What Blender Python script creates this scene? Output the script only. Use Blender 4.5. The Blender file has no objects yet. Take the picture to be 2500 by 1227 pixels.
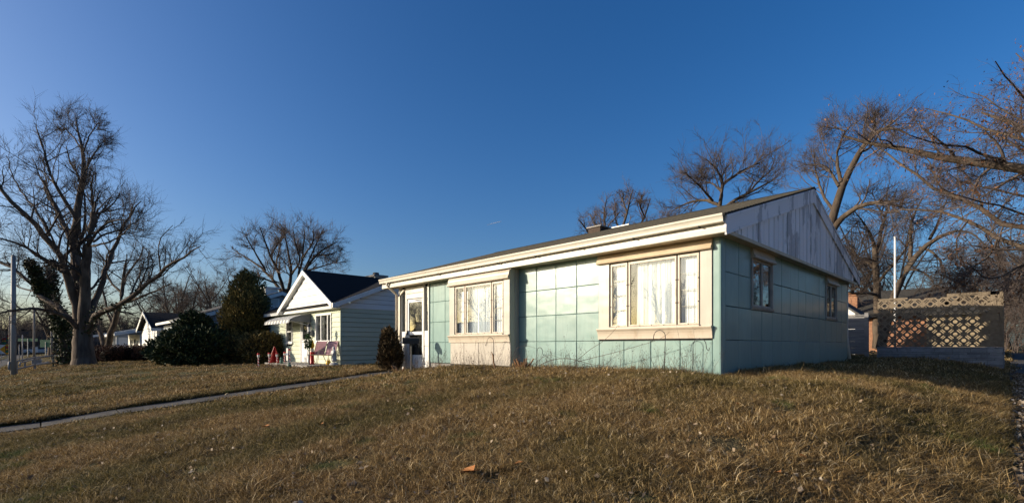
import bpy, math, random
import numpy as np
from mathutils import Vector, Matrix

# ------------------------------------------------------------------ camera, sky, sun, exposure
scene = bpy.context.scene
YAW = math.radians(45.77)
CAM = np.array([3.678, -8.568, 0.508])
FPX, HZ = 1181.8, 843.5
cd = bpy.data.cameras.new('camera')
cd.sensor_width = 36.0
cd.lens = FPX / 2500 * 36.0
cd.shift_y = (HZ - 613.5) / 2500
cd.clip_start, cd.clip_end = 0.05, 6000
cam = bpy.data.objects.new('camera', cd)
cam.location = CAM
cam.rotation_euler = (math.radians(90), 0, YAW)
scene.collection.objects.link(cam)
scene.camera = cam

SUN_EL = math.radians(15.6)
SUN_TO = (0.64, 0.768)                      # the way the light travels over the ground
world = bpy.data.worlds.new('World'); scene.world = world
world.use_nodes = True
wn = world.node_tree.nodes; wl = world.node_tree.links
bg = wn['Background']
sky = wn.new('ShaderNodeTexSky'); sky.sky_type = 'NISHITA'
sky.sun_disc = False
sky.sun_elevation = SUN_EL
sky.sun_rotation = math.atan2(-SUN_TO[0], -SUN_TO[1])
sky.altitude = 250; sky.air_density = 1.0; sky.dust_density = 3.0; sky.ozone_density = 3.6
hsv = wn.new('ShaderNodeHueSaturation'); hsv.inputs['Saturation'].default_value = 1.28; hsv.inputs['Hue'].default_value = 0.508
wl.new(sky.outputs[0], hsv.inputs['Color']); wl.new(hsv.outputs[0], bg.inputs[0])
bg.inputs[1].default_value = 0.113

sd = bpy.data.lights.new('sun', 'SUN')
sd.energy = 5.0; sd.angle = math.radians(0.55); sd.color = (1.0, 0.86, 0.68)
sun = bpy.data.objects.new('sun', sd)
h = math.hypot(*SUN_TO)
sun.rotation_euler = Vector((SUN_TO[0]/h*math.cos(SUN_EL), SUN_TO[1]/h*math.cos(SUN_EL), -math.sin(SUN_EL))).to_track_quat('-Z', 'Y').to_euler()
sun.location = (-20, -25, 12)
scene.collection.objects.link(sun)

vs = scene.view_settings
vs.view_transform = 'Standard'; vs.look = 'None'; vs.gamma = 1.0; vs.use_curve_mapping = False
vs.exposure = 0.48

# ------------------------------------------------------------------ helpers
RNG = np.random.default_rng(7)
P = 0.6096
F_ = np.array([-math.sin(YAW), math.cos(YAW), 0.0]); R_ = np.array([math.cos(YAW), math.sin(YAW), 0.0])
def ray(x, y): return F_ + R_*(x-1250)/FPX + np.array([0, 0, 1.0])*(HZ-y)/FPX
def at(x, y, d): return CAM + ray(x, y)*d
def onY(x, y, v): r = ray(x, y); return CAM + r*(v-CAM[1])/r[1]
def onX(x, y, v): r = ray(x, y); return CAM + r*(v-CAM[0])/r[0]
def onZ(x, y, v): r = ray(x, y); return CAM + r*(v-CAM[2])/r[2]

col = scene.collection
ORG = {}
def tag(o, label=None, cat=None, group=None, kind=None):
    if label: o['label'] = label
    if cat: o['category'] = cat
    if group: o['group'] = group
    if kind: o['kind'] = kind
    return o
def thing(name, loc, label, cat, group=None):
    o = bpy.data.objects.new(name, None); o.empty_display_size = 0.2
    o.location = loc; col.objects.link(o); ORG[o.name] = np.array(loc, float)
    return tag(o, label, cat, group)
def place(name, me, parent=None, loc=None, rot=None):
    """object from mesh data; loc in world coordinates"""
    o = bpy.data.objects.new(name, me); col.objects.link(o)
    w = np.zeros(3) if loc is None else np.array(loc, float)
    if rot: o.rotation_euler = rot
    if parent is not None:
        o.parent = parent
        o.location = w - ORG.get(parent.name, np.zeros(3))
    else:
        o.location = w
    ORG[o.name] = w
    return o
def fast_mesh(name, v, f, mat=None, attr=None, smooth=False):
    v = np.asarray(v, np.float32); f = np.asarray(f, np.int32)
    me = bpy.data.meshes.new(name)
    me.vertices.add(len(v)); me.vertices.foreach_set('co', v.ravel())
    n, k = f.shape
    me.loops.add(n*k); me.loops.foreach_set('vertex_index', f.ravel())
    me.polygons.add(n)
    me.polygons.foreach_set('loop_start', np.arange(0, n*k, k, dtype=np.int32))
    me.polygons.foreach_set('loop_total', np.full(n, k, np.int32))
    if smooth: me.polygons.foreach_set('use_smooth', np.ones(n, bool))
    me.update(calc_edges=True)
    if attr is not None:
        a = me.attributes.new('rnd', 'FLOAT', 'POINT'); a.data.foreach_set('value', np.asarray(attr, np.float32))
    if mat: me.materials.append(mat)
    return me
class MB:
    def __init__(s): s.v = []; s.f = []
    def add(s, v, f):
        b = len(s.v); s.v += [tuple(map(float, p)) for p in v]; s.f += [tuple(b+i for i in q) for q in f]; return s
    def box(s, x0, x1, y0, y1, z0, z1):
        v = [(x0,y0,z0),(x1,y0,z0),(x1,y1,z0),(x0,y1,z0),(x0,y0,z1),(x1,y0,z1),(x1,y1,z1),(x0,y1,z1)]
        return s.add(v, [(0,3,2,1),(4,5,6,7),(0,1,5,4),(1,2,6,5),(2,3,7,6),(3,0,4,7)])
    def obox(s, c, ax, ay, az):
        """box from centre and three half-axis vectors"""
        c, ax, ay, az = map(lambda q: np.array(q, float), (c, ax, ay, az))
        v = [c+i*ax+j*ay+k*az for k in (-1,1) for (i,j) in ((-1,-1),(1,-1),(1,1),(-1,1))]
        return s.add(v, [(0,3,2,1),(4,5,6,7),(0,1,5,4),(1,2,6,5),(2,3,7,6),(3,0,4,7)])
    def bar(s, a, b, w, t, up=(0,0,1)):
        a, b, up = np.array(a, float), np.array(b, float), np.array(up, float)
        d = b-a; L = np.linalg.norm(d); d = d/L
        sd_ = np.cross(d, up); sd_ /= np.linalg.norm(sd_); u = np.cross(sd_, d)
        return s.obox((a+b)/2, d*L/2, sd_*w/2, u*t/2)
    def prism(s, prof, axis, a, b):
        """profile (list of 2-D points) extruded along axis from a to b. axis x: (y,z), y: (x,z), z: (x,y)"""
        n = len(prof)
        def mk(p, t): return {'x': (t, p[0], p[1]), 'y': (p[0], t, p[1]), 'z': (p[0], p[1], t)}[axis]
        v = [mk(p, a) for p in prof] + [mk(p, b) for p in prof]
        f = [tuple(range(n-1, -1, -1)), tuple(range(n, 2*n))] + [(i, (i+1) % n, n+(i+1) % n, n+i) for i in range(n)]
        return s.add(v, f)
    def tube(s, pts, rad, S=6):
        pts = np.array(pts, float); rad = np.full(len(pts), rad) if np.isscalar(rad) else np.array(rad, float)
        v, f = tubes(pts[None], rad[None], S)
        s.add(v, f.tolist()); n = len(pts)
        b = len(s.v)-len(v)
        s.f.append(tuple(b+i for i in range(S-1, -1, -1))); s.f.append(tuple(b+(n-1)*S+i for i in range(S)))
        return s
    def cyl(s, x, y, z0, z1, r0, r1=None, S=10):
        return s.tube([(x,y,z0),(x,y,z1)], [r0, r0 if r1 is None else r1], S)
    def lathe(s, c, prof, S=12):
        c = np.array(c, float); n = len(prof); v = []; f = []
        for (r, z) in prof:
            for k in range(S):
                a = 2*math.pi*k/S; v.append(c+(r*math.cos(a), r*math.sin(a), z))
        for i in range(n-1):
            for k in range(S):
                f.append((i*S+k, i*S+(k+1) % S, (i+1)*S+(k+1) % S, (i+1)*S+k))
        f.append(tuple(range(S-1, -1, -1))); f.append(tuple((n-1)*S+k for k in range(S)))
        return s.add(v, f)
    def mesh(s, name, mat, org=(0,0,0), smooth=False, fix=True):
        me = bpy.data.meshes.new(name)
        o = np.array(org, float)
        me.from_pydata([tuple(np.array(p)-o) for p in s.v], [], s.f)
        if fix:
            import bmesh
            bm = bmesh.new(); bm.from_mesh(me); bmesh.ops.recalc_face_normals(bm, faces=bm.faces); bm.to_mesh(me); bm.free()
        if smooth:
            for p in me.polygons: p.use_smooth = True
        if mat: me.materials.append(mat)
        me.update()
        return me
    def build(s, name, mat, parent=None, smooth=False, bevel=0):
        org = ORG.get(parent.name, np.zeros(3)) if parent is not None else np.zeros(3)
        if parent is None and s.v:
            a = np.array(s.v); org = np.array([(a[:,0].min()+a[:,0].max())/2, (a[:,1].min()+a[:,1].max())/2, a[:,2].min()])
        o = place(name, s.mesh(name, mat, org, smooth), parent, org)
        if bevel:
            m = o.modifiers.new('bevel', 'BEVEL'); m.width = bevel; m.segments = 2; m.limit_method = 'ANGLE'
        return o
def tubes(pts, rad, S):
    """pts [N,K,3], rad [N,K] -> verts, quad faces"""
    N, K, _ = pts.shape
    t = np.gradient(pts, axis=1); t /= np.linalg.norm(t, axis=2, keepdims=True)+1e-9
    ref = np.where(np.abs(t[..., 2:3]) > 0.9, np.array([1.0, 0.2, 0]), np.array([0.0, 0.0, 1.0]))
    a = np.cross(t, ref); a /= np.linalg.norm(a, axis=2, keepdims=True)+1e-9
    b = np.cross(t, a)
    ang = np.arange(S)*2*math.pi/S
    ring = a[:, :, None]*np.cos(ang)[None, None, :, None] + b[:, :, None]*np.sin(ang)[None, None, :, None]
    v = pts[:, :, None] + ring*rad[:, :, None, None]
    base = (np.arange(N)*K*S)[:, None, None]; kk = (np.arange(K-1)*S)[None, :, None]; ss = np.arange(S)[None, None, :]
    s2 = (ss+1) % S
    f = np.stack([base+kk+ss, base+kk+s2, base+kk+S+s2, base+kk+S+ss], -1).reshape(-1, 4)
    return v.reshape(-1, 3), f

# ------------------------------------------------------------------ materials
def newmat(name):
    m = bpy.data.materials.new(name); m.use_nodes = True
    nt = m.node_tree; b = nt.nodes['Principled BSDF']
    return m, nt.nodes, nt.links, b
def rgb(c): return (c[0], c[1], c[2], 1.0)
def pm(name, c1, c2=None, scale=6.0, rough=0.7, bump=0.0, bscale=None, spec=0.3, detail=6, stretch=(1,1,1), lo=0.35, hi=0.65, coat=0.0, metal=0.0, vary=0.0, world=False, rmap=None, fine=0.0):
    """noise-mottled procedural surface"""
    m, N, L, b = newmat(name)
    b.inputs['Roughness'].default_value = rough
    b.inputs['Specular IOR Level'].default_value = spec
    b.inputs['Metallic'].default_value = metal
    b.inputs['Coat Weight'].default_value = coat
    tc = N.new('ShaderNodeTexCoord'); mp = N.new('ShaderNodeMapping'); mp.inputs['Scale'].default_value = stretch
    if world:
        g = N.new('ShaderNodeNewGeometry'); L.new(g.outputs['Position'], mp.inputs[0])
    else:
        L.new(tc.outputs['Object'], mp.inputs[0])
    oi = N.new('ShaderNodeObjectInfo')
    vm = N.new('ShaderNodeVectorMath'); vm.operation = 'MULTIPLY_ADD'
    vm.inputs[1].default_value = (1,1,1)
    sc = N.new('ShaderNodeVectorMath'); sc.operation = 'SCALE'; sc.inputs[0].default_value = (0,0,0) if world else (37.0, 19.0, 53.0)
    L.new(oi.outputs['Random'], sc.inputs['Scale']); L.new(mp.outputs[0], vm.inputs[0]); L.new(sc.outputs[0], vm.inputs[2])
    nz = N.new('ShaderNodeTexNoise'); nz.inputs['Scale'].default_value = scale; nz.inputs['Detail'].default_value = detail
    nz.inputs['Roughness'].default_value = 0.6
    L.new(vm.outputs[0], nz.inputs['Vector'])
    rp = N.new('ShaderNodeValToRGB'); L.new(nz.outputs['Fac'], rp.inputs[0])
    c2 = c2 or tuple(x*0.85 for x in c1)
    rp.color_ramp.elements[0].position = lo; rp.color_ramp.elements[1].position = hi
    rp.color_ramp.elements[0].color = rgb(c2); rp.color_ramp.elements[1].color = rgb(c1)
    out = rp.outputs[0]
    if vary:
        hs = N.new('ShaderNodeHueSaturation')
        mr = N.new('ShaderNodeMapRange'); mr.inputs[3].default_value = 1-vary; mr.inputs[4].default_value = 1+vary
        L.new(oi.outputs['Random'], mr.inputs[0]); L.new(mr.outputs[0], hs.inputs['Value']); L.new(out, hs.inputs['Color']); out = hs.outputs[0]
    L.new(out, b.inputs['Base Color'])
    if bump:
        n2 = N.new('ShaderNodeTexNoise'); n2.inputs['Scale'].default_value = bscale or scale*4; n2.inputs['Detail'].default_value = 4
        L.new(vm.outputs[0], n2.inputs['Vector'])
        bp = N.new('ShaderNodeBump'); bp.inputs['Strength'].default_value = bump; bp.inputs['Distance'].default_value = 0.02
        L.new(n2.outputs['Fac'], bp.inputs['Height']); L.new(bp.outputs[0], b.inputs['Normal'])
    if rmap:
        mr = N.new('ShaderNodeMapRange'); mr.inputs[3].default_value = rmap[0]; mr.inputs[4].default_value = rmap[1]
        L.new(nz.outputs['Fac'], mr.inputs[0]); L.new(mr.outputs[0], b.inputs['Roughness'])
    return m
def attrmat(name, stops, rough=0.8, spec=0.2, noise=None, trans=0.0):
    """colour from the per-leaf attribute rnd, optionally mixed by a world-space noise with a second ramp"""
    m, N, L, b = newmat(name)
    b.inputs['Roughness'].default_value = rough; b.inputs['Specular IOR Level'].default_value = spec
    at_ = N.new('ShaderNodeAttribute'); at_.attribute_name = 'rnd'
    def ramp(st):
        r = N.new('ShaderNodeValToRGB'); e = r.color_ramp.elements
        while len(e) < len(st): e.new(0.5)
        for k, (p, c) in enumerate(st): e[k].position = p; e[k].color = rgb(c)
        L.new(at_.outputs['Fac'], r.inputs[0]); return r
    r1 = ramp(stops); out = r1.outputs[0]
    if noise:
        g = N.new('ShaderNodeNewGeometry')
        for (st2, scale, lo, hi) in noise:
            r2 = ramp(st2)
            nz = N.new('ShaderNodeTexNoise'); nz.inputs['Scale'].default_value = scale; nz.inputs['Detail'].default_value = 4
            L.new(g.outputs['Position'], nz.inputs['Vector'])
            mr = N.new('ShaderNodeMapRange'); mr.inputs[1].default_value = lo; mr.inputs[2].default_value = hi
            L.new(nz.outputs['Fac'], mr.inputs[0])
            mx = N.new('ShaderNodeMix'); mx.data_type = 'RGBA'
            L.new(mr.outputs[0], mx.inputs['Factor']); L.new(out, mx.inputs['A']); L.new(r2.outputs[0], mx.inputs['B'])
            out = mx.outputs['Result']
    L.new(out, b.inputs['Base Color'])
    if trans:
        tr = N.new('ShaderNodeBsdfTranslucent'); L.new(out, tr.inputs[0])
        ms = N.new('ShaderNodeMixShader'); ms.inputs[0].default_value = trans
        o = N['Material Output']
        L.new(b.outputs[0], ms.inputs[1]); L.new(tr.outputs[0], ms.inputs[2]); L.new(ms.outputs[0], o.inputs[0])
    return m
def glassmat(name, tint=(0.92,0.95,0.95), refl=1.0, dirt=0.04, wav=0.0):
    m, N, L, b = newmat(name)
    N.remove(b); o = N['Material Output']
    t = N.new('ShaderNodeBsdfTransparent'); t.inputs[0].default_value = rgb(tint)
    g = N.new('ShaderNodeBsdfGlossy'); g.inputs['Roughness'].default_value = 0.012
    fr = N.new('ShaderNodeLayerWeight'); fr.inputs['Blend'].default_value = 0.5
    pw = N.new('ShaderNodeMath'); pw.operation = 'POWER'; pw.inputs[1].default_value = 4.2; L.new(fr.outputs['Facing'], pw.inputs[0])
    mm = N.new('ShaderNodeMath'); mm.operation = 'MULTIPLY_ADD'; mm.inputs[1].default_value = 0.9; mm.inputs[2].default_value = 0.06*refl; mm.use_clamp = True
    L.new(pw.outputs[0], mm.inputs[0])
    if wav:
        tc = N.new('ShaderNodeTexCoord'); nz = N.new('ShaderNodeTexNoise'); nz.inputs['Scale'].default_value = 2.2
        L.new(tc.outputs['Object'], nz.inputs['Vector'])
        bp = N.new('ShaderNodeBump'); bp.inputs['Strength'].default_value = wav; bp.inputs['Distance'].default_value = 0.01
        L.new(nz.outputs['Fac'], bp.inputs['Height']); L.new(bp.outputs[0], g.inputs['Normal'])
    d = N.new('ShaderNodeBsdfDiffuse'); d.inputs[0].default_value = (0.6,0.62,0.6,1)
    m1 = N.new('ShaderNodeMixShader'); L.new(mm.outputs[0], m1.inputs[0]); L.new(t.outputs[0], m1.inputs[1]); L.new(g.outputs[0], m1.inputs[2])
    tc2 = N.new('ShaderNodeTexCoord'); nd = N.new('ShaderNodeTexNoise'); nd.inputs['Scale'].default_value = 5; nd.inputs['Detail'].default_value = 8
    L.new(tc2.outputs['Object'], nd.inputs['Vector'])
    mr = N.new('ShaderNodeMapRange'); mr.inputs[1].default_value = 0.35; mr.inputs[2].default_value = 0.8; mr.inputs[4].default_value = dirt*2.2
    L.new(nd.outputs['Fac'], mr.inputs[0])
    m2 = N.new('ShaderNodeMixShader'); L.new(mr.outputs[0], m2.inputs[0]); L.new(m1.outputs[0], m2.inputs[1]); L.new(d.outputs[0], m2.inputs[2])
    L.new(m2.outputs[0], o.inputs[0])
    return m
def enamel(name, c, streak=0.05):
    """vitreous enamel on pressed steel: glossy, each panel slightly oil-canned"""
    m, N, L, b = newmat(name)
    tc = N.new('ShaderNodeTexCoord'); oi = N.new('ShaderNodeObjectInfo')
    sc = N.new('ShaderNodeVectorMath'); sc.operation = 'SCALE'; sc.inputs[0].default_value = (37,19,53)
    L.new(oi.outputs['Random'], sc.inputs['Scale'])
    ad = N.new('ShaderNodeVectorMath'); L.new(tc.outputs['Object'], ad.inputs[0]); L.new(sc.outputs[0], ad.inputs[1])
    n1 = N.new('ShaderNodeTexNoise'); n1.inputs['Scale'].default_value = 1.9; n1.inputs['Detail'].default_value = 1.5
    mp = N.new('ShaderNodeMapping'); mp.inputs['Scale'].default_value = (1, 1, 1.6)
    L.new(ad.outputs[0], mp.inputs[0]); L.new(mp.outputs[0], n1.inputs['Vector'])
    bp = N.new('ShaderNodeBump'); bp.inputs['Strength'].default_value = 0.16; bp.inputs['Distance'].default_value = 0.05
    sx = N.new('ShaderNodeSeparateXYZ'); L.new(tc.outputs['Object'], sx.inputs[0])
    e1 = N.new('ShaderNodeMath'); e1.operation = 'MULTIPLY_ADD'; e1.inputs[1].default_value = 1/0.3048; e1.inputs[2].default_value = -1.0; L.new(sx.outputs['X'], e1.inputs[0])
    e2 = N.new('ShaderNodeMath'); e2.operation = 'ABSOLUTE'; e2.use_clamp = True; L.new(e1.outputs[0], e2.inputs[0])
    e3 = N.new('ShaderNodeMath'); e3.operation = 'POWER'; e3.inputs[1].default_value = 5.0; L.new(e2.outputs[0], e3.inputs[0])
    e4 = N.new('ShaderNodeMath'); e4.operation = 'MULTIPLY_ADD'; e4.inputs[1].default_value = -0.16; L.new(e3.outputs[0], e4.inputs[0]); L.new(n1.outputs['Fac'], e4.inputs[2])
    L.new(e4.outputs[0], bp.inputs['Height'])
    n3 = N.new('ShaderNodeTexNoise'); n3.inputs['Scale'].default_value = 90; n3.inputs['Detail'].default_value = 2
    L.new(ad.outputs[0], n3.inputs['Vector'])
    bp2 = N.new('ShaderNodeBump'); bp2.inputs['Strength'].default_value = 0.06; bp2.inputs['Distance'].default_value = 0.004
    L.new(n3.outputs['Fac'], bp2.inputs['Height']); L.new(bp.outputs[0], bp2.inputs['Normal']); L.new(bp2.outputs[0], b.inputs['Normal'])
    n2 = N.new('ShaderNodeTexNoise'); n2.inputs['Scale'].default_value = 3.0; n2.inputs['Detail'].default_value = 7
    mp2 = N.new('ShaderNodeMapping'); mp2.inputs['Scale'].default_value = (3, 3, 0.5)
    L.new(ad.outputs[0], mp2.inputs[0]); L.new(mp2.outputs[0], n2.inputs['Vector'])
    rp = N.new('ShaderNodeValToRGB'); L.new(n2.outputs['Fac'], rp.inputs[0])
    rp.color_ramp.elements[0].position = 0.3; rp.color_ramp.elements[1].position = 0.7
    rp.color_ramp.elements[0].color = rgb([x*(1-2*streak) for x in c]); rp.color_ramp.elements[1].color = rgb([min(1, x*(1+streak)) for x in c])
    hs = N.new('ShaderNodeHueSaturation'); mr = N.new('ShaderNodeMapRange'); mr.inputs[3].default_value = 0.94; mr.inputs[4].default_value = 1.05
    L.new(oi.outputs['Random'], mr.inputs[0]); L.new(mr.outputs[0], hs.inputs['Value']); L.new(rp.outputs[0], hs.inputs['Color'])
    L.new(hs.outputs[0], b.inputs['Base Color'])
    b.inputs['Roughness'].default_value = 0.29; b.inputs['Specular IOR Level'].default_value = 0.36
    b.inputs['Coat Weight'].default_value = 0.16; b.inputs['Coat Roughness'].default_value = 0.10
    return m

M = {}
M['mint'] = enamel('mint_enamel', (0.208, 0.318, 0.292))
M['cream'] = enamel('cream_enamel', (0.465, 0.425, 0.36), 0.05)
M['rust_cream'] = pm('weathered_cream_steel', (0.50,0.43,0.335), (0.35,0.255,0.165), 3.2, 0.42, 0.05, spec=0.45, stretch=(1,1,0.35), lo=0.22, hi=0.5, detail=9)
M['tan_header'] = pm('tan_header_steel', (0.60,0.49,0.34), (0.50,0.38,0.25), 2.0, 0.4, 0.03, spec=0.45)
M['joint'] = pm('dark_joint', (0.06,0.062,0.058), (0.035,0.036,0.034), 8, 0.9)
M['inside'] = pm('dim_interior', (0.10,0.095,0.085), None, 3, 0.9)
M['white_alu'] = pm('white_aluminium', (0.62,0.60,0.54), (0.48,0.45,0.39), 3.0, 0.4, 0.03, spec=0.45, lo=0.25, hi=0.5)
M['gutter'] = pm('gutter_paint', (0.54,0.505,0.42), (0.43,0.38,0.29), 2.5, 0.42, 0.03, spec=0.4, lo=0.25, hi=0.48, stretch=(1,1,0.5))
M['soffit'] = pm('soffit_board', (0.62,0.53,0.38), (0.50,0.42,0.29), 4, 0.6, 0.05, vary=0.05)
M['shingle'] = pm('asphalt_shingle', (0.085,0.078,0.064), (0.038,0.036,0.032), 26, 0.95, 0.5, 90, 0.15, stretch=(1,1.0,1), lo=0.3, hi=0.7)
M['shingle_black'] = pm('black_shingle', (0.022,0.022,0.024), (0.012,0.012,0.013), 20, 0.95, 0.4, 70, 0.1)
M['shingle_grey'] = pm('grey_shingle', (0.12,0.115,0.11), (0.07,0.068,0.066), 20, 0.95, 0.4, 70, 0.1)
M['gable_grey'] = pm('flaking_grey_paint', (0.86,0.83,0.82), (0.52,0.50,0.50), 1.5, 0.62, 0.12, 30, 0.35, stretch=(1,1.5,0.5), lo=0.44, hi=0.465, detail=10, world=True, vary=0.05)
M['glass'] = glassmat('window_glass', (0.97,0.985,0.985), 1.2, 0.014, 0.02)
M['glass_dark'] = glassmat('casement_glass', (0.8,0.8,0.78), 1.5, 0.04, 0.15)
M['sash'] = pm('storm_sash', (0.54,0.47,0.37), (0.36,0.285,0.21), 6, 0.45, 0.03, spec=0.4, stretch=(1,1,0.6), lo=0.25, hi=0.5)
M['sash_grey'] = pm('dull_sash', (0.42,0.38,0.32), (0.3,0.27,0.23), 6, 0.5)
M['clip'] = pm('black_clip', (0.03,0.028,0.026), None, 8, 0.6)
M['curtain'] = pm('white_curtain', (0.87,0.90,0.90), (0.79,0.83,0.84), 3, 0.85, stretch=(3,1,0.3), spec=0.1)
M['blind'] = pm('white_shade', (0.86,0.87,0.87), (0.78,0.80,0.80), 4, 0.8, spec=0.1)
M['white_paint'] = pm('white_paint', (0.78,0.77,0.74), (0.66,0.65,0.62), 5, 0.55, 0.03, vary=0.02)
M['black_metal'] = pm('black_iron', (0.03,0.03,0.032), (0.018,0.018,0.02), 20, 0.5, 0.1, spec=0.4)
M['pipe_white'] = pm('downspout', (0.72,0.66,0.54), (0.58,0.5,0.38), 4, 0.45, spec=0.4)
M['concrete'] = pm('concrete', (0.36,0.34,0.31), (0.24,0.225,0.205), 3.5, 0.9, 0.35, 60, 0.2)
M['glass_door'] = glassmat('door_glass', (0.75,0.78,0.78), 4.5, 0.03, 0.08)
M['old_concrete'] = pm('old_concrete', (0.105,0.10,0.093), (0.06,0.056,0.052), 2.2, 0.92, 0.4, 50, 0.15)
M['asphalt'] = pm('asphalt', (0.06,0.058,0.055), (0.035,0.034,0.033), 2, 0.92, 0.4, 80, 0.2, world=True)
M['soil'] = pm('soil', (0.075,0.056,0.034), (0.035,0.027,0.017), 5, 0.95, 0.8, 30, 0.1, world=True)
M['block'] = pm('screen_block', (0.235,0.19,0.135), (0.17,0.135,0.095), 9, 0.92, 0.5, 60, 0.15, vary=0.06)
M['ashlar'] = pm('split_face_stone', (0.30,0.31,0.32), (0.19,0.2,0.215), 4, 0.9, 0.9, 22, 0.15, vary=0.14)
M['bark'] = pm('bark', (0.115,0.09,0.068), (0.05,0.038,0.029), 4, 0.95, 1.0, 14, 0.1, stretch=(1,1,0.25), world=True)
M['bark_grey'] = pm('grey_bark', (0.15,0.12,0.095), (0.065,0.05,0.04), 4, 0.95, 1.0, 12, 0.1, stretch=(1,1,0.2), world=True)
M['twig'] = pm('twig', (0.135,0.098,0.075), (0.08,0.058,0.045), 1.5, 0.85, world=True)
M['twig_red'] = pm('reddish_twig', (0.118,0.092,0.080), (0.064,0.050,0.044), 1.2, 0.85, world=True)
M['twig_dark'] = pm('dark_twig', (0.075,0.056,0.045), (0.045,0.034,0.028), 1.2, 0.85, world=True)
M['wood_pole'] = pm('weathered_pole', (0.30,0.255,0.21), (0.18,0.15,0.125), 3, 0.85, 0.4, 20, stretch=(4,4,0.3))
M['steel'] = pm('galvanised_steel', (0.42,0.42,0.41), (0.32,0.32,0.31), 8, 0.42, spec=0.5, metal=0.5)
# ------------------------------------------------------------------ terrain
GX = np.array([-500, -60, -44, -34, -25, -16, -10.4, -9.4, -5, 0, 1.2, 2.2, 3.0, 3.6, 5.2, 9, 500.0])
GY = np.array([-500, -13, -11, -9.5, -7, -4, -1.0, 0, 3, 9.5, 12.5, 20, 60, 500.0])
GZ = np.array([
 [-1.5]*17,
 [-1.3]*17,
 [-1.25,-1.2,-1.18,-1.12,-1.1,-1.15,-1.18,-1.18,-1.18,-1.18,-1.18,-1.18,-1.18,-1.18,-1.2,-1.25,-1.4],
 [-1.2,-1.1,-1.05,-1.0,-1.0,-1.08,-1.13,-1.12,-1.1,-1.05,-1.05,-1.08,-1.12,-1.15,-1.18,-1.25,-1.4],
 [-1.1,-0.85,-0.75,-0.58,-0.72,-0.84,-0.88,-0.87,-0.80,-0.70,-0.72,-0.82,-0.97,-1.05,-1.08,-1.2,-1.4],
 [-1.0,-0.75,-0.68,-0.52,-0.50,-0.56,-0.60,-0.60,-0.46,-0.34,-0.38,-0.52,-0.76,-0.90,-0.94,-1.1,-1.4],
 [-1.0,-0.72,-0.66,-0.46,-0.44,-0.38,-0.32,-0.30,-0.06, 0.00,-0.05,-0.22,-0.54,-0.76,-0.80,-1.0,-1.4],
 [-1.0,-0.72,-0.66,-0.46,-0.42,-0.35,-0.24,-0.22, 0.00, 0.05, 0.01,-0.14,-0.46,-0.71,-0.76,-0.9,-1.4],
 [-1.0,-0.72,-0.66,-0.46,-0.40,-0.34,-0.20,-0.18, 0.00, 0.05, 0.03,-0.07,-0.34,-0.58,-0.64,-0.8,-1.3],
 [-1.0,-0.70,-0.60,-0.44,-0.35,-0.30,-0.15,-0.12, 0.00, 0.03, 0.02,-0.02,-0.16,-0.31,-0.36,-0.5,-1.2],
 [-1.0,-0.6,-0.5,-0.4,-0.3,-0.2,-0.1,-0.1, 0.05, 0.08, 0.07, 0.02,-0.08,-0.20,-0.25,-0.4,-1.2],
 [-0.9,-0.5,-0.4,-0.3,-0.2,-0.1,0,0, 0.1,0.1,0.08,0.04,-0.02,-0.1,-0.15,-0.3,-1.0],
 [-0.6,-0.3,-0.2,-0.1,0.0,0.1,0.2,0.2,0.25,0.3,0.3,0.3,0.25,0.2,0.2,0.1,-0.6],
 [-0.6,-0.3,-0.2,-0.1,0.0,0.1,0.2,0.2,0.25,0.3,0.3,0.3,0.25,0.2,0.2,0.1,-0.6]])
def _bil(x, y):
    i = np.clip(np.searchsorted(GX, x)-1, 0, len(GX)-2); j = np.clip(np.searchsorted(GY, y)-1, 0, len(GY)-2)
    u = np.clip((x-GX[i])/(GX[i+1]-GX[i]), 0, 1); v = np.clip((y-GY[j])/(GY[j+1]-GY[j]), 0, 1)
    return (GZ[j,i]*(1-u)*(1-v)+GZ[j,i+1]*u*(1-v)+GZ[j+1,i]*(1-u)*v+GZ[j+1,i+1]*u*v)
def ground(x, y):
    x = np.asarray(x, float); y = np.asarray(y, float); z = 0
    for dx, dy, w in ((0,0,.28),(.45,0,.12),(-.45,0,.12),(0,.7,.12),(0,-.7,.12),(.3,.5,.06),(-.3,.5,.06),(.3,-.5,.06),(-.3,-.5,.06)):
        z = z + w*_bil(x+dx, y+dy)
    z = z + 0.022*np.sin(x*1.7+y*.9)*np.sin(y*1.3-x*.4) + 0.012*np.sin(3.9*x+1.1)*np.sin(3.3*y+x)
    # weedy mound along the house front
    z = z + 0.015*np.exp(-((y+0.62)/0.42)**2)*((x > -9) & (x < 0.3))*np.clip((0.3-x)/0.6, 0, 1)
    inp = np.clip((y+0.2)/-0.6, 0, 1)*(y > -11.2)
    z = z + inp*(0.045*np.exp(-((x+11.0)/0.55)**2) - 0.065*np.clip((x+9.75)/0.3, 0, 1)*np.exp(-(np.maximum(x+9.2, 0)/1.3)**2)*(x > -9.8))
    # the lawn meets the wall low
    z = z - 0.07*np.exp(-(y/0.7)**2)*((x > -5) & (x < 1.0)) - 0.03*np.exp(-((x-0.3)/0.6)**2)*((y > 0) & (y < 9.5))
    return z
def gz(x, y): return float(ground(x, y))
WALK = (-10.4, -9.5)
def inwalk(x, y, m=0.0): return (x > WALK[0]-m) & (x < WALK[1]+m) & (y < 0.0) & (y > -11.0)
SIDE_X = 3.62
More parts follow.
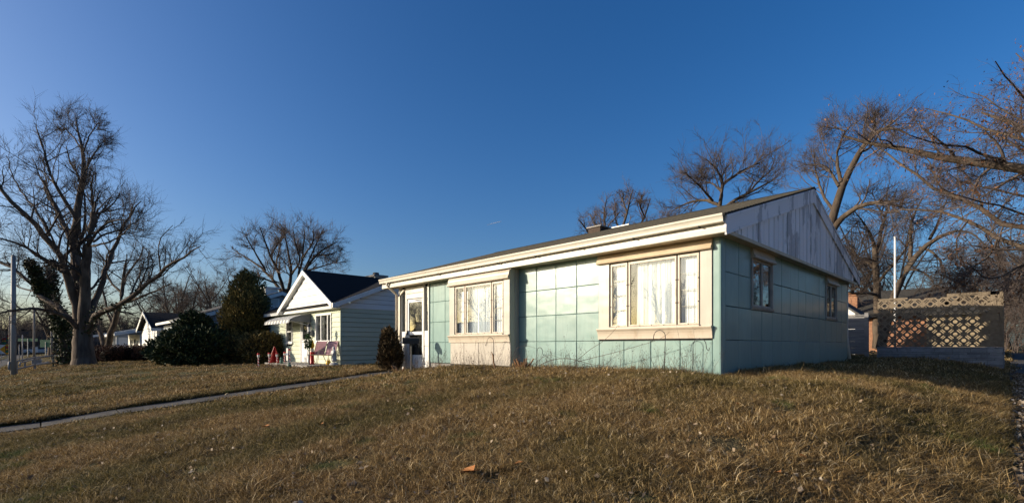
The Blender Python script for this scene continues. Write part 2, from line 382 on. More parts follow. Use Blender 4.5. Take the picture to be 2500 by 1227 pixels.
def ground_sheet():
    xs = np.concatenate([[-900,-400,-200,-120,-90,-70], np.arange(-60,-26,1.0), np.arange(-26,-11,0.35), np.arange(-11,4.6,0.115), np.arange(4.6,12,0.8), [14,18,25,40,70,120,250,500,900]])
    ys = np.concatenate([[-900,-400,-150,-60,-35,-25,-20,-16,-14,-13], np.arange(-12,1.6,0.13), np.arange(1.6,14,0.4), np.arange(14,40,2.0), [45,60,90,150,300,500,900]])
    X, Y = np.meshgrid(xs, ys)
    Z = ground(X, Y)
    Z = Z - 0.11*inwalk(X, Y, 0.03)
    Z = Z - 0.06*((X > SIDE_X+0.05) & (X < 5.0)) - 0.06*((Y < -10.55) & (Y > -11.95))
    Z = Z - 0.12*(Y < -13.3)*(Y > -22.7) - 0.12*((X > 8.3) & (X < 15.7) & (Y > -13.3))
    n, m = X.shape
    idx = np.arange(n*m).reshape(n, m)
    f = np.stack([idx[:-1,:-1], idx[:-1,1:], idx[1:,1:], idx[1:,:-1]], -1).reshape(-1, 4)
    me = fast_mesh('ground', np.stack([X, Y, Z], -1).reshape(-1, 3), f, None, smooth=True)
    return me
def groundmat():
    m, N, L, b = newmat('winter_lawn_soil')
    b.inputs['Roughness'].default_value = 0.95; b.inputs['Specular IOR Level'].default_value = 0.1
    g = N.new('ShaderNodeNewGeometry')
    def nz(scale, det=5):
        n = N.new('ShaderNodeTexNoise'); n.inputs['Scale'].default_value = scale; n.inputs['Detail'].default_value = det
        L.new(g.outputs['Position'], n.inputs['Vector']); return n
    a = nz(0.5); c = nz(9, 8)
    r1 = N.new('ShaderNodeValToRGB'); L.new(c.outputs['Fac'], r1.inputs[0])
    r1.color_ramp.elements[0].position = .3; r1.color_ramp.elements[1].position = .7
    r1.color_ramp.elements[0].color = (.045,.034,.018,1); r1.color_ramp.elements[1].color = (.16,.12,.06,1)
    r2 = N.new('ShaderNodeValToRGB'); L.new(c.outputs['Fac'], r2.inputs[0])
    r2.color_ramp.elements[0].position = .3; r2.color_ramp.elements[1].position = .7
    r2.color_ramp.elements[0].color = (.03,.035,.012,1); r2.color_ramp.elements[1].color = (.10,.10,.038,1)
    mx = N.new('ShaderNodeMix'); mx.data_type = 'RGBA'
    mr = N.new('ShaderNodeMapRange'); mr.inputs[1].default_value = .4; mr.inputs[2].default_value = .6
    L.new(a.outputs['Fac'], mr.inputs[0]); L.new(mr.outputs[0], mx.inputs['Factor']); L.new(r1.outputs[0], mx.inputs['A']); L.new(r2.outputs[0], mx.inputs['B'])
    L.new(mx.outputs['Result'], b.inputs['Base Color'])
    bn = nz(30, 6); bp = N.new('ShaderNodeBump'); bp.inputs['Strength'].default_value = 1.0; bp.inputs['Distance'].default_value = 0.04
    L.new(bn.outputs['Fac'], bp.inputs['Height']); L.new(bp.outputs[0], b.inputs['Normal'])
    return m
gme = ground_sheet(); gme.materials.append(groundmat())
tag(place('ground', gme), kind='structure')

def strip(name, x0, x1, ys, drop, mat, thick=0.12, seg=None):
    """paving that follows the ground along Y; one slab per ys interval"""
    root = None
    for k in range(len(ys)-1):
        a, b_ = ys[k]+0.011, ys[k+1]-0.011
        za, zb = gz((x0+x1)/2, a)-drop, gz((x0+x1)/2, b_)-drop
        mb = MB(); mb.add([(x0,a,za-thick),(x1,a,za-thick),(x1,b_,zb-thick),(x0,b_,zb-thick),(x0,a,za),(x1,a,za),(x1,b_,zb),(x0,b_,zb)],
                          [(0,3,2,1),(4,5,6,7),(0,1,5,4),(1,2,6,5),(2,3,7,6),(3,0,4,7)])
        if root is None:
            root = mb.build(name, mat); tag(root, kind='structure')
        else:
            mb.build('slab', mat, root, bevel=0.004)
    return root
strip('front_path', WALK[0], WALK[1], np.linspace(-11.0, -0.05, 10), 0.03, M['old_concrete'])
strip('side_pavement', SIDE_X+0.06, 5.0, np.linspace(-11.9, 40, 36), 0.025, M['old_concrete'])
# pavement along the main street, then kerb and road
def xstrip(name, y0, y1, xs, drop, mat, thick=0.12):
    root = None
    for k in range(len(xs)-1):
        a, b_ = xs[k]+0.006, xs[k+1]-0.006
        za, zb = gz(a, (y0+y1)/2)-drop, gz(b_, (y0+y1)/2)-drop
        mb = MB(); mb.add([(a,y0,za-thick),(b_,y0,zb-thick),(b_,y1,zb-thick),(a,y1,za-thick),(a,y0,za),(b_,y0,zb),(b_,y1,zb),(a,y1,za)],
                          [(0,3,2,1),(4,5,6,7),(0,1,5,4),(1,2,6,5),(2,3,7,6),(3,0,4,7)])
        if root is None: root = mb.build(name, mat); tag(root, kind='structure')
        else: mb.build('slab', mat, root)
    return root
xstrip('street_pavement', -11.95, -10.55, np.concatenate([np.arange(-140,-60,8.0), np.arange(-60,3.5,3.05)]), 0.03, M['old_concrete'])
xstrip('kerb', -13.35, -13.2, np.concatenate([np.arange(-300,-60,30.0), np.arange(-60,8,6.0)]), -0.02, M['concrete'], 0.25)
r = MB(); r.add([(-600,-22.6,-1.42),(600,-22.6,-1.42),(600,-13.35,-1.42),(-600,-13.35,-1.42)], [(0,1,2,3)]); tag(r.build('road', M['asphalt']), kind='structure')
ys_ = np.linspace(-13.3, 90, 40); v = []; f = []
for k, y in enumerate(ys_):
    z = gz(12, y)-0.10; v += [(8.4,y,z),(15.6,y,z)]
    if k: f.append((2*k-2, 2*k-1, 2*k+1, 2*k))
r = MB(); r.add(v, f); tag(r.build('side_road', M['asphalt']), kind='structure')

# ------------------------------------------------------------------ grass
hidden = bpy.data.collections.new('grass_tufts')
def tuft(seed, nb, rad, hmin, hmax, w, lean):
    g = np.random.default_rng(seed)
    V = []; Fc = []; A = []
    for _ in range(nb):
        a = g.uniform(0, 6.283); r = rad*math.sqrt(g.uniform()); p = np.array([r*math.cos(a), r*math.sin(a), -0.012])
        hh = g.uniform(hmin, hmax); d = g.uniform(0, 6.283); bend = g.uniform(0.15, lean)*hh
        dv = np.array([math.cos(d), math.sin(d), 0]); sv = np.array([-math.sin(d), math.cos(d), 0])
        tw = g.uniform(0, 3.14); sv = sv*math.cos(tw)+dv*math.sin(tw)*0.8
        ww = w*g.uniform(0.6, 1.3); b0 = len(V)
        m1 = p+dv*bend*0.35+np.array([0,0,hh*0.55]); tip = p+dv*bend*1.15+np.array([0,0,hh*g.uniform(0.7,1.0)])
        V += [p-sv*ww, p+sv*ww, m1+sv*ww*0.8, m1-sv*ww*0.8, tip]
        Fc += [(b0,b0+1,b0+2), (b0,b0+2,b0+3), (b0+3,b0+2,b0+4)]
        A += [g.uniform()]*5
    return fast_mesh('tuft', V, Fc, M['grass'], A)
TAN = [(0.0,(0.045,0.027,0.010)),(0.3,(0.15,0.092,0.034)),(0.65,(0.31,0.20,0.078)),(0.88,(0.50,0.36,0.165)),(1.0,(0.70,0.57,0.36))]
OLV = [(0.0,(0.032,0.026,0.009)),(0.35,(0.092,0.074,0.022)),(0.7,(0.17,0.132,0.042)),(0.9,(0.32,0.235,0.095)),(1.0,(0.54,0.43,0.25))]
GRN = [(0.0,(0.03,0.045,0.01)),(0.4,(0.065,0.10,0.02)),(0.8,(0.12,0.14,0.04)),(0.93,(0.25,0.20,0.09)),(1.0,(0.4,0.33,0.2))]
M['grass'] = attrmat('dry_grass', TAN, 0.75, 0.25, [(OLV, 0.42, 0.44, 0.62), (GRN, 1.3, 0.62, 0.72)], trans=0.25)
for k in range(4):
    o = bpy.data.objects.new('tuft', tuft(100+k, 50, 0.085, 0.025, 0.062, 0.0022, 1.5)); hidden.objects.link(o)
for k in range(3):      # long and matted
    o = bpy.data.objects.new('tuft', tuft(200+k, 44, 0.08, 0.04, 0.10, 0.0021, 2.0)); hidden.objects.link(o)
for k in range(3):      # coarse tufts for the distance
    o = bpy.data.objects.new('tuft', tuft(300+k, 60, 0.22, 0.035, 0.075, 0.006, 1.2)); hidden.objects.link(o)
hidden.objects  # order of instances follows names; indices 0-3 short, 4-6 long, 7-9 coarse
def scatter(name, pts, idx, rot, scl, label=None, cat=None, coll=hidden):
    me = bpy.data.meshes.new(name)
    me.vertices.add(len(pts)); me.vertices.foreach_set('co', np.asarray(pts, np.float32).ravel())
    def at_(n, t, d, key='value'):
        a = me.attributes.new(n, t, 'POINT'); a.data.foreach_set(key, np.asarray(d).ravel())
    at_('idx', 'INT', np.asarray(idx, np.int32)); at_('rot', 'FLOAT_VECTOR', np.asarray(rot, np.float32), 'vector'); at_('scl', 'FLOAT', np.asarray(scl, np.float32))
    o = place(name, me)
    ng = bpy.data.node_groups.new(name+'_scatter', 'GeometryNodeTree')
    ng.interface.new_socket('Geometry', in_out='INPUT', socket_type='NodeSocketGeometry')
    ng.interface.new_socket('Geometry', in_out='OUTPUT', socket_type='NodeSocketGeometry')
    N = ng.nodes; L = ng.links
    i = N.new('NodeGroupInput'); ou = N.new('NodeGroupOutput'); ip = N.new('GeometryNodeInstanceOnPoints')
    ci = N.new('GeometryNodeCollectionInfo'); ci.inputs['Collection'].default_value = coll
    ci.inputs['Separate Children'].default_value = True; ci.inputs['Reset Children'].default_value = True
    ip.inputs['Pick Instance'].default_value = True
    def na(n, t):
        a = N.new('GeometryNodeInputNamedAttribute'); a.data_type = t; a.inputs['Name'].default_value = n; return a.outputs[0]
    L.new(i.outputs[0], ip.inputs['Points']); L.new(ci.outputs[0], ip.inputs['Instance'])
    L.new(na('idx','INT'), ip.inputs['Instance Index']); L.new(na('rot','FLOAT_VECTOR'), ip.inputs['Rotation']); L.new(na('scl','FLOAT'), ip.inputs['Scale'])
    L.new(ip.outputs[0], ou.inputs[0])
    md = o.modifiers.new('scatter', 'NODES'); md.node_group = ng
    return tag(o, label, cat, kind='stuff')
def lawn():
    g = np.random.default_rng(11)
    Pn = []; I = []; Rr = []; S = []
    def zone(n, sampler, idxs, s0, s1):
        q = sampler(n); x, y = q[:,0], q[:,1]
        rel = np.stack([x-CAM[0], y-CAM[1]], 1); dep = rel@F_[:2]; lat = rel@R_[:2]
        ok = (dep > 0.9) & (np.abs(lat) < dep*1.13+1.2)
        ok &= ~inwalk(x, y, 0.0) & ~((x > -10.5) & (x < 0.14) & (y > 0) & (y < 9.46)) & ~((x > -7.3) & (x < -4.87) & (y > -0.28))
        ok &= (x < SIDE_X+g.normal(0, 0.05, len(x))) & (y > -10.5)
        ok &= ~((x > -25.1) & (x < -16.25) & (y > 0.6) & (y < 8.4)) & ~((x > 0.5) & (x < 3.5) & (np.abs(y-12.5) < 0.14))
        ok &= ~((x > -21.2) & (x < -16.0) & (y > -0.8) & (y < 0.6))
        x, y = x[ok], y[ok]; k = len(x)
        hollow = (np.sin(x*2.3+1.0)*np.sin(y*2.9+0.4) + 0.6*np.sin(5.1*x+2)*np.sin(4.7*y)) 
        bare = (np.sin(x*1.31+y*2.07+0.7)*np.sin(x*2.9-y*1.7+2.1)+0.5*np.sin(6.3*x+1.7*y)*np.sin(5.9*y-2.2*x)) > 0.92
        kp = ~(bare & (g.uniform(0, 1, k) < 0.82)); x, y, hollow = x[kp], y[kp], hollow[kp]; k = len(x)
        z = ground(x, y)
        Pn.append(np.stack([x, y, z], 1)); I.append(g.choice(idxs, k))
        Rr.append(np.stack([g.normal(0, .18, k), g.normal(0, .18, k), g.uniform(0, 6.283, k)], 1)); S.append(g.uniform(s0, s1, k)*(1+0.22*np.clip(hollow, -1, 1)))
    def polar(d0, d1, p=1.0):
        def s(n):
            d = d0+(d1-d0)*g.uniform(0, 1, n)**p; t = g.uniform(-1.15, 1.15, n)
            q = CAM[None,:2]+d[:,None]*F_[None,:2]+(d*t)[:,None]*R_[None,:2]; return q
        return s
    zone(11000, polar(0.9, 4.5, 0.6), [0,1,2,3,0,1,2,4,5,6], 0.7, 1.25)
    zone(30000, polar(4, 10, 0.75), [0,1,2,3,0,1,2,3,4,5,6], 0.75, 1.3)
    zone(15000, polar(9, 17, 0.8), [0,1,2,3,0,1,7,8,9], 0.8, 1.4)
    zone(14000, polar(15, 42, 0.8), [7,8,9], 0.8, 1.5)
    zone(3500, polar(38, 80), [7,8,9], 1.0, 2.2)
    # ragged clumps of longer straw
    cxy = polar(1.5, 11, 0.7)(150)
    def clumps(n): i = g.integers(0, len(cxy), n); return cxy[i]+g.normal(0, 0.16, (n, 2))*g.uniform(0.4, 1.6, (n, 1))
    zone(1900, clumps, [4,5,6], 1.0, 1.75)
    # rank growth along the house front and beside the side pavement
    def band(x0, x1, y0, y1):
        return lambda n: np.stack([g.uniform(x0, x1, n), g.uniform(y0, y1, n)], 1)
    zone(1500, band(-9.4, 0.3, -1.0, -0.05), [4,5,6], 0.7, 1.35)
    zone(260, band(-4.7, 0.2, -0.40, -0.06), [4,5,6], 0.9, 1.9)
    zone(50, band(-4.7, 0.2, -0.6, -0.2), [4,5,6], 1.8, 2.5)
    zone(500, band(0.16, 0.5, 0, 9.4), [4,5,6], 0.7, 1.3)
    zone(1200, band(2.9, 3.62, -5, 8), [4,5,6], 1.0, 1.7)
    zone(900, band(-10.62, -10.38, -10.5, -0.3), [4,5,6], 0.7, 1.2)
    zone(300, band(-9.5, -9.2, -10.5, -0.3), [0,1,2,3], 0.6, 0.9)
    return np.concatenate(Pn), np.concatenate(I), np.concatenate(Rr), np.concatenate(S)
scatter('lawn_grass', *lawn(), label='dry brown and olive winter grass covering the sloping lawn', cat='grass')
# ------------------------------------------------------------------ the mint steel-panel house
H1 = thing('panel_house', (-5.2, 4.7, 0.0), 'single storey mint green metal panel house with cream picture windows on the rise', 'house')
DEEP = 9.46; LEFT = -10.52; XS = 0.148
def panel_mesh(w, h, mat, name='wall_panel', n=1, puff=0.0):
    """pressed panel: x in [0,w], z in [0,h], face towards -y, turned edges"""
    g = 0.0035; e = 0.009
    xs = [g, g+e] + [g+e+(w-2*g-2*e)*k/n for k in range(1, n)] + [w-g-e, w-g]
    zs = [g, g+e] + [g+e+(h-2*g-2*e)*k/n for k in range(1, n)] + [h-g-e, h-g]
    v = []; f = []; m = len(xs)
    for j, z in enumerate(zs):
        for i, x in enumerate(xs):
            edge = i in (0, m-1) or j in (0, m-1)
            u, q = (x-w/2)/(w/2), (z-h/2)/(h/2)
            y = 0.0 if edge else -0.008 - puff*(1-u*u)*(1-q*q)
            v.append((x, y, z))
    for j in range(m-1):
        for i in range(m-1):
            a = j*m+i; f.append((a, a+1, a+1+m, a+m))
    b = len(v)
    rim = [i for i in range(m)] + [j*m+m-1 for j in range(1, m)] + [(m-1)*m+i for i in range(m-2, -1, -1)] + [j*m for j in range(m-2, 0, -1)]
    for i in rim: v.append((v[i][0], 0.02, v[i][2]))
    k = len(rim)
    for i in range(k): f.append((rim[i], b+i, b+(i+1) % k, rim[(i+1) % k]))
    mb = MB(); mb.add(v, f); me = mb.mesh(name, mat, fix=True, smooth=False)
    return me
PM = panel_mesh(P, P, M['mint'])
# wall cores with openings, behind the panels
def core_y(x0, x1, y0, y1, z0, z1, opens):
    mb = MB(); xs = sorted({x0, x1, *[o[0] for o in opens], *[o[1] for o in opens]})
    for a, b in zip(xs[:-1], xs[1:]):
        o = [q for q in opens if q[0] <= a+1e-6 and q[1] >= b-1e-6]
        if o:
            if o[0][2] > z0: mb.box(a, b, y0, y1, z0, o[0][2])
            if o[0][3] < z1: mb.box(a, b, y0, y1, o[0][3], z1)
        else: mb.box(a, b, y0, y1, z0, z1)
    return mb
def core_x(y0, y1, x0, x1, z0, z1, opens):
    mb = core_y(y0, y1, x0, x1, z0, z1, opens); mb.v = [(p[1], p[0], p[2]) for p in mb.v]; mb.f = [tuple(reversed(q)) for q in mb.f]; return mb
TOP = 2.44
WIN_A = (-2.16, -0.23, 0.90, 2.22)       # picture window in the main wall
WIN_B = (-7.08, -5.11, 0.83, 2.15)       # in the bay
fw = core_y(LEFT+0.02, XS-0.02, 0.02, 0.14, -0.6, 2.5, [WIN_A, (-7.2,-4.98,0.0,2.4), (-10.34,-10.02,0.7,2.36), (-9.98,-9.06,-0.3,2.36), (-9.04,-8.76,0.7,2.36)]).build('front_wall', M['joint'], H1)
sw = core_x(0.14, DEEP-0.02, XS-0.14, XS-0.02, -0.6, 2.5, [(1.44,2.54,1.30,2.25), (6.92,8.02,1.30,2.25)]).build('side_wall', M['joint'], H1)
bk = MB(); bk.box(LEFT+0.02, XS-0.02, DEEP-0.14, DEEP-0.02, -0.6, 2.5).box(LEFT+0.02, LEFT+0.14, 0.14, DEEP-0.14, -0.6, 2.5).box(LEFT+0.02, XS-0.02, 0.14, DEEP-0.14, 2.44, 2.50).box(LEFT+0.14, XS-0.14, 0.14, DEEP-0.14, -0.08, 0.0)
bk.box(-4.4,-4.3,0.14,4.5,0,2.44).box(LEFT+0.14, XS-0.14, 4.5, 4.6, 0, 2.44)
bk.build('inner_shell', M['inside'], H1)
MB().box(LEFT+0.03, XS-0.03, 0.012, DEEP-0.03, -0.7, -0.02).build('foundation', M['concrete'], H1)
# front panels
for i in range(8):
    for k in range(4):
        if i < 4 and k > 0: continue
        place('wall_panel', PM, fw, (-(i+1)*P, 0, k*P), tuple(RNG.normal(0, 0.006, 3)*(1, 0, 1)))
PN = panel_mesh(0.17, P, M['mint']); PS = panel_mesh(0.64, P, M['mint'])
for k in range(4):
    place('wall_panel', PN, fw, (-8.73, 0, k*P)); place('wall_panel', PM, fw, (-8.56, 0, k*P)); place('wall_panel', PS, fw, (-7.95, 0, k*P))
# corner post, full height, turned round the corner
cp = MB(); cp.prism([(0.004,-0.010),(XS-0.03,-0.010),(XS-0.008,-0.004),(XS+0.002,0.012),(XS+0.010,0.034),(XS+0.010,0.155),(0.10,0.155),(0.004,0.10)], 'z', -0.05, TOP)
cp.build('corner_post', M['mint'], fw)
cp = MB(); cp.prism([(XS+0.010,DEEP-0.15),(XS+0.010,DEEP-0.01),(XS-0.05,DEEP),(XS-0.1,DEEP),(XS-0.1,DEEP-0.15)], 'z', -0.05, TOP); cp.build('corner_post', M['mint'], sw)
# side panels (face +x)
for i in range(15):
    for k in range(4):
        if i in (2,3,11,12) and k > 1: continue
        place('wall_panel', PM, sw, (XS, 0.159+i*P, k*P), (0, float(RNG.normal(0, 0.006)), math.radians(90)+float(RNG.normal(0, 0.005))))
# trim line under the soffit
MB().box(LEFT, XS+0.012, -0.016, 0.02, TOP, TOP+0.03).build('frieze_strip', M['sash_grey'], fw)
MB().box(XS-0.02, XS+0.016, 0.0, DEEP, TOP, TOP+0.03).build('frieze_strip', M['sash_grey'], sw)

# bay
bay = MB(); bay.box(-7.31,-7.25,-0.28,0.02,-0.1,2.40).box(-4.93,-4.885,-0.28,0.02,-0.1,2.40)
bay.box(-7.25,WIN_B[0],-0.28,-0.2,0.6,2.40).box(WIN_B[1],-4.93,-0.28,-0.2,0.6,2.40).box(-7.25,-4.93,-0.28,-0.2,-0.1,0.6).box(-7.25,-4.93,-0.28,0.1,2.2,2.40)
bay = bay.build('bay', M['joint'], H1)
PC = panel_mesh(P, 0.60, M['cream'])
for i in range(4): place('bay_panel', PC, bay, (-7.31+i*P, -0.29, 0.0))
PSIDE = panel_mesh(0.145, 2.42, M['cream'])
for y in (-0.285, -0.140): place('bay_panel', PSIDE, bay, (-4.875, y, 0.0), (0, 0, math.radians(90)))

def picture_window(parent, x0, x1, fx0, fx1, y, zs0, zs1, fz0, fz1, zh0, zh1, name, label, hdr):
    """casing plates, ogee sill and rolled header round a three-light window; front plane at y"""
    w = MB().box(x0+0.004, fx0-0.012, y-0.022, y+0.02, zs1, zh0).build('window', M['cream'], parent, bevel=0.004)
    tag(w, label)
    MB().box(fx1+0.012, x1-0.004, y-0.022, y+0.02, zs1, zh0).build('casing', M['cream'], w, bevel=0.004)
    # sill with a curved nose
    s0, s1 = zs0, zs1
    hs = s1-s0
    MB().prism([(y+0.02,s0),(y-0.03,s0),(y-0.034,s0+0.25*hs),(y-0.042,s0+0.5*hs),(y-0.058,s0+0.72*hs),(y-0.082,s0+0.86*hs),(y-0.09,s0+0.93*hs),(y-0.085,s1),(y+0.02,s1+0.004)], 'x', x0-0.012, x1+0.006).build('sill', M['rust_cream'], w)
    hh = zh1-zh0
    MB().prism([(y+0.02,zh0),(y-0.075,zh0),(y-0.092,zh0+0.05*hh),(y-0.10,zh0+0.15*hh),(y-0.094,zh0+0.26*hh),(y-0.074,zh0+0.36*hh),(y-0.064,zh0+0.5*hh),(y-0.056,zh0+0.72*hh),(y-0.04,zh0+0.9*hh),(y-0.02,zh1),(y+0.02,zh1)], 'x', x0-0.016, x1+0.008).build('header', hdr, w)
    # dark reveal, sub-sill and the three lights
    MB().box(fx0-0.012, fx0+0.020, y-0.006, y+0.09, fz0, zh0).box(fx1-0.014, fx1+0.012, y-0.006, y+0.09, fz0, zh0).box(fx0, fx1, y-0.006, y+0.09, fz1+0.02, zh0+0.01).build('reveal', M['joint'], w)
    MB().prism([(y+0.09,zs1),(y-0.06,zs1),(y-0.06,zs1+0.02),(y-0.03,fz0),(y+0.09,fz0)], 'x', fx0-0.006, fx1+0.006).build('sub_sill', M['rust_cream'], w)
    W = fx1-fx0; a = fx0+0.022; m1 = fx0+0.225*W; m2 = fx1-0.225*W; b = fx1-0.016
    fr = 0.035
    for (p, q, n) in ((a, m1-0.015, 4), (m1+0.015, m2-0.015, 1), (m2+0.015, b, 4)):
        mb = MB(); mb.box(p, p+fr, y-0.012, y+0.03, fz0+0.004, fz1).box(q-fr, q, y-0.012, y+0.03, fz0+0.004, fz1).box(p+fr, q-fr, y-0.010, y+0.03, fz0+0.004, fz0+fr).box(p+fr, q-fr, y-0.010, y+0.03, fz1-fr-0.012, fz1)
        s = mb.build('sash', M['sash'], w, bevel=0.003)
        MB().box(p+fr-0.004, q-fr+0.004, y+0.010, y+0.014, fz0+fr-0.004, fz1-fr-0.008).build('pane', M['glass'], w)
        for k in range(1, n):
            z = fz0+fr+(fz1-fz0-2*fr-0.012)*k/n
            MB().box(p+fr, q-fr, y+0.018, y+0.030, z-0.006, z+0.006).build('glazing_bar', M['sash_grey'], w)
        clips = MB()
        for k in range(2):
            z = fz0+(fz1-fz0)*(0.32+0.33*k)
            for xx in (p+0.004, q-0.004): clips.box(xx-0.014, xx+0.014, y-0.020, y-0.011, z-0.008, z+0.008)
        for k in range(3 if n == 1 else 1):
            xx = p+(q-p)*(k+1)/(4 if n == 1 else 2); clips.box(xx-0.008, xx+0.008, y-0.018, y-0.009, fz0+0.0, fz0+0.018)
        tag(clips.build('sash_clips', M['clip'], w), kind='stuff')
    for xx in (m1, m2): MB().box(xx-0.013, xx+0.013, y+0.004, y+0.06, fz0, fz1+0.018).build('mullion', M['clip'], w)
    return w, (a, m1, m2, b)
def drape(parent, name, x0, x1, y, z0, z1, folds, amp, mat, seed=0, gather=0.0):
    g = np.random.default_rng(seed); n = int(folds*10)+1
    t = np.linspace(0, 1, n); ph = np.cumsum(1+0.5*np.sin(t*23+seed)+0.35*g.normal(0, 1, n).cumsum()/math.sqrt(n)); ph = ph/ph[-1]*folds*2*math.pi
    nz_ = 9; v = []; 
    for j in range(nz_):
        s = j/(nz_-1); z = z0+(z1-z0)*s
        am = amp*(1.0-0.35*s)
        x = x0+(x1-x0)*t + gather*(0.5-t)*s
        y_ = y+am*np.sin(ph+0.25*math.sin(3*s+seed))+0.35*am*np.sin(2.3*ph+1.0+s)
        v += [(x[i], y_[i], z) for i in range(n)]
    f = [(j*n+i, j*n+i+1, (j+1)*n+i+1, (j+1)*n+i) for j in range(nz_-1) for i in range(n-1)]
    me = fast_mesh(name, np.array(v)-ORG[parent.name], f, mat, smooth=True)
    return place(name, me, parent, ORG[parent.name])
wa, xa = picture_window(H1, -2.438, 0.0, WIN_A[0], WIN_A[1], -0.012, 0.645, 0.865, 0.90, 2.20, 2.225, 2.42, 'window', 'three-light picture window with white drapes beside the house corner', M['tan_header'])
drape(wa, 'curtain', xa[1]+0.11, xa[2]-0.02, 0.11, 0.80, 2.16, 13, 0.026, M['curtain'], 3, 0.05)
drape(wa, 'curtain', xa[2]-0.04, xa[3]+0.02, 0.075, 0.80, 2.16, 6, 0.010, M['blind'], 5)
drape(wa, 'curtain', xa[0]-0.06, xa[1]+0.02, 0.06, 0.80, 2.20, 3, 0.006, M['blind'], 6)
wb, xb = picture_window(bay, -7.318, -4.872, WIN_B[0], WIN_B[1], -0.302, 0.60, 0.79, 0.825, 2.13, 2.155, 2.385, 'window', 'three-light picture window in the shallow cream bay', M['rust_cream'])
drape(wb, 'curtain', xb[1]+0.0, xb[2]-0.0, -0.17, 0.74, 2.12, 15, 0.022, M['curtain'], 8, 0.0)
drape(wb, 'curtain', xb[2]-0.04, xb[3]+0.02, -0.22, 0.74, 2.12, 5, 0.009, M['blind'], 9)
drape(wb, 'curtain', xb[0]-0.03, xb[1]+0.0, -0.20, 0.74, 2.0, 5, 0.010, M['blind'], 10)

# entrance: post, sidelights, transom and storm door
ent = MB().box(LEFT, LEFT+0.15, -0.02, 0.10, -0.45, TOP).build('entrance_frame', M['white_alu'], H1, bevel=0.006)
for (a, b) in ((-10.06,-9.985), (-9.06,-9.01), (-8.785,-8.735), (-10.37,-10.34)):
    MB().box(a, b, -0.045, 0.10, -0.45, TOP).build('jamb', M['white_alu'], ent, bevel=0.004)
for (z0, z1) in ((2.02,2.18), (2.19,2.40)): MB().box(-9.985,-9.06,-0.040,0.06,z0,z1).build('transom_panel', M['white_alu'], ent, bevel=0.006)
for (a, b) in ((-10.34,-10.06), (-9.01,-8.785)):
    MB().box(a, b, 0.020, 0.026, 0.98, 2.40).build('sidelight_pane', M['glass_door'], ent)
    MB().box(a, b, -0.02, 0.08, -0.45, 0.50).build('sidelight_panel', M['white_paint'], ent, bevel=0.004)
    MB().box(a, b, -0.025, 0.08, 0.51, 0.975).build('sidelight_panel', M['white_paint'], ent, bevel=0.004)
door = MB().box(-9.985,-9.90,-0.020,0.03,-0.38,2.0).box(-9.14,-9.06,-0.020,0.03,-0.38,2.0).box(-9.90,-9.14,-0.019,0.03,1.90,2.0).box(-9.90,-9.14,-0.019,0.03,0.86,0.96).box(-9.90,-9.14,-0.019,0.03,-0.38,0.22).build('storm_door', M['white_paint'], ent, bevel=0.005)
tag(door, 'white storm door with two glass panes')
ORG[door.name] = ORG[ent.name]
MB().box(-9.90,-9.14,0.0,0.006,0.96,1.90).build('door_pane', M['glass_door'], ent)
MB().box(-9.90,-9.14,0.0,0.006,0.22,0.86).build('door_pane', M['glass_door'], ent)
MB().box(-9.955,-9.925,-0.06,-0.02,0.86,1.0).build('door_handle', M['black_metal'], ent)
MB().tube([(-9.15,-0.05,1.96),(-9.5,-0.05,1.965)], 0.012, 6).build('door_closer', M['steel'], ent)
MB().box(-9.99,-9.06,0.30,0.34,-0.3,2.1).build('inner_door', M['inside'], ent)

# side casements
def casement(y0, y1, label):
    x = XS; z0, z1 = 1.22, 2.44
    w = MB().box(x-0.01, x+0.035, y0+0.004, y0+0.06, z0+0.05, z1-0.2).build('window', M['sash_grey'], sw, bevel=0.004)
    tag(w, label)
    MB().box(x-0.01, x+0.035, y1-0.06, y1-0.004, z0+0.05, z1-0.2).build('casing', M['sash_grey'], w, bevel=0.004)
    pr = [(x-0.02,z1-0.22),(x+0.085,z1-0.22),(x+0.10,z1-0.20),(x+0.098,z1-0.175),(x+0.075,z1-0.155),(x+0.066,z1-0.12),(x+0.056,z1-0.05),(x+0.03,z1-0.005),(x-0.02,z1-0.003)]
    MB().prism(pr, 'y', y0-0.012, y1+0.012).build('header', M['rust_cream'], w)
    MB().prism([(x-0.02,z0),(x+0.03,z0),(x+0.05,z0+0.04),(x+0.055,z0+0.06),(x-0.02,z0+0.066)], 'y', y0-0.004, y1+0.004).build('sill', M['sash_grey'], w)
    m = (y0+y1)/2
    for (a, b) in ((y0+0.065, m-0.004), (m+0.004, y1-0.065)):
        MB().box(x-0.03, x+0.012, a, a+0.03, z0+0.07, z1-0.22).box(x-0.03, x+0.012, b-0.03, b, z0+0.07, z1-0.22).box(x-0.03, x+0.010, a+0.03, b-0.03, z0+0.07, z0+0.105).box(x-0.03, x+0.010, a+0.03, b-0.03, z1-0.26, z1-0.22).build('sash', M['sash_grey'], w)
        MB().box(x-0.012, x-0.008, a+0.028, b-0.028, z0+0.10, z1-0.255).build('pane', M['glass_dark'], w)
casement(0.159+2*P, 0.159+4*P, 'dark casement window nearest the front corner')
casement(0.159+11*P, 0.159+13*P, 'dark casement window near the back corner')

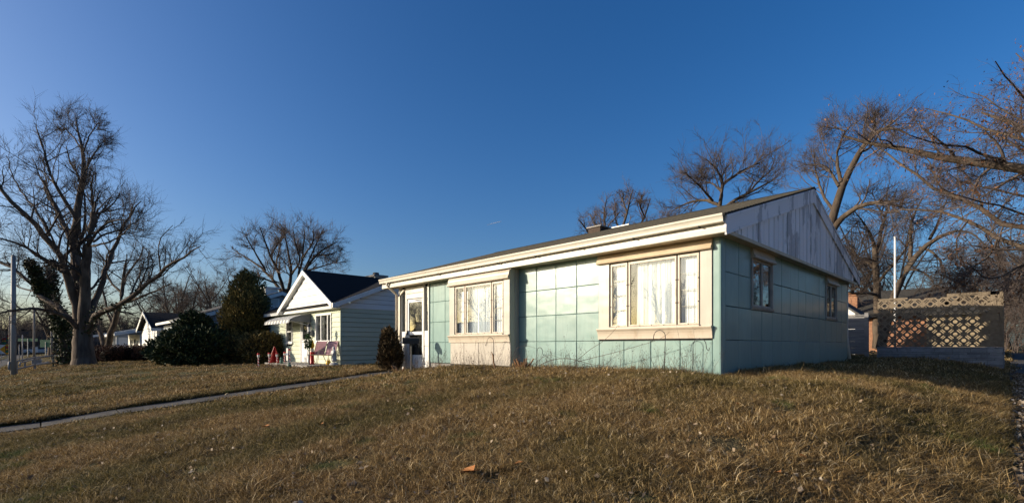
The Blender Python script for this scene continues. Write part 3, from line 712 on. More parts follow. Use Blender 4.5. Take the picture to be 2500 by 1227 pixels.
# roof
EAV = -0.44; RX0, RX1 = -11.05, XS+0.232; RY = 4.86; RZ = 4.33; EZ = 2.70
SL = (RZ-EZ)/(RY-EAV)
rf = MB()
ncs = 38; t = 0.018
for sgn in (1, -1):
    ye = EAV if sgn == 1 else 2*RY-EAV; ez_ = EZ if sgn == 1 else EZ-0.08
    for k in range(ncs):
        a, b = k/ncs, (k+1)/ncs
        ya, yb = ye+(RY-ye)*a, ye+(RY-ye)*b; za, zb = ez_+(RZ-ez_)*a, ez_+(RZ-ez_)*b
        rf.prism([(ya,za+t-0.045 if k == 0 else za-0.004),(ya,za+t),(yb+sgn*0.006,zb+0.006),(yb+sgn*0.006,zb-0.03)], 'x', RX0, RX1)
roof = rf.build('roof', M['shingle'], H1)
rc = MB()
for k in range(38):
    x = RX0+(RX1-RX0)*k/38; rc.prism([(RY-0.16,RZ-0.16*SL+0.022),(RY,RZ+0.03),(RY+0.16,RZ-0.16*SL+0.022),(RY,RZ+0.005)], 'x', x+0.004, x+(RX1-RX0)/38+0.012)
rc.build('ridge_cap', M['shingle'], roof)
MB().box(-6.15,-5.67,RY-0.30,RY+0.20,RZ-0.25,RZ+0.09).build('chimney', pm('chimney_brick', (0.085,0.06,0.045), (0.05,0.036,0.028), 14, 0.9, 0.4, 30), roof)
MB().box(-6.20,-5.62,RY-0.34,RY+0.24,RZ+0.09,RZ+0.135).build('chimney_cap', M['concrete'], roof, bevel=0.01)
MB().box(-5.4,-4.75,RY-0.05,RY+0.05,RZ+0.02,RZ+0.05).build('ridge_flashing', M['white_alu'], roof)
# gutter (ogee), lower fascia and soffit
gu = MB(); gy = -0.335
gu.prism([(gy,2.575),(gy-0.085,2.575),(gy-0.095,2.585),(gy-0.098,2.625),(gy-0.108,2.66),(gy-0.125,2.685),(gy-0.128,2.715),(gy-0.118,2.715),(gy-0.112,2.69),(gy-0.09,2.66),(gy-0.08,2.60),(gy-0.01,2.60),(gy-0.01,2.70),(gy,2.70)], 'x', RX0-0.02, XS+0.205)
gu = gu.build('gutter', M['gutter'], H1)
for k in range(9):
    x = -10.4+k*1.29; MB().box(x, x+0.012, gy-0.09, gy-0.002, 2.555, 2.576).build('gutter_strap', M['joint'], gu)
fa = MB().box(RX0, XS+0.20, -0.325, -0.30, 2.46, 2.70).build('fascia', M['white_alu'], H1)
MB().prism([(-0.33,2.415),(-0.34,2.425),(-0.338,2.50),(-0.326,2.505),(-0.326,2.415)], 'x', RX0, XS+0.222).build('fascia_trim', M['gutter'], fa)
sofroot = MB().box(RX0, XS+0.21, -0.32, -0.0, 2.44, 2.46).build('soffit', M['joint'], H1)
n = 36; w = (XS+0.20-RX0)/n
sm = MB().box(0.004, w-0.004, 0, 0.325, 0, 0.016).mesh('soffit_board', M['soffit'])
for k in range(n): place('soffit_board', sm, sofroot, (RX0+k*w, -0.325, 2.422))
n = 24; w = DEEP/n
sm2 = MB().box(0, 0.205, 0.004, w-0.004, 0, 0.016).mesh('soffit_board', M['soffit'])
for k in range(n): place('soffit_board', sm2, sofroot, (XS, k*w, 2.424))
MB().box(XS+0.2, XS+0.215, -0.32, DEEP+0.3, 2.405, 2.47).build('gable_drip', M['soffit'], H1)
# gable: board and groove under the rake
gx = XS+0.19
gb = MB(); gb.prism([(-0.3,2.47),(2*RY+0.3,2.47),(2*RY+0.3,2.50),(RY,RZ-0.05),(-0.3,2.66)], 'x', gx-0.06, gx-0.022); gb = gb.build('gable', M['joint'], H1)
nb = 33; y0 = -0.19; wbd = (9.29+0.19)/nb
def rake_z(y): return RZ-0.075-abs(y-RY)*SL
for k in range(nb):
    a, b = y0+k*wbd+0.016, y0+(k+1)*wbd-0.016
    za, zb = max(2.475, rake_z(a)-0.17), max(2.475, rake_z(b)-0.17)
    pts = [(a,2.472),(b,2.472),(b,zb),(a,za)]
    if a < RY < b: pts = [(a,2.472),(b,2.472),(b,zb),(RY,rake_z(RY)-0.17),(a,za)]
    MB().prism(pts, 'x', gx-0.022, gx+0.002+0.003*(k % 3)).build('gable_board', M['gable_grey'], gb)
for s in (1, -1):
    ye = EAV+0.1 if s == 1 else 2*RY-EAV-0.1
    z = lambda y: RZ-0.035-abs(y-RY)*SL
    nseg = 4
    for q in range(nseg):
        ya = ye+(RY-ye)*q/nseg; yb = ye+(RY-ye)*(q+1)/nseg
        MB().prism([(ya,z(ya)-0.285),(yb,z(yb)-0.285),(yb,z(yb)),(ya,z(ya))], 'x', gx+0.012, gx+0.034+0.001*q).build('barge_board', M['gable_grey'], gb)
    MB().prism([(ye,z(ye)-0.325),(RY,z(RY)-0.325),(RY,z(RY)-0.287),(ye,z(ye)-0.287)], 'x', gx+0.008, gx+0.042).build('rake_moulding', M['gable_grey'], gb)
    MB().prism([(ye,z(ye)-0.05),(RY,z(RY)-0.05),(RY,z(RY)+0.005),(ye,z(ye)+0.005)], 'x', gx+0.036, gx+0.05).build('rake_moulding', M['gable_grey'], gb)
MB().prism([(EAV+0.1,2.42),(EAV+0.1,2.66),(-0.06,2.79),(-0.06,2.42)], 'x', gx-0.004, gx+0.011).build('eave_return', M['gable_grey'], gb)
MB().prism([(2*RY-EAV-0.1,2.42),(2*RY-EAV-0.1,2.66),(2*RY+0.06,2.79),(2*RY+0.06,2.42)], 'x', gx-0.004, gx+0.011).build('eave_return', M['gable_grey'], gb)
MB().box(RX0, XS+0.2, 2*RY-EAV-0.13, 2*RY-EAV+0.0, 2.50, 2.60).build('rear_gutter', M['gutter'], H1)
MB().tube([(XS-0.05,DEEP+0.35,2.6),(XS-0.02,DEEP+0.2,2.45),(XS-0.02,DEEP+0.06,2.3),(XS-0.02,DEEP+0.06,0.8),(XS+0.05,DEEP+0.1,0.1)], 0.04, 8).build('downspout', M['white_alu'], H1, smooth=True)
# downspouts at the porch corner
MB().tube([(-10.62,-0.39,2.58),(-10.62,-0.39,2.50),(-10.60,-0.34,2.44),(-10.57,-0.16,2.28),(-10.56,-0.075,2.20),(-10.56,-0.075,-0.3)], 0.042, 8).build('downspout', M['pipe_white'], H1, smooth=True)
MB().tube([(-10.08,-0.03,2.36),(-10.12,-0.05,2.32),(-10.30,-0.055,2.24),(-10.38,-0.07,2.12),(-10.39,-0.07,-0.3)], 0.036, 8).build('downspout', M['pipe_white'], H1, smooth=True)
# ------------------------------------------------------------------ neighbour house with pale green siding
M['sid_green'] = pm('pale_green_siding', (0.55,0.585,0.44), (0.47,0.51,0.375), 3, 0.6, 0.08, 40, stretch=(0.3,0.3,3), vary=0.03)
M['sid_white'] = pm('white_siding', (0.76,0.76,0.73), (0.68,0.68,0.65), 3, 0.6, 0.08, 40, stretch=(0.3,0.3,3), vary=0.02)
M['trim_white'] = pm('white_trim', (0.75,0.75,0.72), (0.65,0.65,0.62), 4, 0.5, vary=0.02)
M['glass_far'] = glassmat('far_glass', (0.8,0.82,0.82), 1.6, 0.03, 0.1)
def clap_y(root, x0, x1, y, z0, z1, mat, h=0.20, holes=(), name='siding_board', clipf=None):
    """lapped boards on a wall facing -Y"""
    n = max(1, int(round((z1-z0)/h))); h = (z1-z0)/n
    for k in range(n):
        a, b = z0+k*h, z0+(k+1)*h
        segs = [(x0, x1)]
        if clipf: segs = [clipf((a+b)/2)]
        for (hx0, hx1, hz0, hz1) in holes:
            if b > hz0+0.02 and a < hz1-0.02:
                ns = []
                for (p, q) in segs:
                    if hx0 > p: ns.append((p, min(q, hx0)))
                    if hx1 < q: ns.append((max(p, hx1), q))
                segs = [s for s in ns if s[1]-s[0] > 0.02]
        for (p, q) in segs:
            if q-p < 0.03: continue
            MB().prism([(y,a+0.012),(y-0.036,a+0.012),(y-0.036,a+0.022),(y-0.014,b),(y,b)], 'x', p, q).build(name, mat, root)  # gap below each board bares the dark core in place of a lap shadow
def clap_x(root, y0, y1, x, z0, z1, mat, h=0.20, holes=(), name='siding_board', clipf=None):
    """lapped boards on a wall facing +X"""
    n = max(1, int(round((z1-z0)/h))); h = (z1-z0)/n
    for k in range(n):
        a, b = z0+k*h, z0+(k+1)*h
        p, q = (y0, y1) if not clipf else clipf((a+b)/2)
        if q-p < 0.05: continue
        MB().prism([(x,a+0.012),(x+0.036,a+0.012),(x+0.036,a+0.022),(x+0.014,b),(x,b)], 'y', p, q).build(name, mat, root)  # same dark gap standing in for the shadow under each lap
X2, Y2, B2 = -16.21, 0.6, -0.34
H2 = thing('clapboard_house', (-20.5, 4.4, B2), 'small pale green clapboard house with white front gable and black roof next door', 'house')
hw = [(-18.75,-17.05,0.68,1.95), (-20.52,-19.58,-0.4,1.72), (-22.5,-21.62,0.66,1.78)]
W2 = core_y(-24.92, X2-0.02, Y2, Y2+0.12, -0.7, 2.2, hw).build('front_wall', M['joint'], H2)
S2 = MB().box(X2-0.14, X2, Y2+0.13, 8.3, -0.7, 2.2).build('side_wall', M['joint'], H2)
MB().box(-24.92, X2-0.14, 8.18, 8.3, -0.7, 2.2).box(-24.92,-24.8,Y2+0.13,8.18,-0.7,2.2).box(-24.9,X2-0.15,2.6,2.7,-0.3,2.2).box(-24.9,X2-0.15,Y2+0.13,8.18,-0.36,-0.32).build('inner_shell', M['inside'], H2)
clap_y(W2, -24.92, X2+0.02, Y2, B2+0.02, 2.14, M['sid_green'], 0.205, hw)
for k, (a, b) in enumerate([(B2+0.02+i*0.2067, B2+0.02+(i+1)*0.2067) for i in range(12)]): pass
clap_x(S2, Y2-0.0, 8.3, X2, B2+0.02, 2.14, M['sid_green'], 0.205)
MB().box(X2, X2+0.042, Y2+0.031, 8.25, 2.125, 2.185).build('frieze_board', M['sid_white'], S2)
MB().box(X2-0.03, X2+0.036, Y2-0.036, Y2+0.03, B2, 2.16).build('corner_trim', M['sid_green'], S2)
# side gable in white boards
RY2, RZ2, EZ2, EY2 = 4.4, 3.98, 2.24, 0.18
SL2 = (RZ2-EZ2)/(RY2-EY2)
zr = lambda y: RZ2-0.16-abs(y-RY2)*SL2
MB().prism([(Y2,2.16),(8.2,2.16),(RY2,zr(RY2))], 'x', X2-0.1, X2-0.001).build('side_gable', M['joint'], H2)
clap_x(S2, 0, 0, X2, 2.16, 3.80, M['sid_white'], 0.205, clipf=lambda z: (RY2-(RZ2-0.12-z)/SL2, RY2+(RZ2-0.12-z)/SL2))
r2 = MB()
RX2a, RX2b = -25.3, X2+0.30
for s in (1,-1):
    ye = EY2 if s == 1 else 2*RY2-EY2
    r2.prism([(ye,EZ2),(RY2,RZ2),(RY2,RZ2+0.07),(ye,EZ2+0.07)], 'x', RX2a, RX2b)
roof2 = r2.build('roof', M['shingle_black'], H2)
GXc, GXl, GXr, GZ2 = -19.15, -22.45, -16.02, 3.96
SG = (GZ2-EZ2)/(GXr-GXc)
fg = MB()
for xe in (GXr, GXl):
    a_, b_, c_ = (xe, 0.14, EZ2), (GXc, 0.14, GZ2), (GXc, 4.45, GZ2); up_ = lambda q: (q[0], q[1], q[2]+0.07)
    fg.add([a_, b_, c_, up_(a_), up_(b_), up_(c_)], [(0,2,1), (3,4,5), (0,1,4,3), (1,2,5,4), (2,0,3,5)])
fg.build('front_roof', M['shingle_black'], roof2)
# white front gable
gf = MB().prism([(GXl+0.25,2.16),(GXr-0.25,2.16),(GXc,GZ2-0.2)], 'y', Y2-0.30, Y2-0.20).build('front_gable', M['joint'], H2)
clap_y(gf, 0, 0, Y2-0.30, 2.15, GZ2-0.22, M['sid_white'], 0.30, clipf=lambda z: (GXc-(GZ2-0.16-z)/SG, GXc+(GZ2-0.16-z)/SG))
MB().box(GXl+0.1, GXr-0.02, Y2-0.31, Y2-0.01, 2.10, 2.17).build('gable_soffit', M['trim_white'], gf)
for s in (1,-1):
    xe = GXr+0.03 if s == 1 else GXl-0.03
    MB().prism([(xe,EZ2-0.17),(GXc,GZ2-0.17),(GXc,GZ2+0.04),(xe,EZ2+0.04)], 'y', 0.10, 0.135).build('rake_board', M['trim_white'], gf)
    MB().prism([(xe,EZ2-0.16),(GXc,GZ2-0.16),(GXc,GZ2-0.13),(xe,EZ2-0.13)], 'y', 0.136, Y2-0.21).build('rake_soffit', M['trim_white'], gf)
MB().box(-24.9, GXl, Y2-0.40, Y2-0.36, 2.08, 2.26).build('eave_board', M['trim_white'], gf)
MB().prism([(EY2,EZ2-0.15),(RY2,RZ2-0.15),(RY2,RZ2+0.05),(EY2,EZ2+0.05)], 'x', RX2b, RX2b+0.03).build('rake_board', M['trim_white'], roof2)
MB().prism([(2*RY2-EY2,EZ2-0.15),(RY2,RZ2-0.15),(RY2,RZ2+0.05),(2*RY2-EY2,EZ2+0.05)], 'x', RX2b, RX2b+0.03).build('rake_board', M['trim_white'], roof2)
MB().prism([(EY2,EZ2-0.14),(RY2,RZ2-0.14),(RY2,RZ2-0.10),(EY2,EZ2-0.10)], 'x', X2, RX2b).build('rake_soffit', M['trim_white'], roof2)
MB().box(GXr-0.02, RX2b+0.03, 0.10, 0.17, EZ2-0.14, EZ2+0.05).build('eave_return', M['trim_white'], roof2)
ch = MB().box(-22.75,-21.75,5.2,5.9,3.4,4.50).build('chimney', M['trim_white'], roof2, bevel=0.01)
MB().box(-22.85,-21.65,5.1,6.0,4.50,4.60).build('chimney_cap', M['concrete'], roof2)
MB().cyl(-22.2,5.5,4.6,4.78,0.2,0.17).build('flue', M['black_metal'], roof2)
# slider window, sash window, door
def far_window(root, x0, x1, z0, z1, y, bars, curtain=True, matf=None):
    w = MB().box(x0, x0+0.07, y-0.06, y+0.06, z0, z1).box(x1-0.07, x1, y-0.06, y+0.06, z0, z1).box(x0+0.07, x1-0.07, y-0.055, y+0.06, z1-0.07, z1).box(x0+0.07, x1-0.07, y-0.055, y+0.06, z0, z0+0.07).build('window', matf or M['trim_white'], root)
    MB().box(x0+0.06, x1-0.06, y+0.0, y+0.006, z0+0.06, z1-0.06).build('pane', M['glass_far'], w)
    for bx in bars: MB().box(bx-0.03, bx+0.03, y-0.03, y-0.001, z0+0.07, z1-0.07).build('mullion', matf or M['trim_white'], w)
    MB().box(x0-0.05, x1+0.05, y-0.10, y-0.035, z0-0.06, z0).build('sill', matf or M['trim_white'], w)
    if curtain:
        W = x1-x0
        for (p, q) in ((x0+0.08, x0+0.36*W), (x1-0.28*W, x1-0.08)): drape(w, 'curtain', p, q, y+0.12, z0+0.06, z1-0.06, 5, 0.02, M['curtain_grey'], 4)
    return w
M['curtain_grey'] = pm('grey_curtain', (0.42,0.40,0.38), (0.3,0.29,0.28), 3, 0.9)
far_window(W2, -18.75, -17.05, 0.68, 1.95, Y2, (-18.2,-17.5))
w = far_window(W2, -22.5, -21.62, 0.66, 1.78, Y2, (), True)
MB().box(-22.43,-21.69,Y2-0.03,Y2-0.001,1.2,1.26).build('meeting_rail', M['trim_white'], w)
d2 = MB().box(-20.5,-19.6,Y2-0.03,Y2+0.03,B2+0.06,0.82).box(-20.5,-20.36,Y2-0.03,Y2+0.03,0.82,1.7).box(-19.74,-19.6,Y2-0.03,Y2+0.03,0.82,1.7).build('front_door', M['trim_white'], W2)
MB().box(-20.36,-19.74,Y2,Y2+0.006,0.82,1.7).build('door_pane', M['glass_far'], W2)
MB().box(-20.58,-20.5,Y2-0.06,Y2+0.05,B2,1.78).box(-19.6,-19.52,Y2-0.06,Y2+0.05,B2,1.78).build('door_frame', M['trim_white'], W2)
# metal awning: curved slats over the door
M['awn_w'] = pm('awning_white', (0.62,0.62,0.58), None, 4, 0.5)
M['awn_g'] = pm('awning_grey', (0.20,0.21,0.22), None, 4, 0.5)
ax0, ax1 = -22.75, -19.30
aw = MB().box(ax0, ax1, Y2-0.05, Y2-0.01, 1.98, 2.04).build('awning', M['awn_w'], W2)
n = 17; w_ = (ax1-ax0)/n
prof = [(Y2-0.04,2.02),(Y2-0.45,1.94),(Y2-0.8,1.82),(Y2-1.0,1.70),(Y2-1.04,1.56)]
for k in range(n):
    v = []; f = []
    for (yy, zz) in prof: v += [(ax0+k*w_+0.006, yy, zz), (ax0+(k+1)*w_-0.006, yy, zz), (ax0+(k+1)*w_-0.006, yy+0.004, zz+0.016), (ax0+k*w_+0.006, yy+0.004, zz+0.016)]
    for i in range(len(prof)-1):
        b = 4*i
        for e in range(4): f.append((b+e, b+(e+1) % 4, b+4+(e+1) % 4, b+4+e))
    f += [(0,1,2,3), (len(v)-4, len(v)-3, len(v)-2, len(v)-1)]
    mb = MB(); mb.add(v, f); mb.build('awning_slat', M['awn_w'] if k % 2 else M['awn_g'], W2)
for xx in (ax0+0.04, ax1-0.04): MB().tube([(xx,Y2-0.02,1.45),(xx,Y2-0.95,1.66)], 0.016, 5).build('awning_strut', M['trim_white'], W2)
MB().prism([(Y2-0.02,1.60),(Y2-0.02,2.0),(Y2-0.45,1.92),(Y2-0.8,1.80),(Y2-1.0,1.66)], 'x', ax1-0.012, ax1+0.008).build('awning_end', M['awn_g'], W2)
MB().box(-19.32,-19.0,Y2-0.22,Y2-0.04,0.98,1.24).build('wall_mailbox', M['awn_g'], W2, bevel=0.02)

# patio and the things on it
pz = -0.29
tag(MB().box(-21.3,-16.1,-0.85,0.56,-0.6,pz).build('patio', M['concrete']), kind='structure')
def lawn_chair(x, y, ang, label):
    t = thing('lawn_chair', (x, y, pz), label, 'chair', 'reclining patio chairs by the neighbour window')
    c, s = math.cos(ang), math.sin(ang)
    def T(p): return (x+p[0]*c-p[1]*s, y+p[0]*s+p[1]*c, pz+p[2])
    for sx in (-0.26, 0.26):
        MB().tube([T((sx,-0.36,0)), T((sx,-0.26,0.42)), T((sx,-0.20,0.60)), T((sx,-0.05,0.64)), T((sx,0.16,0.58)), T((sx,0.24,0.40))], 0.013, 6).build('leg', M['steel_tan'], t)
        MB().tube([T((sx,0.42,0)), T((sx,0.10,0.40)), T((sx,-0.24,0.42))], 0.013, 6).build('leg', M['steel_tan'], t)
        MB().tube([T((sx*0.92,0.18,0.38)), T((sx*0.92,0.30,0.62)), T((sx*0.92,0.46,0.96)), T((sx*0.92,0.54,1.02))], 0.013, 6).build('back_rail', M['steel_tan'], t)
    mb = MB(); v = []; f = []
    for (yy, zz) in ((-0.26,0.43),(0.0,0.40),(0.18,0.40)): v += [T((-0.24,yy,zz)), T((0.24,yy,zz))]
    mb.add(v, [(0,1,3,2),(2,3,5,4)]); o = mb.build('seat', M['sling'], t); md = o.modifiers.new('s', 'SOLIDIFY'); md.thickness = 0.012
    mb = MB(); v = []; f = []
    for (yy, zz) in ((0.18,0.40),(0.30,0.63),(0.42,0.90),(0.48,0.98),(0.55,1.0)): v += [T((-0.24,yy,zz)), T((0.24,yy,zz))]
    mb.add(v, [(2*i,2*i+1,2*i+3,2*i+2) for i in range(4)]); o = mb.build('backrest', M['sling_pink'], t); md = o.modifiers.new('s', 'SOLIDIFY'); md.thickness = 0.012
    return t
M['steel_tan'] = pm('tan_tube', (0.30,0.25,0.19), None, 8, 0.4, spec=0.5)
M['sling'] = pm('tan_sling', (0.52,0.40,0.27), None, 20, 0.8)
M['sling_pink'] = pm('faded_red_sling', (0.42,0.24,0.26), (0.34,0.18,0.2), 20, 0.8)
lawn_chair(onY(772, 880, -0.1)[0], -0.1, math.radians(38), 'faded pink patio chair nearer the lamp post')
lawn_chair(onY(798, 880, 0.02)[0], 0.02, math.radians(32), 'faded pink patio chair nearer the white statue')
M['plastic_y'] = pm('yellow_plastic', (0.72,0.42,0.02), None, 4, 0.35)
M['plastic_r'] = pm('red_plastic', (0.50,0.025,0.025), None, 4, 0.35)
M['plastic_w'] = pm('white_plastic', (0.75,0.73,0.68), None, 4, 0.4)
cx, cy = onY(762, 880, -0.15)[0], -0.15
t = thing('candle_decoration', (cx, cy, pz), 'tall red plastic candle with a yellow flame by the pink chairs', 'decoration')
MB().lathe((cx,cy,pz), [(0.10,0),(0.11,0.02),(0.085,0.06),(0.08,0.50),(0.085,0.54)]).build('base', M['plastic_r'], t, smooth=True)
MB().lathe((cx,cy,pz+0.54), [(0.08,0),(0.075,0.04),(0.07,0.12),(0.075,0.14)]).build('wax', M['plastic_w'], t, smooth=True)
MB().lathe((cx,cy,pz+0.66), [(0.03,0),(0.085,0.08),(0.095,0.17),(0.07,0.28),(0.03,0.38),(0.005,0.43)]).build('flame', M['plastic_y'], t, smooth=True)
# statue: robed figure, hands joined, on a plinth
M['statue'] = pm('white_stone', (0.66,0.65,0.62), (0.5,0.49,0.46), 8, 0.8, 0.2)
sx, sy = onY(815, 880, 0.2)[0], 0.2
t = thing('garden_statue', (sx, sy, pz), 'white robed garden statue standing at the corner of the green house', 'statue')
MB().lathe((sx,sy,pz), [(0.17,0),(0.17,0.06),(0.14,0.07),(0.13,0.10)]).build('plinth', M['statue'], t)
sm_ = bpy.data.meshes.new('figure')
fv = [(0,0,0.1),(0,0,0.28),(0,0,0.45),(0,0,0.58),(0,0,0.64),(0,0.0,0.70),(0,-0.005,0.78), (-0.09,-0.01,0.57),(-0.10,-0.07,0.44),(-0.02,-0.12,0.47), (0.09,-0.01,0.57),(0.10,-0.07,0.44),(0.02,-0.12,0.47)]
fr = [0.135,0.115,0.095,0.09,0.045,0.058,0.045,0.05,0.045,0.03,0.05,0.045,0.03]
fe = [(0,1),(1,2),(2,3),(3,4),(4,5),(5,6),(3,7),(7,8),(8,9),(3,10),(10,11),(11,12)]
sm_.from_pydata(fv, fe, [])
fo = place('figure', sm_, t, (sx, sy, pz))
md = fo.modifiers.new('skin', 'SKIN'); 
for i, rr in enumerate(fr): sm_.skin_vertices[0].data[i].radius = (rr, rr)
sm_.skin_vertices[0].data[0].use_root = True
md2 = fo.modifiers.new('sub', 'SUBSURF'); md2.levels = md2.render_levels = 2
sm_.materials.append(M['statue'])
YX = onY(803, 890, 0.05)[0]-0.05
t = thing('watering_pot', (YX, 0.05, pz), 'small yellow pot standing beside the white statue', 'pot')
MB().lathe((YX,0.05,pz), [(0.07,0),(0.10,0.06),(0.10,0.13),(0.06,0.19),(0.05,0.2)]).build('body', M['plastic_y'], t, smooth=True)
MB().tube([(YX-0.08,0.05,pz+0.16),(YX-0.05,0.05,pz+0.27),(YX+0.05,0.05,pz+0.27),(YX+0.08,0.05,pz+0.16)], 0.012, 5).build('handle', M['plastic_y'], t)
# lamp post with wreath
lx, ly = onY(755, 880, -0.3)[0], -0.3; 
t = thing('lamp_post', (lx, ly, pz), 'slim black garden lamp post with a green wreath before the door', 'lamp post')
MB().tube([(lx,ly,pz),(lx,ly,pz+0.1),(lx,ly,pz+1.35)], [0.05,0.025,0.02], 8).build('post', M['black_metal'], t)
MB().lathe((lx,ly,pz+1.35), [(0.03,0),(0.09,0.04),(0.075,0.05)]).build('lamp_base', M['black_metal'], t)
MB().lathe((lx,ly,pz+1.40), [(0.07,0),(0.10,0.22)], 8).build('lamp_glass', M['plastic_w'], t)
MB().lathe((lx,ly,pz+1.62), [(0.13,0),(0.06,0.08),(0.015,0.15),(0.01,0.19)], 8).build('lamp_cap', M['black_metal'], t)
def leafcloud(pts, nrm, size, seed, flat=0.4, aspect=0.45, jit=0.5):
    """one bent leaf (two triangles) at every point; returns verts, faces, attr"""
    g = np.random.default_rng(seed); n = len(pts)
    d = nrm + jit*g.normal(0, 1, (n, 3)); d /= np.linalg.norm(d, axis=1, keepdims=True)+1e-9
    s = np.cross(d, g.normal(0, 1, (n, 3))); s /= np.linalg.norm(s, axis=1, keepdims=True)+1e-9
    sz = size*g.uniform(0.55, 1.35, n)[:, None]
    tip = pts+d*sz; mid = pts+d*sz*0.5
    up = np.cross(d, s)*sz*0.10
    v = np.stack([pts, mid+s*sz*aspect/2+up, tip, mid-s*sz*aspect/2+up], 1).reshape(-1, 3)
    b = (np.arange(n)*4)[:, None]
    f = np.concatenate([b+np.array([[0,1,2]]), b+np.array([[0,2,3]])])
    return v, f, np.repeat(g.uniform(0, 1, n), 4)
M['wreath'] = attrmat('wreath_green', [(0,(0.01,0.03,0.01)),(1,(0.05,0.10,0.03))])
g = np.random.default_rng(5); a = g.uniform(0, 6.28, 500); q = np.stack([0.24*np.cos(a), 0*a, 0.24*np.sin(a)], 1)+g.normal(0, 0.035, (500,3))+np.array([lx, ly-0.06, pz+0.98])
v, f, at_ = leafcloud(q, g.normal(0,1,(500,3)), 0.09, 6)
place('wreath', fast_mesh('wreath', v-np.array([lx,ly,pz]), f, M['wreath'], at_), t, (lx,ly,pz))
# candy-cane stakes, red tree, sign, small figure
M['cane'] = None
def canemat():
    m, N, L, b = newmat('candy_stripe')
    tc = N.new('ShaderNodeTexCoord'); wv = N.new('ShaderNodeTexWave'); wv.bands_direction = 'DIAGONAL'; wv.inputs['Scale'].default_value = 5
    L.new(tc.outputs['Object'], wv.inputs[0]); rp = N.new('ShaderNodeValToRGB'); rp.color_ramp.interpolation = 'CONSTANT'
    rp.color_ramp.elements[1].position = 0.5; rp.color_ramp.elements[0].color = (.75,.73,.7,1); rp.color_ramp.elements[1].color = (.5,.02,.02,1)
    L.new(wv.outputs['Fac'], rp.inputs[0]); L.new(rp.outputs[0], b.inputs['Base Color']); b.inputs['Roughness'].default_value = 0.35
    return m
M['cane'] = canemat()
cl = ['candy stripe stake standing alone left of the red tree', 'candy stripe stake just left of the red tree', 'candy stripe stake just right of the red tree', 'candy stripe stake left of the white sign', 'leaning candy stripe stake right of the white sign']
for k, (px, py, zt, lean) in enumerate(((631,893,0.42,0),(657,890,0.42,0),(676,890,0.40,0),(694,888,0.42,0.05),(709,889,0.55,-0.16))):
    p = onZ(px, py, -0.37); z0 = gz(p[0], p[1])
    t = thing('light_stake', (p[0],p[1],z0), cl[k], 'decoration', 'candy stripe stakes in the flower bed')
    MB().tube([(p[0],p[1],z0-0.05),(p[0]+lean,p[1],z0+zt)], 0.026, 8).build('stake', M['cane'], t)
    MB().lathe((p[0]+lean,p[1],z0+zt), [(0.025,0),(0.05,0.03),(0.055,0.10),(0.035,0.13)], 8).build('lamp_head', M['plastic_w'], t)
    MB().lathe((p[0]+lean,p[1],z0+zt+0.13), [(0.06,0),(0.065,0.02),(0.04,0.06)], 8).build('cap', M['plastic_r'], t)
p = onZ(670, 889, -0.37); z0 = gz(p[0], p[1])
t = thing('tree_ornament', (p[0],p[1],z0), 'red cut-out Christmas tree standing in the flower bed', 'decoration')
pr = [(-0.02,0),(0.02,0),(0.02,0.08),(0.28,0.08),(0.16,0.28),(0.22,0.28),(0.12,0.48),(0.17,0.48),(0.02,0.86),(-0.02,0.86),(-0.17,0.48),(-0.12,0.48),(-0.22,0.28),(-0.16,0.28),(-0.28,0.08),(-0.02,0.08)]
for a in (0.3, 0.3+math.pi/2):
    mb = MB().prism(pr, 'y', -0.008, 0.008); c, s = math.cos(a), math.sin(a)
    mb.v = [(p[0]+q[0]*c-q[1]*s, p[1]+q[0]*s+q[1]*c, z0+q[2]) for q in mb.v]; mb.build('leaf_board', M['plastic_r'], t)
p = onZ(702, 894, -0.37); z0 = gz(p[0], p[1])
t = thing('yard_sign', (p[0],p[1],z0), 'narrow white yard sign on a stake in the flower bed', 'sign')
MB().box(p[0]-0.012,p[0]+0.012,p[1]-0.012,p[1]+0.012,z0-0.05,z0+0.42).build('stake', M['plastic_w'], t)
b_ = MB().box(p[0]-0.09,p[0]+0.09,p[1]-0.02,p[1]-0.013,z0+0.30,z0+0.82).build('board', M['plastic_w'], t)
MB().box(p[0]-0.06,p[0]+0.06,p[1]-0.024,p[1]-0.0202,z0+0.52,z0+0.60).build('printed_block', pm('blue_print', (0.05,0.13,0.3)), t)
M['verd'] = pm('verdigris', (0.16,0.27,0.22), (0.08,0.15,0.12), 12, 0.8)
for (px, py, hh, lab) in ((687,891,0.40,'small green garden figure between the red tree and the white sign'), (707,894,0.22,'small green garden figure at the foot of the leaning stake')):
    p = onZ(px, py, -0.37); z0 = gz(p[0], p[1])
    t = thing('garden_figure', (p[0],p[1],z0), lab, 'figurine')
    MB().lathe((p[0],p[1],z0-0.02), [(0.08,0),(0.10,0.1*hh),(0.07,0.5*hh),(0.085,0.65*hh),(0.03,0.75*hh)], 9).build('body', M['verd'], t, smooth=True)
    MB().lathe((p[0],p[1]-0.01,z0+0.70*hh), [(0.02,0),(0.055,0.07*hh),(0.05,0.2*hh),(0.01,0.3*hh)], 9).build('head', M['verd'], t, smooth=True)
# twiggy rubbish in the bed
g = np.random.default_rng(9); q0 = onZ(680, 894, -0.38)
n = 160; p0 = np.stack([q0[0]+g.normal(0,0.9,n), q0[1]+g.normal(0,0.5,n), np.zeros(n)], 1); p0[:,2] = ground(p0[:,0], p0[:,1])
p1 = p0+np.stack([g.normal(0,.16,n), g.normal(0,.16,n), g.uniform(.03,.22,n)], 1); mid = (p0+p1)/2+g.normal(0,.03,(n,3))
v, f = tubes(np.stack([p0,mid,p1],1), np.repeat(np.array([[.008,.006,.003]]), n, 0), 3)
tag(place('dead_stems', fast_mesh('dead_stems', v, f, M['twig_red'])), 'dry brown stems filling the flower bed by the patio', 'plants', kind='stuff')
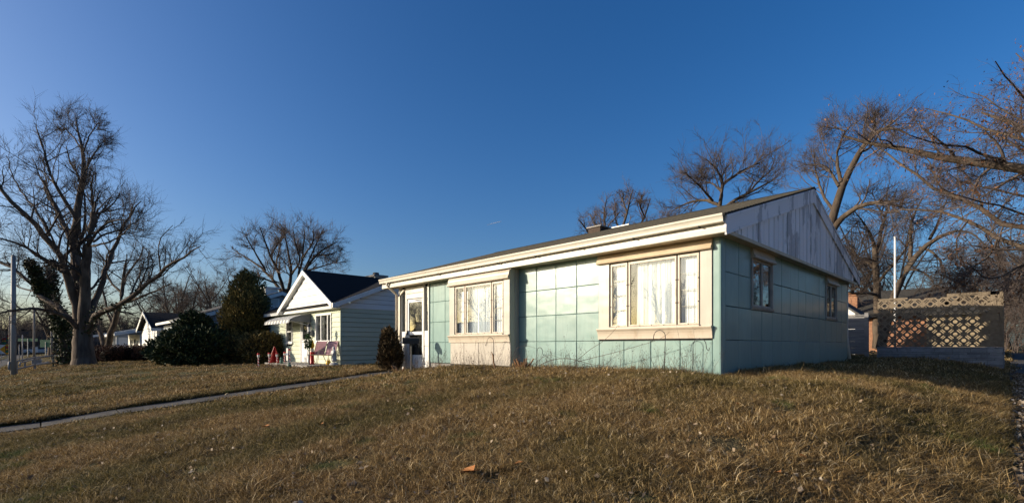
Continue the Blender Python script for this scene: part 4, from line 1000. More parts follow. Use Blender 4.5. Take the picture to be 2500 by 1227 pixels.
# ------------------------------------------------------------------ houses farther along the street
M['panel_grey'] = enamel('grey_enamel', (0.36,0.40,0.43))
M['boards_grey'] = pm('grey_boards', (0.30,0.33,0.36), (0.24,0.27,0.30), 3, 0.7, vary=0.05)
X3, Y3, B3 = -29.8, -2.0, -0.45
H3 = thing('grey_house', (X3-5, Y3+4.8, B3), 'grey panelled house with grey shingle roof behind the tall evergreen', 'house')
w3 = core_y(X3-10.5, X3-0.02, Y3, Y3+0.12, -0.8, 2.0, [(X3-3.2,X3-1.4,0.5,1.7)]).build('front_wall', M['panel_grey'], H3)
far_window(w3, X3-3.2, X3-1.4, 0.5, 1.7, Y3, (X3-2.7,X3-1.9))
MB().box(X3-0.12, X3, Y3+0.12, Y3+9.4, -0.8, 2.0).build('side_wall', M['panel_grey'], H3)
MB().box(X3-10.5,X3-0.12,Y3+9.28,Y3+9.4,-0.8,2.0).box(X3-10.5,X3-10.38,Y3+0.12,Y3+9.28,-0.8,2.0).box(X3-10.4,X3-0.1,Y3+3,Y3+3.1,-0.4,2.0).build('rear_walls', M['panel_grey'], H3)
ry, rz, ez = Y3+4.75, 4.02, 2.08; sl = (rz-ez)/5.15
rf = MB()
for s in (1,-1):
    ye = ry-s*5.15; rf.prism([(ye,ez),(ry,rz),(ry,rz+0.07),(ye,ez+0.07)], 'x', X3-10.9, X3+0.3)
rf3 = rf.build('roof', M['shingle_grey'], H3)
MB().box(X3-10.9,X3+0.3,ry-5.2,ry-5.15,ez-0.06,ez+0.1).build('gutter', M['trim_white'], rf3)
g3 = MB().prism([(ry-4.8,2.02),(ry+4.8,2.02),(ry,rz-0.12)], 'x', X3+0.05, X3+0.10).build('gable', M['boards_grey'], H3)
for k in range(24):
    y = ry-4.6+k*0.4; z = rz-0.14-abs(y-ry)*sl
    if z > 2.1: MB().box(X3+0.10, X3+0.125, y-0.03, y+0.03, 2.03, z).build('batten', M['boards_grey'], g3)
for s in (1,-1):
    ye = ry-s*5.15; MB().prism([(ye,ez-0.2),(ry,rz-0.2),(ry,rz+0.03),(ye,ez+0.03)], 'x', X3+0.3, X3+0.33).build('barge_board', M['trim_white'], g3)
vt = MB().box(X3+0.10,X3+0.14,ry-0.62,ry-0.12,3.02,3.08).box(X3+0.10,X3+0.14,ry-0.62,ry-0.12,3.52,3.58).box(X3+0.10,X3+0.14,ry-0.62,ry-0.57,3.08,3.52).box(X3+0.10,X3+0.14,ry-0.17,ry-0.12,3.08,3.52).build('vent', M['trim_white'], g3)
for k in range(6): MB().box(X3+0.10,X3+0.13,ry-0.57,ry-0.17,3.10+k*0.07,3.14+k*0.07).build('louvre', M['trim_white'], g3)
MB().box(X3-2.6,X3-1.7,ry-0.4,ry+0.4,3.6,4.42).build('chimney', M['trim_white'], rf3)
MB().box(X3-2.7,X3-1.6,ry-0.5,ry+0.5,4.42,4.52).build('chimney_cap', M['trim_white'], rf3)

X4, Y4, B4 = -44.3, -1.85, -0.7
H4 = thing('white_house', (X4-4, Y4+4, B4), 'white clapboard house with steep dark roof between the big tree and the spreading evergreen', 'house')
w4 = MB().box(X4-7.8, X4, Y4, Y4+0.12, -1.0, 1.95).build('front_wall', M['joint'], H4)
clap_y(w4, X4-7.8, X4+0.02, Y4, B4, 1.95, M['sid_white'], 0.22)
s4 = MB().box(X4-0.12, X4, Y4+0.12, Y4+8, -1.0, 1.95).build('side_wall', M['joint'], H4)
clap_x(s4, Y4, Y4+8, X4, B4, 1.95, M['sid_white'], 0.22)
gxc, gz4 = X4-4.2, 3.35
fg4 = MB().prism([(X4-7.8,1.95),(X4,1.95),(gxc,gz4-0.25)], 'y', Y4-0.02, Y4+0.1).build('front_gable', M['joint'], H4)
clap_y(fg4, 0, 0, Y4-0.02, 1.96, gz4-0.3, M['sid_white'], 0.22, clipf=lambda z: (gxc-3.4*(gz4-0.2-z)/1.25, gxc+3.6*(gz4-0.2-z)/1.25))
rf = MB(); rf.prism([(X4+0.3,1.85),(gxc,gz4),(gxc,gz4+0.08),(X4+0.3,1.93)], 'y', Y4-0.4, Y4+8.4).prism([(X4-8.1,1.85),(gxc,gz4),(gxc,gz4+0.08),(X4-8.1,1.93)], 'y', Y4-0.4, Y4+8.4)
rf4 = rf.build('roof', M['shingle_black'], H4)
MB().prism([(X4+0.33,1.72),(gxc,gz4-0.13),(gxc,gz4+0.1),(X4+0.33,1.95)], 'y', Y4-0.44, Y4-0.4).prism([(X4-8.13,1.72),(gxc,gz4-0.13),(gxc,gz4+0.1),(X4-8.13,1.95)], 'y', Y4-0.44, Y4-0.4).build('rake_board', M['trim_white'], rf4)
MB().box(X4+0.3,X4+0.34,Y4-0.4,Y4+8.4,1.70,1.92).build('eave_board', M['trim_white'], rf4)
# porch of the white house towards the street side
def porch_house(name, x1, y, base, wdt, label, eave, ridge, dpt=9.0, mat=None):
    H = thing(name, (x1-wdt/2, y+4, base), label, 'house')
    MB().box(x1-wdt, x1, y, y+dpt, base-0.3, eave).build('wall', mat or M['sid_white'], H)
    yr = y+dpt/2-0.8
    rf = MB(); rf.prism([(y-2.0,eave-0.1),(yr,ridge),(yr,ridge+0.08),(y-2.0,eave)], 'x', x1-wdt-0.4, x1+0.4).prism([(y+dpt+0.4,eave-0.1),(yr,ridge),(yr,ridge+0.08),(y+dpt+0.4,eave)], 'x', x1-wdt-0.4, x1+0.4)
    rr = rf.build('roof', M['shingle_grey'], H)
    MB().prism([(y-1.9,eave-0.12),(y+dpt,eave-0.12),(yr,ridge)], 'x', x1+0.02, x1+0.06).build('gable', M['boards_grey'], H)
    MB().prism([(y-2.05,eave-0.25),(yr,ridge-0.15),(yr,ridge+0.08),(y-2.05,eave+0.0)], 'x', x1+0.4, x1+0.44).build('rake_board', M['trim_white'], rr)
    MB().box(x1-wdt-0.4,x1+0.4,y-2.05,y-2.0,eave-0.25,eave+0.02).build('eave_board', M['trim_white'], rr)
    for k in range(4):
        xx = x1-0.2-k*(wdt-0.4)/3; MB().box(xx-0.09,xx+0.09,y-1.85,y-1.67,base-0.3,eave-0.1).build('porch_post', M['trim_white'], H)
    MB().box(x1-wdt*0.45,x1-wdt*0.30,y-0.02,y+0.02,base,base+2.0).build('door', M['shingle_black'], H)
    for k in (0.12, 0.62): far_window(H, x1-wdt*k-1.3, x1-wdt*k, base+0.8, base+1.9, y-0.03, (x1-wdt*k-0.65,), False)
    MB().box(x1-wdt*0.5-0.4,x1-wdt*0.5+0.4,yr-0.3,yr+0.3,ridge-0.3,ridge+0.7).build('chimney', pm('brick_far', (0.22,0.11,0.08)), rr)
    return H
porch_house('porch_house', -57.5, -1.4, -0.8, 9, 'low grey roofed house with white porch posts beyond the white house', 1.75, 2.75)
porch_house('porch_house', -74.0, -2.4, -0.9, 10, 'farthest low porch house seen past the leaning tree trunk', 1.7, 2.9)

# brick house behind the garden screen
M['brick'] = pm('brick_wall', (0.34,0.165,0.085), (0.24,0.115,0.06), 3, 0.9, 0.5, 25, vary=0.05)
def brickmat():
    m, N, L, b = newmat('brickwork'); b.inputs['Roughness'].default_value = 0.9
    tc = N.new('ShaderNodeTexCoord'); mp = N.new('ShaderNodeMapping'); mp.inputs['Rotation'].default_value = (math.radians(90), 0, 0)
    br = N.new('ShaderNodeTexBrick'); br.inputs['Scale'].default_value = 4.4; br.inputs['Color1'].default_value = (.36,.165,.08,1); br.inputs['Color2'].default_value = (.26,.11,.055,1); br.inputs['Mortar'].default_value = (.28,.22,.17,1)
    br.inputs['Mortar Size'].default_value = 0.015
    L.new(tc.outputs['Object'], mp.inputs[0]); L.new(mp.outputs[0], br.inputs[0]); L.new(br.outputs['Color'], b.inputs['Base Color'])
    bp = N.new('ShaderNodeBump'); bp.inputs['Strength'].default_value = 0.5; bp.inputs['Distance'].default_value = 0.01; bp.invert = True
    L.new(br.outputs['Fac'], bp.inputs['Height']); L.new(bp.outputs[0], b.inputs['Normal'])
    return m
M['brickwork'] = brickmat()
XB, YB = 1.1, 25.0
HB = thing('brick_house', (XB-6, YB+4, 0.2), 'brick house with dark sagging roof beyond the breeze block screen', 'house')
MB().box(XB-13, XB-0.3, YB, YB+8, 0, 2.25).build('wall', M['brickwork'], HB)
rb = MB(); yr = YB+4; 
rb.prism([(YB-0.5,2.15),(yr,3.85),(yr,3.93),(YB-0.5,2.25)], 'x', XB-13.4, XB+0.1).prism([(YB+8.5,2.15),(yr,3.85),(yr,3.93),(YB+8.5,2.25)], 'x', XB-13.4, XB+0.1)
rbo = rb.build('roof', M['shingle'], HB)
MB().prism([(YB,2.2),(YB+8,2.2),(yr,3.85)], 'x', XB-0.36, XB-0.3).build('gable', M['boards_grey'], HB)
MB().box(XB-13.4,XB+0.1,YB-0.54,YB-0.5,2.08,2.26).build('eave_board', M['shingle_black'], rbo)
c_ = onY(2083, 740, YB+1.0)
MB().box(c_[0]-0.35,c_[0]+0.25,YB+0.7,YB+1.3,2.0,3.55).build('chimney', M['brickwork'], rbo)
MB().box(c_[0]-0.42,c_[0]+0.32,YB+0.63,YB+1.37,3.55,3.65).build('chimney_cap', M['brick'], rbo)
MB().cyl(0.05-0.9,YB+1.7,2.8,3.25,0.05).build('vent_pipe', M['steel'], rbo)
# small shed gable
SX, SY = -1.35, 19.0
t = thing('garden_shed', (SX-1.0, SY+1, 0.1), 'small white garden shed with a pitched roof behind the board fence', 'shed')
MB().box(SX-2.0,SX-0.05,SY,SY+2,0,2.05).build('wall', M['sid_white'], t)
MB().prism([(SX-2.0,2.05),(SX-0.05,2.05),(SX-1.02,2.8)], 'y', SY, SY+0.1).build('gable', M['sid_white'], t)
MB().prism([(SX+0.2,1.85),(SX-1.02,2.86),(SX-1.02,2.94),(SX+0.26,1.92)], 'y', SY-0.25, SY+2.2).prism([(SX-2.25,1.85),(SX-1.02,2.86),(SX-1.02,2.94),(SX-2.3,1.92)], 'y', SY-0.25, SY+2.2).build('roof', M['shingle_grey'], t)
# board fence
M['fence_b'] = pm('weathered_fence', (0.24,0.235,0.23), (0.15,0.15,0.155), 4, 0.85, 0.3, 30, stretch=(0.4,1,5), vary=0.08)
FY = 13.2; fl = onY(2112, 800, FY)[0]
t = thing('board_fence', (fl-1.2, FY, 0.05), 'weathered grey horizontal board fence behind the back corner of the house', 'fence')
for k in range(6):
    MB().box(fl-2.6, fl, FY, FY+0.025, 0.20+k*0.235, 0.20+k*0.235+0.234-(0.012 if k == 3 else 0)).build('fence_board', M['fence_b'], t)
for xx in (fl-2.5, fl+0.05): MB().box(xx-0.06, xx+0.06, FY-0.07, FY+0.05, 0, 1.72).build('post', M['fence_b'], t)
MB().box(fl-2.6, fl, FY-0.05, FY+0.08, 1.62, 1.66).build('cap_board', M['fence_b'], t)

gx0, gx1 = onY(2262, 800, 22)[0], onY(2418, 800, 22)[0]
t = thing('garage', ((gx0+gx1)/2, 24, 0.1), 'low tan garage added to show sunlit tan through the breeze block screen', 'garage')  # invented building, put here so bright tan shows through the screen openings
M['tan_wall'] = pm('tan_wall', (0.30,0.24,0.155), (0.24,0.19,0.12), 3, 0.85, 0.1)
MB().box(gx0, gx1, 22, 26, 0, 2.0).build('wall', M['tan_wall'], t)
MB().prism([(21.7,1.95),(24,2.42),(26.3,1.95),(26.3,2.03),(24,2.5),(21.7,2.03)], 'x', gx0-0.15, gx1+0.15).build('roof', M['shingle'], t)
for k in range(4): MB().box(gx0+0.4, gx0+2.2, 21.95, 21.985, 0.18+k*0.42, 0.58+k*0.42).build('door_panel', M['tan_wall'], t)
# ------------------------------------------------------------------ breeze block screen on a stone base
YW = 12.5; XL, XR = 0.45, 3.47; BS = 0.2015
T_ = thing('breeze_block_screen', ((XL+XR)/2, YW, gz(2, YW)), 'pierced breeze block garden screen on a low split-stone base behind the house', 'wall')
def block_mesh():
    """square block with a quarter circle cut from two opposite corners and two diagonal slots, 0.09 thick"""
    import bmesh
    s = BS-0.003; r = 0.056; n = 5
    th = [math.pi/2*k/n for k in range(n+1)]
    # slots lie across the diagonal that joins the two cut corners (0,0)-(s,s)
    d = np.array([1, 1])/math.sqrt(2); e = np.array([1, -1])/math.sqrt(2); c = np.array([s/2, s/2])
    bm = bmesh.new()
    outer = [(r*math.sin(a), r*math.cos(a)) for a in th]          # from (0,r) to (r,0)
    outer += [(s, 0)] + [(s-r*math.sin(a), s-r*math.cos(a)) for a in th] + [(0, s)]
    def loop(pts): 
        vs_ = [bm.verts.new((p[0], 0, p[1])) for p in pts]
        return [bm.edges.new((vs_[i], vs_[(i+1) % len(vs_)])) for i in range(len(vs_))]
    ed = loop(outer)
    for off, hl in ((-0.025, 0.066), (0.025, 0.066)):
        q = c+d*off; w = 0.0155
        sl = [q+e*hl-d*w+e*(-0.008), q+e*hl+d*w*0.0+e*0.004, q+e*hl+d*w-e*0.008, q-e*hl+d*w+e*0.008, q-e*hl-e*0.004, q-e*hl-d*w+e*0.008]
        ed += loop([tuple(p) for p in sl])
    bmesh.ops.triangle_fill(bm, use_beauty=True, use_dissolve=False, edges=ed)
    r_ = bmesh.ops.extrude_face_region(bm, geom=bm.faces[:])
    bmesh.ops.translate(bm, verts=[v for v in r_['geom'] if isinstance(v, bmesh.types.BMVert)], vec=(0, 0.09, 0))
    bmesh.ops.recalc_face_normals(bm, faces=bm.faces)
    me = bpy.data.meshes.new('screen_block'); bm.to_mesh(me); bm.free(); me.materials.append(M['block'])
    return me
BMa = block_mesh()
BMb = BMa.copy()
BMb.transform(Matrix.Translation((BS-0.003, 0, 0)) @ Matrix.Scale(-1, 4, (1, 0, 0))); BMb.flip_normals()
Z0 = 0.48; ncol, nrow = 15, 8
rot90 = [(BMa, BMb), (BMb, BMa)]
half = MB().box(0, BS-0.003, 0, 0.09, 0, BS-0.003).mesh('solid_block', M['block'])
cap = MB().box(0, 2*BS-0.004, -0.01, 0.10, 0, 0.05).mesh('cap_block', M['block'])
for j in range(nrow):
    for i in range(ncol):
        x = XL+i*BS; z = Z0+j*BS
        solid = i >= ncol-1 or (i == ncol-2 and j % 2 == 0 and j < nrow-1) or (i == ncol-3 and j % 2 == 1 and j < 5 and False)
        if solid: place('solid_block', half, T_, (x, YW, z))
        else: place('screen_block', rot90[(i+j) % 2][0], T_, (x, YW, z))
for i in list(range(0, 2)) + list(range(4, 8)): 
    if i < 2: place('cap_block', cap, T_, (XL+0.02+i*2*BS, YW, Z0+nrow*BS))
for i in range(9, 15): place('cap_block', cap if i == 13 else MB().box(0, BS-0.004, -0.004, 0.094, 0, 0.10).mesh('cap_block', M['block']), T_, (XL+i*BS, YW, Z0+nrow*BS)) if i not in (13,) else None
MB().box(XL+13*BS, XR, YW-0.004, YW+0.094, Z0+nrow*BS, Z0+nrow*BS+0.10).build('cap_block', M['block'], T_)
# return wall at the pavement end, stepping back
MB().box(XR, XR+0.09, YW, YW+1.9, Z0, Z0+nrow*BS+0.08).build('return_wall', M['block'], T_)
# ashlar base
g = np.random.default_rng(21)
zc = Z0-0.006; row = 0
base_core = MB().box(XL+0.01, XR+0.07, YW+0.02, YW+0.16, -0.5, Z0-0.012).build('base_core', M['joint'], T_)
MB().box(XR-0.05, XR+0.10, YW+0.02, YW+1.9, -0.5, Z0-0.012).build('return_base', M['ashlar'], T_)
for hrow in (0.05, 0.13, 0.06, 0.12, 0.055, 0.13, 0.06, 0.12):
    x = XL-0.01
    while x < XR+0.06:
        w = min(g.uniform(0.28, 0.62), XR+0.08-x)
        if w < 0.1: w = XR+0.08-x+0.001
        if zc-hrow > gz(x, YW)-0.35:
            pr = g.uniform(0.0, 0.022)
            MB().box(x, x+w-0.006, YW-0.03-pr, YW+0.03, zc-hrow+0.006, zc).build('stone', M['ashlar'], T_, bevel=0.006)
        x += w
    zc -= hrow
# a spare block leaning in the grass beyond the screen
o = place('screen_block', BMa, None, (onY(2125,850,16.5)[0], 16.5, 0.12)); tag(o, 'loose breeze block standing in the grass left of the screen', 'block')
# flagpole behind the screen
fp = at(2185, 725, 17.6); z0 = gz(fp[0], fp[1])
t = thing('flagpole', (fp[0],fp[1],z0), 'bare white metal pole rising behind the breeze block screen', 'pole')
zt = at(2185, 580, 17.6)[2]
MB().tube([(fp[0],fp[1],z0-0.2),(fp[0],fp[1],zt)], [0.036,0.03], 10).build('pole', M['white_paint'], t, smooth=True)
MB().lathe((fp[0],fp[1],zt), [(0.032,0),(0.042,0.02),(0.02,0.05)], 10).build('finial', M['white_paint'], t)
# ------------------------------------------------------------------ trees
def resample(p, K):
    p = np.array(p, float); s = np.concatenate([[0], np.cumsum(np.linalg.norm(np.diff(p, axis=0), axis=1))])
    # smooth by Catmull-like cubic through cumulative length
    t = np.linspace(0, s[-1], K+1)
    q = np.stack([np.interp(t, s, p[:, k]) for k in range(3)], 1)
    for _ in range(2): q[1:-1] = 0.25*q[:-2]+0.5*q[1:-1]+0.25*q[2:]
    return q
def grow(g, p0, d0, L, r0, K, wander, trop, r_end=0.35):
    N = len(p0); pts = np.zeros((N, K+1, 3)); pts[:, 0] = p0; d = d0.copy(); st = (L/K)[:, None]
    for k in range(K):
        d = d+wander*g.normal(0, 1, (N, 3)); d[:, 2] += trop
        d /= np.linalg.norm(d, axis=1, keepdims=True)+1e-9
        pts[:, k+1] = pts[:, k]+d*st
    rad = r0[:, None]*np.linspace(1, r_end, K+1)[None, :]
    return pts, rad
def spawn(g, pts, rad, npar, tmin, ang, angs, length, lvar, rfac, rmin, tend=1.0, droop=0.0, taper=0.55):
    """children along every parent branch"""
    N, K1, _ = pts.shape
    pi = np.repeat(np.arange(N), npar); n = len(pi)
    t = tmin+(tend-tmin)*g.uniform(0, 1, n)
    u = t*(K1-1); i = np.minimum(u.astype(int), K1-2); fr = (u-i)[:, None]
    p0 = pts[pi, i]*(1-fr)+pts[pi, i+1]*fr
    tan = pts[pi, i+1]-pts[pi, i]; tan /= np.linalg.norm(tan, axis=1, keepdims=True)+1e-9
    rr = rad[pi, i]*(1-fr[:, 0])+rad[pi, i+1]*fr[:, 0]
    perp = np.cross(tan, g.normal(0, 1, (n, 3))); perp /= np.linalg.norm(perp, axis=1, keepdims=True)+1e-9
    a = np.radians(ang+angs*g.normal(0, 1, n))[:, None]
    d = tan*np.cos(a)+perp*np.sin(a); d[:, 2] -= droop
    d /= np.linalg.norm(d, axis=1, keepdims=True)
    Lp = np.linalg.norm(np.diff(pts, axis=1), axis=2).sum(1); fl_ = np.clip(Lp/np.median(Lp), 0.38, 1.2)[pi]
    L = length*fl_*(1-taper*t)*np.clip(g.normal(1, lvar, n), 0.35, 1.8)
    r = np.maximum(rr*rfac*g.uniform(0.6, 1.0, n), rmin)
    r = np.minimum(r, np.maximum(rr*0.9, rmin*0.8))
    return p0, d, L, r
def assemble(name, groups, mat, org, parent, smooth=True):
    V = []; Fq = []; b = 0
    for pts, rad, S in groups:
        v, f = tubes(pts, rad, S); V.append(v); Fq.append(f+b); b += len(v)
    me = fast_mesh(name, np.concatenate(V)-org, np.concatenate(Fq), mat, smooth=smooth)
    return place(name, me, parent, org)
def bare_tree(root, limbs, seed, lv, bark, twig, K=10, leaves=None, skip=1):
    """limbs: list of (points, r0, r1). lv: spawn settings for three orders of branches"""
    g = np.random.default_rng(seed); org = ORG[root.name]
    tk = []; P0 = []; R0 = []
    for (p, r0, r1) in limbs:
        q = resample(p, K); q[1:-1] += g.normal(0, 0.012*np.linalg.norm(q[-1]-q[0])/3, (K-1, 3))
        r = np.linspace(1, 0, K+1)**0.85*(r0-r1)+r1
        P0.append(q); R0.append(r)
    P0 = np.array(P0); R0 = np.array(R0)
    assemble('trunk', [(P0, R0, 9)], bark, org, root)
    groups = []; pts, rad = P0[skip:], R0[skip:]
    for k, s in enumerate(lv):
        p0, d, L, r = spawn(g, pts, rad, *s['spawn'])
        pts2, rad2 = grow(g, p0, d, L, r, s['K'], s['wander'], s['trop'], s.get('rend', 0.35))
        groups.append((pts2, rad2, s['S']))
        if s.get('keep'): 
            pts, rad = pts2, rad2
        else: pts, rad = pts2, rad2
    assemble('crown', groups, twig, org, root)
    if leaves:
        n, size, mt, sel = leaves
        pl, rl = groups[-1][0], groups[-1][1]
        ends = pl[:, -1]
        w = ends[sel(ends)] if sel else ends
        if len(w):
            q = w[g.integers(0, len(w), n)]+g.normal(0, 0.10, (n, 3))
            nr = np.tile(np.array([0, 0, -0.7]), (n, 1))
            v, f, a = leafcloud(q, nr, size, seed+1)
            place('leaves', fast_mesh('leaves', v-org, f, mt, a), root, org)
    return root
def LV(n1, l1, n2, l2, n3, l3, rm=0.006, trop=0.05, ang=48, t1=0.25, wander=0.16, droop=0.0, rf=0.5, n4=0, l4=0.3, hero=False):
    lv = [dict(spawn=(n1, t1, ang, 12, l1, 0.35, rf, rm*2.2, 0.98, droop, 0.5), K=6, wander=wander, trop=trop, S=5),
          dict(spawn=(n2, 0.15, ang*0.95, 14, l2, 0.35, 0.6, rm*1.4, 1.0, droop, 0.45), K=4 if hero else 3, wander=wander*1.1, trop=trop*1.2, S=3),
          dict(spawn=(n3, 0.10, ang*0.85, 14, l3, 0.4, 0.6, rm, 1.0, droop, 0.35), K=2 if hero else 1, wander=wander, trop=trop*1.5, S=3)]
    if n4: lv.append(dict(spawn=(n4, 0.1, ang*0.85, 14, l4, 0.4, 0.7, rm*0.8, 1.0, droop, 0.3), K=2, wander=wander, trop=trop, S=3))
    return lv
def trace(pix, dep, drift=0.0, bow=0.0):
    """limb drawn over the photograph, set at its own distance with a sweep in depth"""
    n = len(pix); out = []
    for k, (x, y) in enumerate(pix):
        t = k/(n-1); out.append(at(x, y, dep+drift*t+bow*math.sin(math.pi*t)))
    return out
g0 = np.random.default_rng(3)
# --- big maple on the left lawn
D = 28.1; b = at(205, 889, D); zb = gz(b[0], b[1])
TL = thing('bare_maple', (b[0], b[1], zb), 'huge bare multi-stemmed maple on the left lawn with sawn-off limbs', 'tree')
px = D/FPX
S_ = lambda a, b: (a*px/2*(0.9 if a > 50 else 0.70), b*px/2*0.7)
limbs = []
def LM(pix, w0, w1, drift=0, bow=0, first=None):
    q = trace(pix, D, drift, bow)
    limbs.append((q,)+S_(w0, w1))
LM([(207,915),(206,893),(205,872),(204,855)], 74, 46)
LM([(206,905),(205,880),(203,845),(200,810),(200,780),(196,740)], 56, 32)
LM([(200,815),(192,760),(186,690),(181,640),(180,590),(186,540),(198,470),(206,420),(207,385),(198,340),(190,305),(185,285)], 40, 2.2, 1.0)
LM([(205,815),(208,750),(206,690),(211,630),(222,570),(229,518)], 38, 17, -1.5)
LM([(224,560),(228,505),(222,460),(228,420)], 11, 3, -2.0)
LM([(198,800),(182,735),(167,665),(140,615),(110,572),(72,540),(35,500),(0,450),(-30,400)], 30, 5, -3.0)
LM([(185,650),(176,590),(152,535),(125,490),(113,465),(108,442)], 19, 11, 2.5)
LM([(188,540),(170,505),(145,470),(122,425),(108,370),(95,330),(85,300)], 13, 2.5, -2.0)
LM([(200,365),(180,335),(160,315),(145,300)], 5, 2, 1.5)
LM([(203,375),(216,335),(232,310),(242,297)], 5, 2, -1.5)
LM([(203,430),(215,400),(232,372),(248,352)], 8, 4, 1.0)
LM([(208,815),(226,760),(243,700),(262,645),(286,590),(306,545),(318,515),(345,490)], 24, 3, 3.5)
LM([(212,812),(226,778),(242,757),(290,749),(335,718),(388,668),(438,628),(472,608),(490,600)], 23, 2.5, -3.0)
LM([(198,812),(170,775),(124,756),(75,752),(30,757),(-5,765)], 17, 3, -4)
LM([(196,805),(150,758),(118,738),(90,706),(66,680),(34,655),(0,640),(-40,610)], 22, 4, 3)
LM([(175,680),(150,655),(117,638),(62,600),(20,588),(-20,575)], 13, 3, -4)
LM([(228,590),(250,575),(290,560),(320,550),(345,530)], 8, 2.5, 3)
LM([(225,600),(260,592),(292,580),(320,548)], 7, 2, -3)
LM([(120,575),(95,520),(60,480),(30,430),(15,380)], 9, 2, 3)
LM([(300,745),(320,720),(330,690),(345,660),(352,640)], 8, 2, 2)
bare_tree(TL, limbs, 5, LV(13, 2.5, 8, 1.15, 8, 0.55, 0.0065, 0.07, 45, 0.30, hero=True), M['bark_grey'], M['twig_dark'], 14, skip=2)
# ivy on the leaning neighbour trunk and up the lower limbs
M['ivy'] = attrmat('ivy_leaf', [(0,(0.012,0.022,0.008)),(0.6,(0.035,0.05,0.016)),(1,(0.075,0.09,0.035))], 0.65, 0.2)
D2 = 29.6; b = at(160, 888, D2); zb = gz(b[0], b[1])
TI = thing('ivy_tree', (b[0], b[1], zb), 'leaning ivy-clad trunk just left of the big maple', 'tree')
px2 = D2/FPX
li = [(trace([(162,895),(158,850),(150,800),(138,765),(118,730),(104,690),(92,655)], D2, 1.0), 0.22, 0.07),
      (trace([(150,800),(128,745),(126,690),(124,640)], D2, 1.5), 0.16, 0.05),
      (trace([(118,730),(98,700),(84,660),(70,640)], D2, -1.0), 0.12, 0.04)]
bare_tree(TI, li, 15, LV(6, 1.6, 5, 0.7, 4, 0.4, 0.007, 0.06, 50, 0.4), M['bark'], M['twig_dark'], 8, skip=0)
g = np.random.default_rng(8); Q = []
for (p, r0, r1) in li:
    q = resample(p, 40); t = (g.uniform(0, 1, 2600)**1.3*41).astype(int); rr = (r0+(r1-r0)*t/40+0.16)
    v = g.normal(0, 1, (2600, 3)); v /= np.linalg.norm(v, axis=1, keepdims=True)
    Q.append(q[t]+v*(rr*g.uniform(0.7, 1.7, 2600))[:, None])
Q = np.concatenate(Q); v, f, a = leafcloud(Q, g.normal(0, 1, Q.shape)+np.array([0,0,-0.3]), 0.14, 9, aspect=0.8)
place('ivy', fast_mesh('ivy', v-ORG[TI.name], f, M['ivy'], a), TI, ORG[TI.name])
Q = []
for (p, r0, r1) in (limbs[14], limbs[12], limbs[2]):
    q = resample(p, 60); n = 330; t = (g.uniform(0, 1, n)**1.6*30).astype(int); v = g.normal(0, 1, (n, 3)); v /= np.linalg.norm(v, axis=1, keepdims=True)
    Q.append(q[t]+v*((r0*0.8+0.12)*g.uniform(0.7, 1.5, n))[:, None])
Q = np.concatenate(Q); v, f, a = leafcloud(Q, g.normal(0, 1, Q.shape), 0.13, 10, aspect=0.8)
place('ivy', fast_mesh('ivy', v-ORG[TL.name], f, M['ivy'], a), TL, ORG[TL.name])

# --- self-grown bare trees
def auto_limbs(g, base, h, r, stems, split, spread, crook=0.10, up=0.10):
    """a trunk that divides at split*h into several rising stems"""
    base = np.array(base, float); L = []
    top = base+np.array([g.normal(0, .05)*h, g.normal(0, .05)*h, split*h])
    L.append(([base-np.array([0,0,0.3]), base+(top-base)*0.5+g.normal(0, 0.02*h, 3), top], r*1.1, r*0.75))
    for k in range(stems):
        a = 2*math.pi*(k+g.uniform(-0.25, 0.25))/stems; sp = spread*g.uniform(0.3, 1.15)
        p = [base+(top-base)*g.uniform(0.75, 1.0)]; d = np.array([math.cos(a)*sp, math.sin(a)*sp, 1.0]); d /= np.linalg.norm(d)
        n = 6; ln = h*(1-split)*g.uniform(0.75, 1.05)/n*1.12
        for _ in range(n):
            d = d+g.normal(0, crook, 3)+np.array([0, 0, up]); d /= np.linalg.norm(d); p.append(p[-1]+d*ln)
        L.append((p, r*g.uniform(0.42, 0.62), r*0.06))
    # secondary limbs off the stems
    for k in range(stems*3):
        q = L[1+k % stems][0]; i = g.integers(1, 4); p = [q[i]]; a = g.uniform(0, 6.283)
        d = np.array([math.cos(a)*spread*1.3, math.sin(a)*spread*1.3, 0.8]); d /= np.linalg.norm(d)
        for _ in range(5):
            d = d+g.normal(0, crook*1.2, 3)+np.array([0, 0, up]); d /= np.linalg.norm(d); p.append(p[-1]+d*h*(1-split)*0.10)
        L.append((p, r*0.26, r*0.04))
    return L
def auto_tree(name, base, h, r, stems, split, spread, seed, label, lv, bark='bark', twig='twig', group=None, crook=0.1, leaves=None, up=0.1):
    g = np.random.default_rng(seed)
    base = (base[0], base[1], gz(base[0], base[1]))
    t = thing(name, base, label, 'tree', group)
    return bare_tree(t, auto_limbs(g, base, h, r, stems, split, spread, crook, up), seed+1, lv, M[bark], M[twig], 8, leaves)
G_BG = 'bare trees behind the houses'
DM = 46; p = at(700, 850, DM)
TM = thing('bare_elm', (p[0], p[1], gz(p[0], p[1])), 'round fine-twigged bare tree rising behind the green clapboard house', 'tree', G_BG)
lm = [(trace([(700,870),(701,790),(700,735),(700,705)], DM), 0.42, 0.32)]
